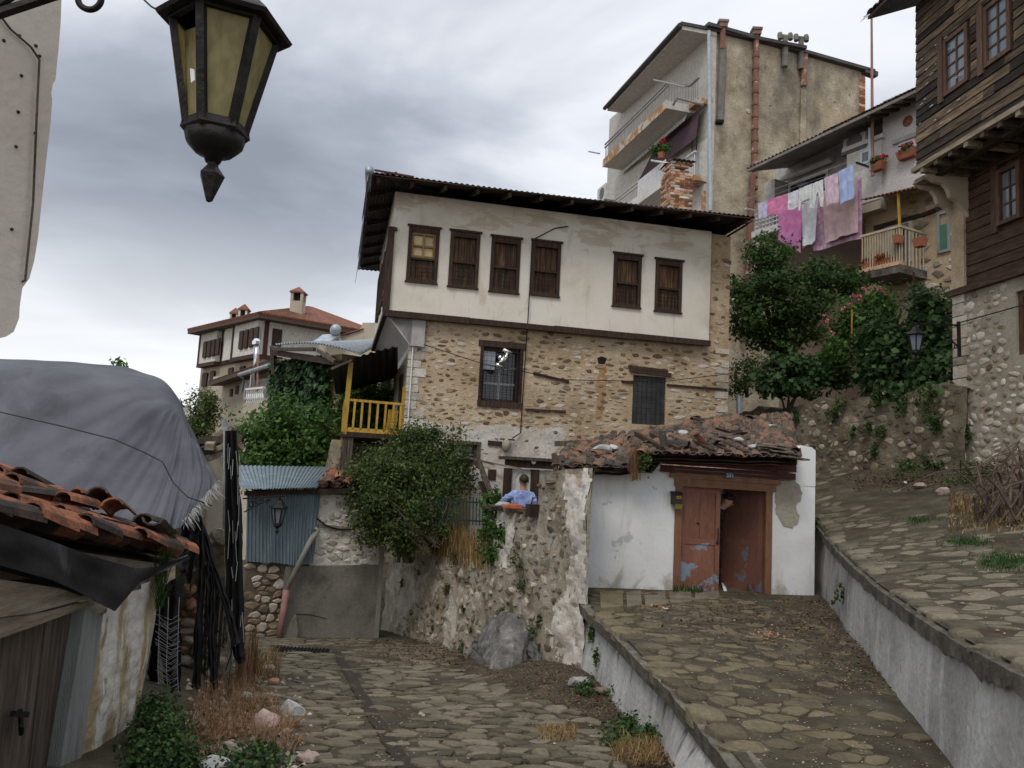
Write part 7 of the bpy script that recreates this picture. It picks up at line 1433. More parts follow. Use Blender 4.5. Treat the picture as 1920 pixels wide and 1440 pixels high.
MB().tube([BL.at(1786, 740, .06) - BL.U * .05, BL.at(1788, 905, .06) - BL.U * .05], .03, 6).build('downpipe', 'pipe_grey', T)
# eave with tile ends
e0, e1 = BU.p(-.5, zE2 + .1, .7), BU.p(LUu, zE2 + .1, .7); b1_, b0_ = BU.p(LUu, zE2 + 1.1, -1.8), BU.p(-.5, zE2 + 1.1, -1.8)
MB().hexa([x - V((0, 0, .12)) for x in (e0, e1, b1_, b0_)] + [x - V((0, 0, .05)) for x in (e0, e1, b1_, b0_)]).build('eave', 'board', T); tile_roof(T, 'tile_old', bilerp(e0, e1, b1_, b0_), 24, 3, .02, 77, lift=.0)
# ================================================================ GARDEN WALL ACROSS THE STREET
KW = Wall(at(1790, 880, 14.3), at(1405, 780, 20.5)); T = thing('garden_retaining_wall', 'weedy rubble retaining wall holding the rose garden above the right hand street', 'retaining wall', KW.p(3, 0))
uK = KW.len
def ktop(u): return 1.95 + .25 * mn.noise(V((u * .9, 0, 0))) + .12 * mn.noise(V((u * 3, 4, 0))) - .1 * u / uK
def kb(u, z): return .06 * mn.noise(V((u * 1.3, z * 1.3, 6))) + .03 * mn.noise(V((u * 4, z * 4, 6))) - .05 * (z)
mb = MB(); mb.grid(110, 26, lambda s, t_: KW.p(-.2 + (uK + .8) * s, -1 + (ktop(-.2 + (uK + .8) * s) + 1) * t_, kb(-.2 + (uK + .8) * s, -1 + (ktop(-.2 + (uK + .8) * s) + 1) * t_))); mb.grid(60, 2, lambda s, t_: KW.p(-.2 + (uK + .8) * s, ktop(-.2 + (uK + .8) * s), kb(-.2 + (uK + .8) * s, 2) - .6 * t_)); mb.build('wall_body', 'rubble_shaded', T, smooth=True)
stones(T, 'stone', lambda u, v, h: KW.p(u, v, h + kb(u, v)), (0, uK, -.2, 2.1), (.25, .16), 'stone_grey', shrink=(.4, .92), proud=(.0, .03), npart=300, k=7, seed=81, jit=1.35, soft=.05, smooth=False, top=.65, keep=lambda u, z, p: z < ktop(u) - .06, mats=['stone_shaded', 'stone_shaded', 'stone_shaded', 'stone_warm'])
mb = MB(); mb.hexa([KW.p(-.3, 0, -.3), KW.p(uK + .6, 0, -.3), KW.p(uK + .6, 0, -9), KW.p(-.3, 0, -9), KW.p(-.3, 1.95, -.3), KW.p(uK + .6, 1.85, -.3), KW.p(uK + .6, 2.3, -9), KW.p(-.3, 2.3, -9)]); mb.build('garden_ground', 'earth', kind='structure')
MB().tube([at(1386, 742, 19), at(1386, 775, 19)], .07, 8).build('vent_pipe', 'tin', label='short grey vent pipe between stone house and rose garden', cat='pipe')
plant('garden_tree', 'dark green tree in the garden right of the stone house under the washing', 'tree', at(1462, 690, 20.6), [((at(x, y, Y)), (rx * 1.2, .9, rz * 1.2)) for x, y, Y, rx, rz in ((1440, 480, 20.6, .55, .5), (1400, 545, 20.6, .45, .5), (1470, 545, 20.3, .75, .65), (1430, 600, 20.3, .75, .6), (1495, 610, 20.4, .6, .6), (1545, 520, 20.8, .7, .45), (1590, 530, 20.8, .45, .35), (1405, 600, 20.5, .4, .4), (1450, 520, 20.6, .5, .5), (1530, 575, 20.7, .4, .4), (1460, 640, 20.5, .45, .3))], 18000, .11, 'leaf_dark', .10, .6, 26, .21, shell=.4)
plant('rose_bush', 'rose bush with pink blooms above the garden wall', 'shrub', at(1620, 740, 18.2), [((at(x, y, 18)), (rx, .6, rz)) for x, y, rx, rz in ((1610, 610, .55, .55), (1650, 575, .45, .4), (1580, 650, .4, .5), (1640, 640, .5, .5))], 5600, .10, 'leaf_mid', .03, .6, 20, stems=4)
for k, (x, y) in enumerate(((1592, 570), (1580, 578), (1650, 542), (1663, 555), (1656, 548), (1548, 590), (1553, 602), (1561, 625), (1613, 556), (1604, 553), (1622, 540))):
    p = at(x, y, 17.4); foliage('rose', [(p, (.06, .06, .055))], 20, .045, 'rose_flower', sub=5, asp=.9, label='pink rose bloom, ' + ('upper left of the bush', 'just under the upper left bloom', 'topmost on the right side', 'rightmost of all', 'touching the topmost right one', 'far left, highest of three', 'far left, middle of three', 'far left, lowest of three', 'centre of the bush', 'left neighbour of the central one', 'topmost above the centre')[k], cat='rose', group='pink roses in the garden')
plant('fig_shrub', 'broad leaved fig shrub overhanging the garden wall behind the small street lantern', 'shrub', at(1690, 740, 16.6), [((at(x, y, Y)), (rx, .55, rz)) for x, y, Y, rx, rz in ((1660, 640, 16.6, .5, .5), (1700, 690, 16.2, .5, .45), (1755, 680, 15.4, .4, .5), (1645, 700, 16.8, .45, .45), (1740, 600, 16.2, .45, .5), (1775, 640, 15.6, .25, .4), (1690, 740, 16, .4, .25), (1745, 740, 15.3, .25, .25))], 5200, .15, 'leaf_fig', .04, .75, 16, stems=4)
plant('low_shrub', 'low grey green fig shrub on the left end of the garden wall', 'shrub', at(1480, 760, 19), [((at(x, y, 18.9)), (rx, .55, rz)) for x, y, rx, rz in ((1470, 700, .5, .4), (1510, 695, .4, .38), (1440, 720, .35, .3), (1540, 710, .35, .3), (1490, 730, .6, .25), (1570, 700, .4, .35))], 3800, .14, 'leaf_fig', .03, .75, 16, stems=4)
plant('dark_shrub', 'dark reddish shrub squeezed between the stone house corner and the fig', 'shrub', at(1400, 735, 19.6), [((at(x, y, 19.6)), (.35, .4, .35)) for x, y in ((1395, 700), (1415, 690), (1385, 720))], 1500, .09, 'leaf_bush', .02, .5, 14)
plant('climbing_plant', 'slender climbing plant on stakes beside the timber house corner', 'climber', at(1765, 640, 16.2), [((at(x, y, 16.4)), (.22, .25, .35)) for x, y in ((1740, 560), (1750, 590), (1772, 580), (1715, 560))], 1300, .085, 'leaf_mid', .015, .6, 12)
MB().bar(at(1713, 510, 16.4), at(1716, 690, 16.4), .03).build('garden_stake', 'wood_dark', label='dark stake standing among the climbers by the timber house', cat='stake'); MB().bar(at(1597, 580, 17.2), at(1597, 650, 17.2), .025).build('garden_stake', 'yellow', label='short yellow cane standing in the rose bush', cat='stake')
for k, (x, y, s_) in enumerate(((1560, 775, .14), (1645, 750, .16), (1690, 760, .16), (1740, 750, .3), (1755, 780, .2), (1600, 810, .1), (1640, 845, .1), (1625, 800, .1), (1735, 870, .14), (1650, 810, .1), (1700, 870, .12), (1760, 880, .12), (1490, 780, .12), (1575, 760, .12))): foliage('wall_weed', [(KW.at(x, y, .06), (s_, s_ * .5, s_ * 1.3))], int(1500 * s_), .07, 'leaf_bush' if k % 2 else 'leaf_dark', sub=8, label=('weed under the low fig at the wall top', 'weed under the rose bush at the wall top', 'weed under the hanging lantern at the wall top', 'largest weed, trailing beside the timber house', 'second largest weed close to the timber house', 'small weed midway up the left half', 'low weed above the tiny white stone', 'small weed in the middle of the wall', 'low weed near the timber house foot', 'small weed right of the middle', 'low weed above the pebble', 'lowest weed at the timber house corner', 'weed by the gatehouse roof', 'weed left of the rose bush')[k] + ' on the garden wall', cat='weed', group='weeds on the garden wall')
foliage('quoin_weed', [(BL.at(1812, 818, .08), (.09, .08, .15))], 150, .06, 'leaf_mid', sub=6, label='single green weed rooted in the stone corner of the timber house', cat='weed')
# ================================================================ LANTERNS
def lantern(label, axis, zb, S, pane_m, group=None, sides=6, ph=.3, loose=False):
    """zb: height of the brim; S: brim radius. axis: x,y"""
    c = V((axis.x, axis.y, 0)); t = thing('street_lantern', label, 'street lantern', c + V((0, 0, zb)), group)
    at_ = lambda r, a, z: c + V((r * math.cos(a), r * math.sin(a), z)); H_ = 1.75 * S; zt, zl = zb - .03 * S, zb - H_; rt, rl = .80 * S, .44 * S
    MB().lathe([(1.0 * S, zb - .10 * S), (1.04 * S, zb - .04 * S), (1.0 * S, zb), (.62 * S, zb + .34 * S), (.58 * S, zb + .36 * S), (.55 * S, zb + .44 * S), (.30 * S, zb + .75 * S), (.12 * S, zb + .9 * S), (.14 * S, zb + 1.0 * S), (.04 * S, zb + 1.25 * S)], c, sides, ph=ph).build('lantern_cap', 'iron', t)
    MB().lathe([(.86 * S, zb - .10 * S), (.86 * S, zb - .02 * S), (.3 * S, zb - .0)], c, sides, ph=ph).build('cap_rim', 'iron', t)
    for i in range(sides):
        a0, a1 = ph + 2 * math.pi * i / sides, ph + 2 * math.pi * (i + 1) / sides
        MB().bar(at_(rl, a0, zl), at_(rt, a0, zt), .13 * S, .10 * S, V((math.cos(a0), math.sin(a0), 0))).build('lantern_rib', 'iron', t)
        o = .97; q = [at_(rl * o, a0, zl), at_(rl * o, a1, zl), at_(rt * o, a1, zt), at_(rt * o, a0, zt)]
        am = (a0 + a1) / 2; inw = V((-math.cos(am), -math.sin(am), 0)) * .012 * S
        if loose and i == loose[0]: ax_ = (q[2] + q[3]) / 2; q = [q[0], q[1], q[2].lerp(q[1], .18) + inw * 8, q[3].lerp(q[0], .12) + inw * 14]
        MB().slab(q, inw).build('lantern_pane', pane_m, t)
        MB().bar(at_(rl, a0, zl + .01 * S), at_(rl, a1, zl + .01 * S), .10 * S, .12 * S).build('lantern_rail', 'iron', t); MB().bar(at_(rt, a0, zt - .05 * S), at_(rt, a1, zt - .05 * S), .09 * S, .14 * S).build('lantern_rail', 'iron', t)
    MB().lathe([(.50 * S, zl + .04 * S), (.52 * S, zl - .06 * S), (.46 * S, zl - .12 * S)], c, sides, ph=ph).build('lantern_collar', 'iron', t)
    MB().lathe([(.46 * S, zl - .11 * S), (.42 * S, zl - .26 * S), (.28 * S, zl - .40 * S), (.15 * S, zl - .44 * S), (.11 * S, zl - .54 * S)], c, 14).build('lantern_bowl', 'iron', t, smooth=True)
    MB().lathe([(.09 * S, zl - .53 * S), (.09 * S, zl - .60 * S), (.20 * S, zl - .74 * S), (.05 * S, zl - 1.16 * S), (.01 * S, zl - 1.18 * S)], c, 5, ph=.4).build('finial', 'iron', t)
    return t
def scroll(c, U_, r, turns, sgn=1, n=26):
    return [c + U_ * (r * (1 - .8 * k / n) * math.cos(sgn * k / n * turns * 6.28)) + V((0, 0, r * (1 - .8 * k / n) * math.sin(sgn * k / n * turns * 6.28))) for k in range(n + 1)]
ax = at(404, 250, 1.95); lt = lantern('big black iron street lantern with amber panes hanging close at the top left', ax, at(420, 46, 1.95).z, .167, 'amber', ph=.42, loose=(3,))
MB().slab([at(x, y, 1.80) for x, y in ((356, 128), (364, 130), (365, 150), (358, 155))], V((0, .004, 0))).build('peeled_patch', 'white_paint', lt)
AW = Wall(at(-40, 40, 2.0), at(430, -60, 1.95)); br = thing('lantern_bracket', 'black wrought iron scroll bracket carrying the big lantern from the white wall', 'bracket', at(0, 20, 2.0))
MB().bar(at(-60, 45, 1.98), at(110, -12, 1.98), .024, .016).build('bracket_arm', 'iron', br); MB().bar(at(-60, 50, 1.98), at(40, -20, 1.98), .018, .014).build('bracket_brace', 'iron', br); MB().bar(at(100, -9, 1.98), at(430, -120, 1.95), .02, .016).build('bracket_arm', 'iron', br)
MB().tube([at(146, -30, 1.975)] + [at(168 + 22 * math.cos(a), -4 + 22 * math.sin(a), 1.97) for a in np.linspace(3.1, -.7, 16)], .0085, 7).build('bracket_scroll', 'iron', br, smooth=True)
cable('lantern_wire', [at(236, -54, 1.965), at(262, -8, 1.97), at(283, 12, 1.96), at(305, 24, 1.95)], .0025, 'iron', '', parent=br)
ax = at(522, 965, 14.0); lt = lantern('small black iron lantern hanging in front of the corrugated tin shed', ax, at(524, 951, 14).z, .165, 'glass_sky', 'small street lanterns', 6, .2)
br = thing('lantern_bracket', 'black scrolled iron bracket holding the lantern before the tin shed', 'bracket', at(462, 940, 13.8)); Ub = (at(530, 931, 14) - at(455, 935, 13.6)).normalized()
MB().bar(at(455, 935, 13.6), at(534, 930, 14), .03, .025).build('bracket_arm', 'iron', br); MB().bar(at(458, 960, 13.6), at(503, 936, 13.85), .025, .02).build('bracket_brace', 'iron', br); MB().tube([at(524, 930, 14), at(524, 938, 14)], .02, 6).build('bracket_hook', 'iron', br)
for x, y, r_ in ((486, 941, .06), (502, 940, .05), (472, 946, .07)): MB().tube(scroll(at(x, y, 13.85), Ub, r_, 1.3), .012, 5).build('bracket_scroll', 'iron', br)
ax = at(1717, 640, 13.2); lt = lantern('small black iron lantern hanging before the fig shrub beside the timber house', ax, at(1718, 627, 13.2).z, .165, 'glass_sky', 'small street lanterns', 6, .1)
br = thing('lantern_bracket', 'black iron bracket with back bar on the stone corner of the timber house', 'bracket', at(1797, 640, 13.6)); MB().bar(at(1797, 603, 13.5), at(1799, 668, 13.5), .05, .04, V((0, 1, 0))).build('back_bar', 'iron', br); MB().bar(at(1798, 610, 13.5), at(1712, 606, 13.2), .035, .03).build('bracket_arm', 'iron', br)
MB().tube([at(1797, 650, 13.5), at(1785, 640, 13.45), at(1776, 612, 13.45)], .015, 5).build('bracket_brace', 'iron', br); MB().tube([at(1717, 606, 13.2), at(1717, 618, 13.2)], .02, 6).build('bracket_hook', 'iron', br)
MB().tube(scroll(at(1793, 650, 13.45), V((1, 0, 0)), .05, 1.3), .01, 5).build('bracket_scroll', 'iron', br)
cable('power_wire', [at(1799, 605, 13.5), at(1925, 570, 11.5)], .012, 'iron', 'black wire running right from the lantern bracket across the timber house', 'wire')
# ================================================================ NEAR LEFT WHITE HOUSE
NW = Wall(at(105, 100, 2.35), at(-420, 100, 1.75)); T = thing('plastered_house', 'overhanging corner of a white plastered house at the upper left edge', 'house', NW.at(0, 632))
ol = [(118, -80), (114, 40), (110, 90), (104, 150), (99, 158), (96, 176), (98, 186), (95, 230), (88, 290), (78, 380), (71, 448), (64, 490), (55, 522), (42, 540), (37, 575), (36, 596), (26, 622), (12, 631), (0, 634), (-1300, 760), (-1300, -260)]
MB().slab([NW.at(x, y) for x, y in ol], -NW.N * 2.2).build('wall', 'left_white', T)
uv_ = NW.uv(12, 631); MB().wbox(NW, uv_[0] - .02, uv_[0] + 2.2, -2.2, uv_[1] + .03, -2.2, -.55).build('lower_wall', 'left_white', T)
cable('wall_cable', [NW.at(-10, 15, .01), NW.at(20, 55, .01), NW.at(58, 88, .012), NW.at(74, 112, .012), NW.at(70, 190, .012), NW.at(62, 380, .012), NW.at(47, 526, .012), NW.at(42, 528, .0), NW.at(36, 530, -.02)], .0035, 'twig', '', parent=T)
mb = MB()
for x, y in ((7, 76), (36, 67), (34, 210), (66, 250), (40, 142), (67, 86), (74, 105), (22, 430), (30, 275)): mb.lathe([(.006, 0), (.003, .006)], NW.at(x, y, 0), 6, NW.N)
mb.build('mud_spot', 'wood_dark', T)
# ================================================================ NEAR LEFT SHED
LF = Wall(at(0, 1195, 4.25), at(270, 1250, 5.95)); T = thing('plank_shed', 'low shed with plank door, stained white wall and clay tiles at lower left', 'shed', LF.at(150, 1440))
def pslab(name, m_, px, h0, th, par=T, W=LF): return MB().slab([W.at(x, y, h0) for x, y in px], -W.N * th).build(name, m_, par)
mb = MB(); P0 = [LF.uv(x, y) for x, y in ((190, 1150), (302, 1072))]
wl = [(188, 1150), (240, 1110), (305, 1070), (298, 1110), (290, 1170), (279, 1230), (268, 1290), (255, 1350), (246, 1400), (240, 1440), (232, 1560), (90, 1560), (128, 1330), (160, 1200)]
pu = [LF.uv(x, y) for x, y in wl]; u0_, u1_ = min(p[0] for p in pu), max(p[0] for p in pu); z0_, z1_ = min(p[1] for p in pu), max(p[1] for p in pu); st_ = .03
u = u0_
while u < u1_:
    z = z0_
    while z < z1_:
        if inpoly(u + st_ / 2 + .02 * mn.noise(V((u * 9, z * 9, 0))), z + st_ / 2, pu):
            mb.add([LF.p(a, b, .02 + .018 * mn.noise(V((a * 3, b * 3, 1))) + .012 * mn.noise(V((a * 12, b * 12, 1))) - .05 * sstep(u1_ - .35, u1_, a)) for a, b in ((u, z), (u + st_, z), (u + st_, z + st_), (u, z + st_))], [(0, 1, 2, 3)])
        z += st_
    u += st_
mb.build('stained_wall', 'shed_white', T, smooth=True); pslab('wall_core', 'rubble', wl, -.03, .4)
for a, b in (((-75, 1222), (-5, 1195)), ((-3, 1194), (84, 1163)), ((86, 1162), (158, 1137))): 
    x2 = {-75: (-110, -32), -3: (-30, 50), 86: (52, 111)}[a[0]]; pslab('door_plank', 'plank_grey', [a, b, (x2[1], 1560 if 0 else 1470), (x2[0], 1470)], -.03 + R.uniform(-.008, .008), .03)
pslab('door_post', 'plank_bluish', [(161, 1134), (193, 1156), (145, 1470), (107, 1470)], .05, .14)
pslab('lintel_board', 'plank_pale', [(-120, 1092), (0, 1086), (112, 1103), (165, 1122), (60, 1150), (0, 1158), (-120, 1172)], .07, .1); pslab('lintel_board', 'plank_pale', [(-120, 1178), (0, 1160), (90, 1146), (166, 1126), (168, 1136), (60, 1176), (0, 1197), (-120, 1228)], .045, .1); pslab('lintel_board', 'wood_dark', [(-120, 1075), (0, 1070), (60, 1085), (0, 1088), (-120, 1096)], .02, .1)
mb = MB(); mb.bar(LF.at(24, 1338, .02), LF.at(50, 1340, .02), .03, .03); mb.bar(LF.at(38, 1330, .025), LF.at(40, 1378, .03), .018, .018); mb.tube([LF.at(36, 1360, .04), LF.at(44, 1364, .05), LF.at(42, 1376, .04), LF.at(36, 1374, .03)], .007, 5); mb.build('door_bolt', 'iron', T)
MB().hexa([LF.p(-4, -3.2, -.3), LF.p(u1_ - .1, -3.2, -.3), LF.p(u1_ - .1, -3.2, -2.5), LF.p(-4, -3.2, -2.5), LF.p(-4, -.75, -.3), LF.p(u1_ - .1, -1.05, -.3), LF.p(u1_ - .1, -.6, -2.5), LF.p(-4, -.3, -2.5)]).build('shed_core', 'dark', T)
qa, qb, qc, qd = at(-80, 955, 3.9), at(348, 1036, 6.5), at(25, 918, 6.95), at(-520, 860, 4.6)
QT = bilerp(qb, qc, qd, qa)
mb = MB(); mb.grid(8, 8, lambda s, t_: QT(s, t_) - V((0, 0, .06))); mb.grid(8, 8, lambda s, t_: QT(s, t_) - V((0, 0, .12))); mb.build('roof_deck', 'wood_dark', T)
tile_roof(T, 'tile', QT, 9, 8, .04, 91, miss=.06, scale=1.0, cap=220, lift=.0)
rn = random.Random(33)
for i in range(34):
    s, t_ = rn.uniform(.04, .95), rn.uniform(.02, .7); al = QT(s, min(1, t_ + .1)) - QT(s, t_); put_tile(T, 'tile', QT(s, t_) + V((0, 0, .13)), al.normalized() + V((rn.uniform(-.35, .35), rn.uniform(-.2, .2), rn.uniform(-.05, .2))), V((rn.uniform(-.3, .3), 0, 1)), rn.random() < .25, 1.05, rn.choice((0, 1)))
qv = (qa - qb).normalized()
for i in range(9):      # verge tiles along the street edge
    p = qb.lerp(qa, i / 9 * .98 + .01) + V((.02, 0, .0)); put_tile(T, 'tile', p + V((rn.uniform(-.05, .03), 0, rn.uniform(0, .03))), qv + V((rn.uniform(-.12, .12), 0, rn.uniform(.02, .16))), V((.25, 0, 1)), False, rn.uniform(.9, 1.1), rn.choice((0, 1, 2))); put_tile(T, 'tile', p + V((-.14, .05, .03)), qv + V((rn.uniform(-.15, .15), 0, rn.uniform(0, .15))), V((-.1, 0, 1)), True, 1.0, 0)
topf = [(-160, 940), (0, 982), (90, 1012), (170, 1042), (255, 1066), (300, 1062), (352, 1040)]; botf = [(-160, 1045), (0, 1060), (100, 1088), (160, 1116), (216, 1146), (262, 1092), (356, 1048)]
def fel(s, t_):
    f = s * 6; k = min(5, int(f)); f -= k; a = [topf[k][i] + (topf[k + 1][i] - topf[k][i]) * f for i in (0, 1)]; b = [botf[k][i] + (botf[k + 1][i] - botf[k][i]) * f for i in (0, 1)]
    x, y = a[0] + (b[0] - a[0]) * t_, a[1] + (b[1] - a[1]) * t_; return LF.at(x, y, .16 + .03 * mn.noise(V((s * 7, t_ * 2, 3))) + .02 * math.sin(s * 20 + t_ * 2) * t_)
mb = MB(); mb.grid(60, 12, fel); mb.grid(60, 12, lambda s, t_: fel(s, t_) - LF.N * .008); mb.build('roofing_felt', 'felt', T, smooth=True)
tuft('weed', [tuple(LF.p(u1_ - .12 + R.gauss(0, .05), LF.uv(290, 1120)[1] + R.uniform(-.1, .25), .05)) for _ in range(160)], .26, .004, 'weed', .9, label='wiry pale green weed growing from the white shed corner under the felt', cat='weed')
# ================================================================ TARPAULIN OVER THE RUIN
cols_ = [[(-420, 1040, 6.4), (-420, 840, 7.2), (-420, 690, 7.9), (-420, 655, 9.6)], [(-150, 1000, 6.9), (-150, 830, 7.5), (-150, 692, 8.1), (-150, 664, 9.6)], [(0, 975, 7.15), (0, 830, 7.7), (0, 698, 8.25), (0, 673, 9.6)], [(95, 975, 7.2), (95, 830, 7.8), (95, 702, 8.35), (95, 677, 9.6)], [(175, 985, 7.3), (175, 840, 7.9), (170, 712, 8.45), (178, 682, 9.6)], [(250, 995, 7.35), (250, 850, 7.95), (245, 728, 8.5), (252, 693, 9.6)], [(310, 1000, 7.35), (312, 870, 7.95), (300, 750, 8.5), (303, 712, 9.5)], [(335, 990, 7.35), (348, 890, 7.85), (336, 780, 8.4), (334, 745, 9.3)], [(358, 968, 7.45), (376, 895, 7.8), (362, 820, 8.35), (352, 790, 9.2)], [(385, 936, 7.55), (397, 902, 7.8), (386, 860, 8.3), (374, 832, 9.2)], [(404, 912, 7.6), (408, 903, 7.7), (403, 892, 8.2), (392, 880, 9.2)]]
CP = [[at(*p) for p in c] for c in cols_]
def cr(a, b, c, d, t_): return .5 * ((2 * b) + (c - a) * t_ + (2 * a - 5 * b + 4 * c - d) * t_ * t_ + (3 * b - a - 3 * c + d) * t_ ** 3)
def tarp(s, t_):
    nc = len(CP); f = s * (nc - 1); k = min(nc - 2, int(f)); f -= k; row = []
    for j in range(4): g_ = lambda i: CP[min(nc - 1, max(0, i))][j]; row.append(cr(g_(k - 1), g_(k), g_(k + 1), g_(k + 2), f))
    h = t_ * 3; j = min(2, int(h)); h -= j; r_ = lambda i: row[min(3, max(0, i))]; p = cr(r_(j - 1), r_(j), r_(j + 1), r_(j + 2), h)
    ds, dt = (s - .80) * 3.2, .86 - t_; an = math.atan2(ds, dt + .12); rr = min(1, math.hypot(ds, dt)); fold = (.07 * mn.noise(V((an * 4.5, rr * 1.2, 2))) + .085 * (abs(mn.noise(V((an * 9, rr * 1.5, 5)))) - .25) + .03 * mn.noise(V((an * 22, rr * 2, 9)))) * (.3 + .9 * rr) + .05 * mn.noise(V((s * 5, t_ * 3, 7))); fade = (1 - sstep(.62, .78, t_)) * .9 + .15
    return p + V((.1, -1, .15)) * fold * fade + V((0, 0, .02 * mn.noise(V((s * 14, t_ * 5, 4)))))
mb = MB(); mb.grid(220, 90, tarp); T2 = thing('tarpaulin', 'big grey tarpaulin draped over a ruined building behind the tiled shed', 'tarpaulin', at(150, 1000, 7.3)); mb.build('sheet', 'tarp', T2, smooth=True)
mb = MB(); mb.hexa([CP[0][0] + V((0, .4, -1)), CP[9][0] + V((-.1, .4, -.6)), CP[9][3] + V((-.2, 1, -1)), CP[0][3] + V((0, 1, -1)), CP[0][1] + V((0, .6, -.15)), CP[8][1] + V((-.15, .6, -.15)), CP[8][3] + V((-.2, .6, -.15)), CP[0][3] + V((0, .6, -.15))]); mb.build('ruined_building', 'rubble', label='ruined building core hidden beneath the grey tarpaulin', cat='ruin')
cable('rope', [at(-20, 768, 7.55), at(120, 800, 7.6), at(215, 824, 7.65), at(270, 848, 7.6), at(305, 866, 7.6), at(325, 905, 7.55), at(352, 932, 7.45), at(398, 948, 7.45)], .006, 'iron', 'thin black rope slung across the front of the grey tarpaulin', 'rope')
fp = [tuple(at(408 - 66 * q + R.uniform(-2, 2), 904 + 76 * q + R.uniform(-3, 3), 7.5 - .1 * q)) for q in np.random.default_rng(3).random(280)]
P = np.array(fp); d_ = np.array(at(425, 940, 7.5) - at(405, 905, 7.5)); d_ = d_ / np.linalg.norm(d_); n_ = len(P); L_ = NP.uniform(.03, .11, (n_, 1)); dd = d_ + NP.normal(size=(n_, 3)) * .25; s_ = NP.normal(size=(n_, 3)); s_ /= np.linalg.norm(s_, axis=1, keepdims=True); s_ *= .005
v = np.stack([P - s_, P + s_, P + dd * L_ + s_ * .2, P + dd * L_ - s_ * .2], 1).reshape(-1, 3); npmesh('frayed_hem', v, np.arange(4 * n_).reshape(-1, 4), 4, 'thread', T2)
foliage('twig_leaves', [(at(218, 678, 9.8), (.1, .1, .06)), (at(233, 686, 9.8), (.07, .1, .05))], 40, .07, 'leaf_mid', sub=6, label='small leafy sprig poking up behind the top of the tarpaulin', cat='sprig')
# the open end of the ruin
UW = Wall(at(340, 1100, 8.7), at(452, 1100, 8.9)); T = thing('ruined_wall', 'collapsed end wall of the ruin with broken beams and rubble stones', 'ruin', UW.at(395, 1250))
pslab('mud_wall', 'cream', [(352, 835), (372, 838), (415, 850), (418, 1000), (412, 1160), (350, 1160)], -.1, .3, T, UW); pslab('rubble_face', 'rubble', [(330, 1010), (432, 1000), (436, 1260), (325, 1280)], -.06, .4, T, UW)
stones(T, 'stone', lambda u, v, h: UW.p(u, v, h - .05), (UW.uv(335, 1100)[0], UW.uv(432, 1100)[0], UW.uv(390, 1270)[1], UW.uv(390, 1010)[1]), (.16, .11), 'stone_warm', shrink=(.7, .98), proud=(.03, .12), npart=120, k=8, seed=95, jit=1, mats=['stone_warm', 'rock_pink', 'brick', 'stone_grey'])
for a, b, w_ in (((372, 826, 8.5), (452, 822, 8.7), .10), ((376, 846, 8.5), (424, 812, 8.8), .12), ((392, 838, 8.4), (420, 806, 9.4), .09), ((378, 852, 8.6), (420, 838, 8.5), .07), ((388, 860, 8.5), (418, 846, 8.7), .08), ((434, 824, 8.6), (452, 840, 8.8), .07)): MB().bar(at(*a), at(*b), w_, w_ * .8).build('broken_beam', 'plank_grey' if w_ > .09 else 'plank_pale', T)
MB().bar(at(423, 1012, 8.4), at(424, 800, 8.5), .05, .05, V((0, 1, 0))).build('pole', 'plank_bluish', T); MB().bar(at(424, 800, 8.5), at(419, 786, 8.5), .045, .045, V((0, 1, 0))).build('pole_tip', 'plank_bluish', T)
rock('perched_rock', at(415, 1008, 8.3), (.14, .12, .11), 'rock_cream', 'cream rock perched under the pale pole on the ruined wall', 41); MB().bar(at(412, 1015, 8.4), at(420, 1190, 8.4), .12, .1, V((0, 1, 0))).build('door_jamb', 'plank_pale', T)
def net_strip(left, right, Y, m_='net', par=None, amp=.05, n=40):
    k = len(left)
    def fn(s, t_):
        f = t_ * (k - 1); i = min(k - 2, int(f)); f -= i; a = at(left[i][0] + (left[i + 1][0] - left[i][0]) * f, left[i][1] + (left[i + 1][1] - left[i][1]) * f, Y); b = at(right[i][0] + (right[i + 1][0] - right[i][0]) * f, right[i][1] + (right[i + 1][1] - right[i][1]) * f, Y)
        p = a.lerp(b, s); return p + V((0, amp * math.sin(s * 15 + t_ * 3 + left[0][0]) + amp * mn.noise(V((s * 6, t_ * 6, Y))), 0)) + V((.015 * mn.noise(V((t_ * 14, left[0][0], s * 2))), 0, 0))
    mb = MB(); mb.grid(14, n, fn); return mb.build('net_strip', m_, par, smooth=True)
T = thing('shade_net', 'torn black shade net hanging in strips from the ruin beside the lane', 'net', at(390, 1250, 7.8))
for l, r, Y in (([(424, 808), (424, 1000), (428, 1150), (440, 1230), (452, 1245)], [(446, 806), (453, 960), (456, 1150), (455, 1225), (458, 1240)], 8.1), ([(366, 970), (386, 1040), (418, 1130), (440, 1210)], [(378, 966), (398, 1036), (430, 1124), (450, 1205)], 7.7), ([(300, 1100), (300, 1180), (305, 1280), (318, 1360)], [(345, 1075), (334, 1160), (338, 1280), (338, 1375)], 7.0), ([(374, 985), (374, 1100), (366, 1200), (362, 1325)], [(383, 985), (382, 1100), (377, 1200), (372, 1325)], 7.6), ([(392, 1050), (393, 1120), (394, 1220), (398, 1300)], [(402, 1060), (406, 1120), (404, 1220), (408, 1300)], 7.65), ([(284, 1110), (282, 1250), (284, 1330)], [(302, 1100), (300, 1250), (296, 1340)], 7.1), ([(340, 985), (330, 1040), (345, 1075)], [(372, 968), (376, 1020), (360, 1110)], 7.5)): net_strip(l, r, Y, par=T)
mb = MB()
for i in range(48):
    x = R.uniform(384, 440); y0 = 990 + (x - 372) * 2.6 + R.uniform(0, 40); mb.tube([at(x, y0, 7.7), at(x - R.uniform(0, 6), (y0 + 1260) / 2, 7.68), at(x - R.uniform(2, 12), R.uniform(1180, 1310), 7.66)], R.choice((.003, .004, .008)), 4)
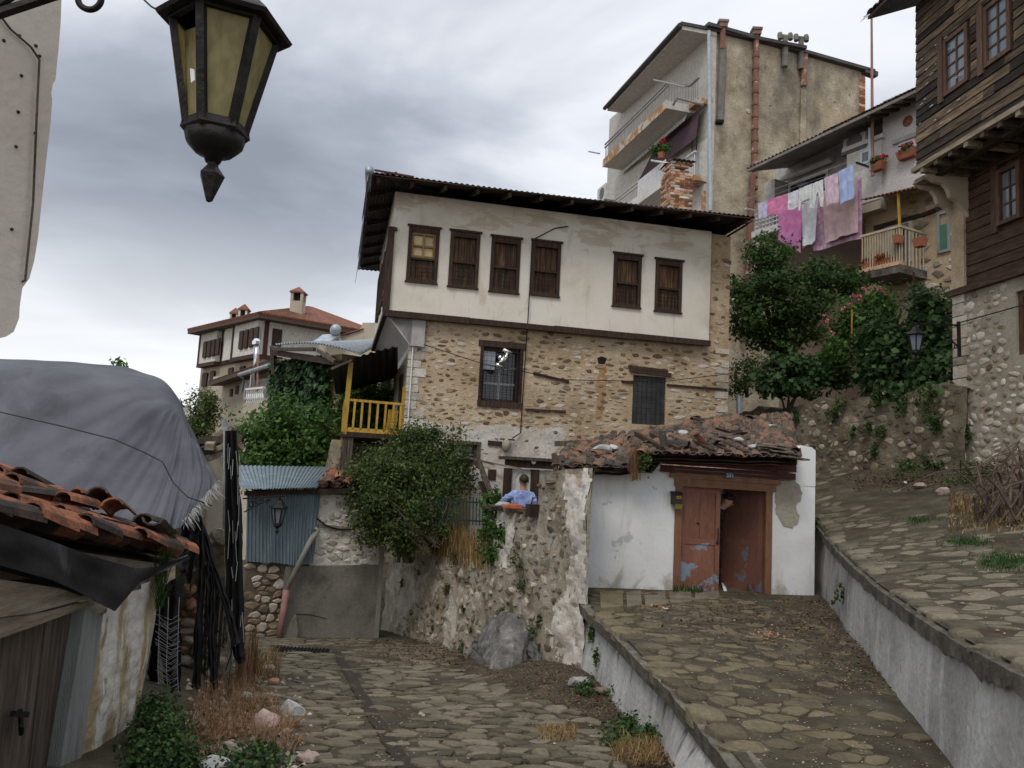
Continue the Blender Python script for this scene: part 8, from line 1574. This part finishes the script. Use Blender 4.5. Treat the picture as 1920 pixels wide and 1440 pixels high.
mb.build('net_threads', 'net', T); mb = MB()
for i in range(46):
    y = 1165 + i * 4.2; a = at(R.uniform(290, 300), y - 14 + R.uniform(-4, 4), 6.95); b = at(R.uniform(312, 322), y + R.uniform(-3, 3), 6.93); c = at(R.uniform(330, 340), y - 10 + R.uniform(-4, 4), 6.95); mb.tube([a, b, c], .0022, 3)
for x in (316, 336, 300): mb.tube([at(x, 1120, 6.95), at(x - 4, 1250, 6.93), at(x + 2, 1370, 6.95)], .003, 3)
for i in range(26): x = R.uniform(425, 455); y = R.uniform(830, 1200); mb.tube([at(x, y, 8.02), at(x + R.uniform(-4, 4), y + R.uniform(20, 60), 8.02)], .003, 3)
mb.build('frayed_threads', 'thread', T)
# ================================================================ ROCKS, WEEDS, LITTER
GR = 'rubble rocks along the lane by the ruin'
for k, (x, y, w_, h_, m_, lab) in enumerate(((545, 1330, 52, 42, 'rock', 'white angular rock at the edge of the lane beside the brown brush'), (500, 1352, 62, 46, 'rock_pink', 'pinkish white rock with reddish top among the brown brush'), (572, 1424, 48, 30, 'rock_pink', 'flat pink rock lowest and rightmost of the rubble by the lane'), (425, 1408, 42, 42, 'rock_cream', 'round pitted cream rock near the green weeds'), (402, 1440, 70, 26, 'rock', 'white rock cut by the bottom edge of the picture'), (503, 1256, 34, 24, 'rock_cream', 'cream rock farthest up the lane in the rubble'), (514, 1279, 26, 20, 'rock_orange', 'small bright orange rock at the edge of the lane'), (373, 1418, 22, 40, 'rock_orange', 'narrow upright yellowish rock left of the round pitted one'), (540, 1374, 26, 16, 'rock_cream', 'flat cream stone right of the pinkish rock'), (558, 1378, 14, 14, 'rock', 'small white stone next to the flat cream stone'), (478, 1415, 20, 18, 'rock_pink', 'small pinkish stone below the brown brush'), (520, 1400, 24, 20, 'rock_orange', 'small tan stone half buried in brown brush'), (505, 1243, 14, 8, 'rock', 'tiny white pebble at the top of the rubble heap'), (460, 1305, 22, 16, 'rock', 'pale stone behind the brown brush'), (1085, 1281, 52, 28, 'rock', 'white rock lying at the foot of the ramp wall'), (790, 1340, 14, 10, 'rock_cream', 'single cream cobble standing proud in the lane'), (1130, 1300, 40, 14, 'stone_pale', 'flat pale stone between the white rock and the ramp wall'), (935, 1246, 14, 8, 'rock_orange', 'orange clay shard below the bedrock outcrop'), (960, 1241, 12, 8, 'rock_orange', 'orange clay shard right of the other shard below the outcrop'))):
    p = onlow(x, y + h_ * .35); sx = w_ / F * p.y * .5; rock('rock', p + V((0, sx * .4, sx * .30)), (sx, sx * .8, max(.02, h_ / F * p.y * .55)), m_, lab, 100 + k, group=GR if x < 600 else None)
mb = MB(); rn = random.Random(40)
for i in range(420):
    x, y = rn.uniform(350, 590), rn.uniform(1270, 1440); p = onlow(x, y); r_ = rn.uniform(.012, .05); b_ = len(mb.v)
    vs = [p + V((r_ * (sx * rn.uniform(.6, 1.2)), r_ * sy * rn.uniform(.6, 1.2), r_ * sz * rn.uniform(.4, .9))) for sx, sy, sz in ((1, 0, 0), (0, 1, 0), (-1, 0, 0), (0, -1, 0), (0, 0, 1), (0, 0, -1))]; mb.add(vs, [(0, 1, 4), (1, 2, 4), (2, 3, 4), (3, 0, 4), (1, 0, 5), (2, 1, 5), (3, 2, 5), (0, 3, 5)])
mb.build('rubble', ['stone_pale'], label='loose small rubble on the bank beside the lane', cat='rubble', kind='stuff')
def ptl(n, box, tri=None, jit=0):
    out = []
    while len(out) < n:
        x, y = R.uniform(box[0], box[2]), R.uniform(box[1], box[3])
        if tri and not inpoly(x, y, tri): continue
        out.append(tuple(onlow(x, y)))
    return out
BP = [(360, 1440), (352, 1330), (385, 1285), (440, 1262), (470, 1275), (520, 1330), (560, 1380), (575, 1405), (520, 1420), (440, 1400)]
tuft('dry_brush', ptl(2600, (350, 1250, 590, 1440), BP), .17, .0022, 'brush', 1.9, label='tangle of brown dried brush among the rubble rocks', cat='brush', kind='stuff')
tuft('dry_stalks', ptl(260, (440, 1255, 480, 1290)), .62, .003, 'brush', .22, label='upright brown dried stalks in front of the black net', cat='stalks')
tuft('dry_grass', ptl(420, (470, 1230, 525, 1275)), .22, .004, 'straw', .8, label='yellow dry grass round the cream rock at the lane edge', cat='grass', kind='stuff')
foliage('green_weeds', [(onlow(x, y) + V((0, 0, h)), (.17, .2, .13)) for x, y, h in ((288, 1400, .08), (312, 1390, .08), (300, 1440, .08), (278, 1445, .1), (325, 1435, .05), (285, 1340, .05), (340, 1445, .0))], 7000, .03, 'weed', sub=30, asp=.8, shell=.1, label='lush green weeds at the foot of the white shed wall', cat='weeds', kind='stuff')
foliage('green_weeds', [(onlow(x, y) + V((0, 0, .05)), (.22, .2, .07)) for x, y in ((430, 1440), (470, 1438), (505, 1430))], 700, .04, 'weed', sub=14, asp=.7, label='low green weeds below the brown brush at the bottom edge', cat='weeds', kind='stuff')
foliage('green_weeds', [(at(x, y, 8.9), (.25, .2, .25)) for x, y in ((355, 1240), (385, 1245), (345, 1210))], 900, .05, 'weed', sub=14, asp=.7, label='green weeds growing inside the ruin behind the black net', cat='weeds', kind='stuff')
foliage('lane_weeds', [(onlow(x, y) + V((0, 0, .06)), (.16, .18, .10)) for x, y in ((1190, 1335), (1195, 1365), (1205, 1390), (1175, 1375), (1210, 1345), (1150, 1398), (1100, 1300), (1165, 1310))], 2000, .045, 'weed', sub=14, asp=.6, shell=.1, label='green weeds growing along the foot of the ramp wall', cat='weeds', kind='stuff')
tuft('dry_tuft', ptl(500, (1010, 1365, 1080, 1392)), .07, .003, 'straw', 1.4, label='flattened tuft of yellow grass between the lane cobbles', cat='grass', kind='stuff')
tuft('dry_tuft', ptl(600, (1150, 1390, 1240, 1440)), .12, .003, 'straw', 1.2, label='straw coloured grass where the ramp wall meets the lane', cat='grass', kind='stuff')
for x0, x1, y, n_, lab in ((1262, 1318, 1112, 420, 'green weeds sprouting at the left jamb of the brown door'), (1400, 1438, 1108, 200, 'low green weeds under the open right door leaf'), (1440, 1495, 1092, 380, 'green weeds at the foot of the white pier right of the door')):
    tuft('door_weeds', [tuple(onz(R.uniform(x0, x1), y + R.uniform(-6, 6), RZ)) for _ in range(n_)], .13, .007, 'weed', .8, label=lab, cat='weeds', kind='stuff')
foliage('wall_weed', [(WR.at(x, y, .05), (s_, s_ * .5, s_ * 1.6)) for x, y, s_ in ((1578, 1110, .06), (1524, 1035, .04), (1530, 978, .06), (1563, 1125, .04))], 260, .05, 'weed', sub=6, label='small weeds rooted in the streaked retaining wall', cat='weeds', kind='stuff')
foliage('ramp_corner_weed', [(onz(1110, 1180, -1.9), (.05, .08, .16)), (onz(1116, 1230, -2.1), (.04, .05, .12))], 240, .05, 'leaf_mid', sub=6, label='weeds in the crack between terrace wall and ramp wall', cat='weeds', kind='stuff')
def onup(px, py):
    d = ray(px, py); Y = 3.0
    for _ in range(60): p = d * Y; Y += (p.z - rs(p.x, p.y)) * 1.6; Y = max(1, min(24, Y))
    return d * Y
tuft('street_grass', [tuple(onup(R.gauss(1885, 26), R.gauss(1055, 8))) for _ in range(1500)] + [tuple(onup(R.gauss(1812, 20), R.gauss(1018, 4))) for _ in range(800)] + [tuple(onup(R.gauss(1722, 12), R.gauss(976, 3))) for _ in range(300)], .05, .004, 'weed', .8, label='patches of short green grass in the right hand street', cat='grass', kind='stuff')
tuft('dry_grass', [tuple(onup(R.uniform(1780, 1935), R.uniform(935, 1000) if R.random() < .5 else R.uniform(925, 965))) for _ in range(1500)], .085, .006, 'straw', 1.4, label='dry yellow grass under the branch pile by the timber house', cat='grass', kind='stuff')
foliage('green_weeds', [(at(x, y, 13.2), (.3, .25, .18)) for x, y in ((1822, 885), (1850, 880), (1800, 905), (1700, 880), (1880, 900))], 1300, .06, 'leaf_bush', sub=14, label='dark low weeds at the foot of the stone ground floor', cat='weeds', kind='stuff')
T = thing('branch_pile', 'pile of dead arching branches against the timber house at the right edge', 'branches', onup(1880, 975)); mb = MB()
for i in range(44):
    a = onup(R.uniform(1830, 1960), R.uniform(945, 990)) + V((0, 0, .02)); h = R.uniform(.3, 1.0); b = a + V((R.uniform(-.6, .6), R.uniform(-.4, .4), h)); c = b + V((R.uniform(-.9, .5), R.uniform(-.4, .4), -h * R.uniform(.2, .8))); mb.tube([a, a.lerp(b, .6) + V((0, 0, .08)), b, b.lerp(c, .5) + V((0, 0, .04)), c], [.018, .015, .011, .008, .003], 5)
for x in (1835, 1858): mb.tube([at(x, 905, 12.2), at(x + 3, 872, 12.2)], .025, 6)
mb.tube([at(1790, 880, 12.6), at(1850, 874, 12.4), at(1925, 872, 12.0)], .016, 5); mb.build('branches', 'twig', T)
for k, (x, y, w_, h_, m_, lab) in enumerate(((1724, 910, 28, 14, 'rock_pink', 'flat brownish stone lying in the street before the garden wall'), (1768, 917, 24, 22, 'rock_pink', 'pinkish upright stone lying by the corner of the timber house'), (1655, 869, 26, 14, 'rock_cream', 'pale square slab leaning at the foot of the garden wall'), (1605, 873, 10, 6, 'rock', 'tiny white stone at the foot of the garden wall'), (1697, 907, 10, 6, 'rock', 'tiny pale pebble left of the flat brownish stone'))):
    p = onup(x, y + h_ * .4); rock('street_stone', p + V((0, 0, .04)), (w_ / F * p.y * .55, w_ / F * p.y * .4, h_ / F * p.y * .55), m_, lab, 140 + k, group='loose stones in the upper street')
def leafl(n, fn, name, lab, m_='litter', size=.05):
    P = np.array([tuple(fn()) for _ in range(n)]) + np.array([0, 0, .02]); P[:, 2] += NP.random(n) * .015; nn = NP.normal(size=(n, 3)) * .35 + np.array([0, 0, 1]); v, f = leaf_quads(P, nn, size, .6, .1); return npmesh(name, v, f, 4, m_, label=lab, cat='dead leaves', kind='stuff')
def in_lit():
    while True:
        x, y = R.uniform(840, 1300), R.uniform(1220, 1445)
        p = onlow(x, y)
        if inpoly(p.x, p.y, LP) and p.x < ramp_left(p.y) - .03: return p
leafl(2500, in_lit, 'dead_leaves', 'brown dead leaves heaped along the terrace wall and ramp wall', size=.032)
leafl(1100, lambda: onlow(R.gauss(800, 60), R.gauss(1222, 14)), 'dead_leaves', 'dead leaves at the foot of the crumbling terrace wall', size=.045)
def rlit():
    while True:
        y = R.uniform(6.5, 11.3); x = ramp_right(y) - abs(R.gauss(0, .45)) - .02
        if x > ramp_left(y): return V((x, y, ramp_z(x, y)))
leafl(1500, rlit, 'dead_leaves', 'reddish dead leaves drifted against the foot of the streaked wall on the ramp', size=.034)
leafl(900, lambda: onz(R.gauss(1390, 90), R.gauss(1150, 22), RZ), 'dead_leaves', 'scattered dead leaves and debris in front of the brown door', size=.04)
leafl(900, lambda: onup(R.gauss(1690, 60), R.gauss(903, 9)), 'dead_leaves', 'dark leaf litter along the foot of the garden wall', size=.05)
leafl(120, lambda: onz(R.gauss(1440, 16), R.gauss(1195, 6), RZ), 'clay_crumbs', 'heap of crushed reddish clay crumbs on the ramp', 'brick', .03)
leafl(60, lambda: onz(R.gauss(1232, 16), R.gauss(1140, 3), RZ), 'clay_crumbs', 'reddish clay crumbs by the threshold slab', 'brick', .05)
def gravel(n, fn, lab):
    mb = MB(); rn = random.Random(n)
    for i in range(n):
        p = fn(); r_ = rn.uniform(.003, .010) * (2.2 if rn.random() < .04 else 1); vs = [p + V((r_ * a * rn.uniform(.6, 1.3), r_ * b * rn.uniform(.6, 1.3), r_ * c * rn.uniform(.5, 1))) for a, b, c in ((1, 0, .2), (0, 1, .2), (-1, 0, .2), (0, -1, .2), (0, 0, 1))]; mb.add(vs, [(0, 1, 4), (1, 2, 4), (2, 3, 4), (3, 0, 4)])
    mb.build('gravel', 'stone_grey', label=lab, cat='gravel', kind='stuff')
def rgp():
    y = R.uniform(4.2, 11); a, b = ramp_left(y), ramp_right(y); x = R.uniform(a + .1, b - .05); return V((x, y, ramp_z(x, y) + .004))
gravel(1900, rgp, 'loose pale grit scattered over the ramp cobbles')
def ugp():
    y = R.uniform(3.5, 12); x = wall_x(y) + R.uniform(.1, 3.2); return V((x, y, rs(x, y) + .004))
gravel(1200, ugp, 'loose pale grit scattered over the right hand street')
gravel(1500, lambda: (lambda p: p + V((0, 0, .006)))(onlow(R.uniform(600, 1150), R.uniform(1240, 1440))), 'loose grit between the cobbles of the lower lane')
MB().hexa([onz(1358, 1110, RZ + .02), onz(1364, 1110, RZ + .02), onz(1362, 1102, RZ + .02), onz(1356, 1102, RZ + .02)] + [x + V((-.03, 0, .08)) for x in (onz(1358, 1110, RZ), onz(1363, 1110, RZ), onz(1359, 1102, RZ), onz(1356, 1102, RZ))]).build('litter_scrap', 'plastic', label='white scrap of litter lying in the door opening', cat='litter')
# ================================================================ PEOPLE
def skin_mesh(name, verts, edges, m_, parent, M, root=0, sub=2, crease=0):
    me = bpy.data.meshes.new(name); me.from_pydata([tuple(M @ V(v[:3])) for v in verts], edges, []); o = bpy.data.objects.new(name, me); COL.objects.link(o)
    sk = o.modifiers.new('skin', 'SKIN'); sk.use_smooth_shade = True
    for i, v in enumerate(verts):
        r = v[3] if not isinstance(v[3], tuple) else v[3]; r = (r, r) if not isinstance(r, tuple) else r
        me.skin_vertices[0].data[i].radius = r
    me.skin_vertices[0].data[root].use_root = True
    s_ = o.modifiers.new('sub', 'SUBSURF'); s_.levels = sub; s_.render_levels = sub
    dg = bpy.context.evaluated_depsgraph_get(); dg.update(); me2 = bpy.data.meshes.new_from_object(o.evaluated_get(dg)); bpy.data.objects.remove(o)
    if crease:
        for v in me2.vertices: v.co += v.normal * (crease * (abs(mn.noise(v.co * 13)) - .25) + crease * .6 * mn.noise(v.co * 28))
    me2.materials.clear(); me2.materials.append(MT[m_]); me2.polygons.foreach_set('use_smooth', [True] * len(me2.polygons)); return link(name, me2, parent)
def person(label, loc, yaw, arms, lean, shirt_m, trouser_m, hair_m, scale=1.0, headturn=(0, 0), squat=0.0):
    t = thing('person', label, 'person', loc)
    B = Matrix.Translation(V(loc)) @ Matrix.Rotation(yaw, 4, 'Z') @ Matrix.Scale(scale, 4)
    piv = V((0, 0, .95 - squat)); TL = Matrix.Translation(piv) @ Matrix.Rotation(lean[0], 4, 'Y') @ Matrix.Rotation(lean[1], 4, 'X') @ Matrix.Translation(-V((0, 0, .95)))
    up = lambda p: tuple(TL @ V(p))
    hd = Matrix.Translation(V((0, 0, 1.53))) @ Matrix.Rotation(headturn[0], 4, 'Z') @ Matrix.Rotation(headturn[1], 4, 'X') @ Matrix.Translation(-V((0, 0, 1.53))); hp = lambda p: up(tuple(hd @ V(p)))
    vs = []; es = []
    def add(p, r, par=None):
        vs.append((*p, r)); i = len(vs) - 1
        if par is not None: es.append((par, i))
        return i
    pel = add((0, 0, .95 - squat), (.145, .105)); ch = add(up((0, 0, 1.15)), (.135, .10), pel); bu = add(up((0, .0, 1.34)), (.15, .11), ch); nb = add(up((0, -.01, 1.46)), .06, bu); nk = add(hp((0, .0, 1.53)), .055, nb); hb = add(hp((0, .025, 1.60)), (.070, .082), nk); ht = add(hp((0, .01, 1.675)), (.076, .094), hb); htt = add(hp((0, .005, 1.73)), (.05, .06), ht)
    legs = []
    for s in (-1, 1):
        h_ = add((s * .095, 0, .88 - squat), .095, pel); k_ = add((s * .11, .03 + squat * 1.2, .49 - squat * .4), .062, h_); a_ = add((s * .11, -.02, .09), .042, k_); f_ = add((s * .12, .09, .04), (.045, .035), a_); add((s * .125, .18, .03), (.04, .024), f_); legs.append((h_, k_, a_))
    for s, (el, wr, hn) in zip((-1, 1), arms):
        sh = add(up((s * .165, 0, 1.40)), .058, bu); e_ = add(up(el), .045, sh); w_ = add(up(wr), .030, e_); d_ = (V(hn) - V(wr)).normalized(); pm = add(up(tuple(V(wr) + d_ * .06)), (.042, .022), w_); kn = V(wr) + d_ * .10; side = d_.cross(V((0, 0, 1))); side = side.normalized() if side.length > .1 else V((0, 1, 0)); cu_ = side.cross(d_) * -1
        for q, L in ((-.030, .062), (-.010, .075), (.010, .07), (.030, .055)):
            b_ = add(up(tuple(kn + side * q)), .0095, pm); m2 = add(up(tuple(kn + side * q + d_ * L * .55 + cu_ * .008)), .0085, b_); add(up(tuple(kn + side * q * 1.05 + d_ * L + cu_ * .028)), .0065, m2)
        tb = add(up(tuple(V(wr) + d_ * .04 + side * .045)), .011, pm); add(up(tuple(V(wr) + d_ * .085 + side * .066 + cu_ * .015)), .009, tb)
    skin_mesh('body', vs, es, 'skin', t, B)
    vs = []; es = []      # shirt
    pel = add((0, 0, .86 - squat), (.19, .16)); ch0 = add((0, 0, .96 - squat), (.185, .155), pel); ch = add(up((0, 0, 1.15)), (.172, .145), ch0); bu = add(up((0, 0, 1.34)), (.172, .145), ch); add(up((0, -.01, 1.465)), .074, bu)
    for s, (el, wr, hn) in zip((-1, 1), arms): sh = add(up((s * .165, 0, 1.40)), .072, bu); e_ = add(up(el), .058, sh); add(up(tuple(V(el).lerp(V(wr), .9))), .046, e_)
    skin_mesh('shirt', vs, es, shirt_m, t, B, 0, 3, .03)
    vs = []; es = []; pel = add((0, 0, .96 - squat), (.155, .118))
    for s in (-1, 1): h_ = add((s * .098, 0, .86 - squat), .108, pel); k_ = add((s * .112, .03 + squat * 1.2, .49 - squat * .4), .076, h_); add((s * .112, -.02, .10), .062, k_)
    skin_mesh('trousers', vs, es, trouser_m, t, B)
    for s in (-1, 1):
        mb = MB(); mb.lathe([(.045, -.06), (.05, 0), (.045, .10), (.03, .17), (.01, .2)], (0, 0, 0), 10, V((0, 1, 0))); mb.v = [tuple(B @ V((s * .12 + x, y + .03, max(.0, z * .8 + .04)))) for x, y, z in mb.v]; mb.build('shoe', 'black_cloth', t, smooth=True)
    G = lambda p: B @ V(hp(p)); hm = MB()
    def cap(s, q):      # hair: a skull cap, low at the nape and short over the brow
        a = s * 2 * math.pi; fr_ = .5 + .5 * math.cos(a); ph_ = q * (math.pi * (.40 + .26 * (1 - fr_))); n_ = .010 * mn.noise(V((math.cos(a) * 3, math.sin(a) * 3, q * 4)))
        return G((math.sin(ph_) * math.sin(a) * (.090 + n_), .006 + math.sin(ph_) * math.cos(a) * (.107 + n_), 1.672 + math.cos(ph_) * (.094 + n_)))
    hm.grid(24, 10, cap); hm.build('hair', hair_m, t, smooth=True)
    mb = MB(); mb.add([G(p) for p in ((-.004, .098, 1.655), (.004, .098, 1.655), (.015, .106, 1.612), (-.015, .106, 1.612), (0, .130, 1.618), (0, .104, 1.600))], [(0, 1, 4), (1, 2, 4), (3, 0, 4), (2, 5, 4), (5, 3, 4)]); mb.build('nose', 'skin', t, smooth=True)
    for s in (-1, 1):
        mb = MB(); mb.lathe([(.004, .0), (.011, .006), (.004, .011)], (0, 0, 0), 8); mb.v = [tuple(G((s * .031 + x, .090 + z, 1.652 + y * .6))) for x, y, z in mb.v]; mb.build('eye', 'eye', t)
        mb = MB(); mb.bar(G((s * .014, .101, 1.670)), G((s * .05, .089, 1.671)), .008 * scale, .008 * scale); mb.build('eyebrow', hair_m, t)
        mb = MB(); mb.lathe([(.006, -.004), (.03, .0), (.034, .008), (.022, .012)], (0, 0, 0), 10); mb.v = [tuple(G((s * (.080 + z), -.005 + x * .55, 1.635 + y * .95))) for x, y, z in mb.v]; mb.build('ear', 'skin', t, smooth=True)
    mb = MB(); mb.bar(G((-.022, .096, 1.578)), G((.022, .096, 1.578)), .008 * scale, .010 * scale); mb.build('mouth', 'lip', t); return t
pa = at(979, 930, 14.3); hA = at(981, 888, 14.3).z; gA = tzz
person('person in a pale blue shirt seen from behind in the courtyard, left arm stretched out', V((pa.x, pa.y, gA)), .06, (((-.36, .06, 1.25), (-.50, .24, 1.2), (-.55, .33, 1.2)), ((.27, .02, 1.14), (.24, .16, .94), (.23, .22, .86))), (.02, .03), 'blue_shirt', 'denim', 'hair_brown', (hA - gA) / 1.775, (.1, .12))
hb_ = GW.at(1364, 946, -.30); sB = .93; ln = .42; yaw = -2.05
# the man leans out from behind the left leaf, face turned right and down
bx_ = hb_ + V((-.33, .14, 0)); person('person in black leaning his dark haired head out between the brown door leaves', V((bx_.x, bx_.y, RZ + .03)), yaw, (((-.22, .06, 1.16), (-.2, .14, .92), (-.2, .16, .84)), ((.22, .06, 1.16), (.2, .14, .92), (.2, .16, .84))), (0, -.6), 'black_cloth', 'black_cloth', 'hair', sB, (.15, .1), .1)
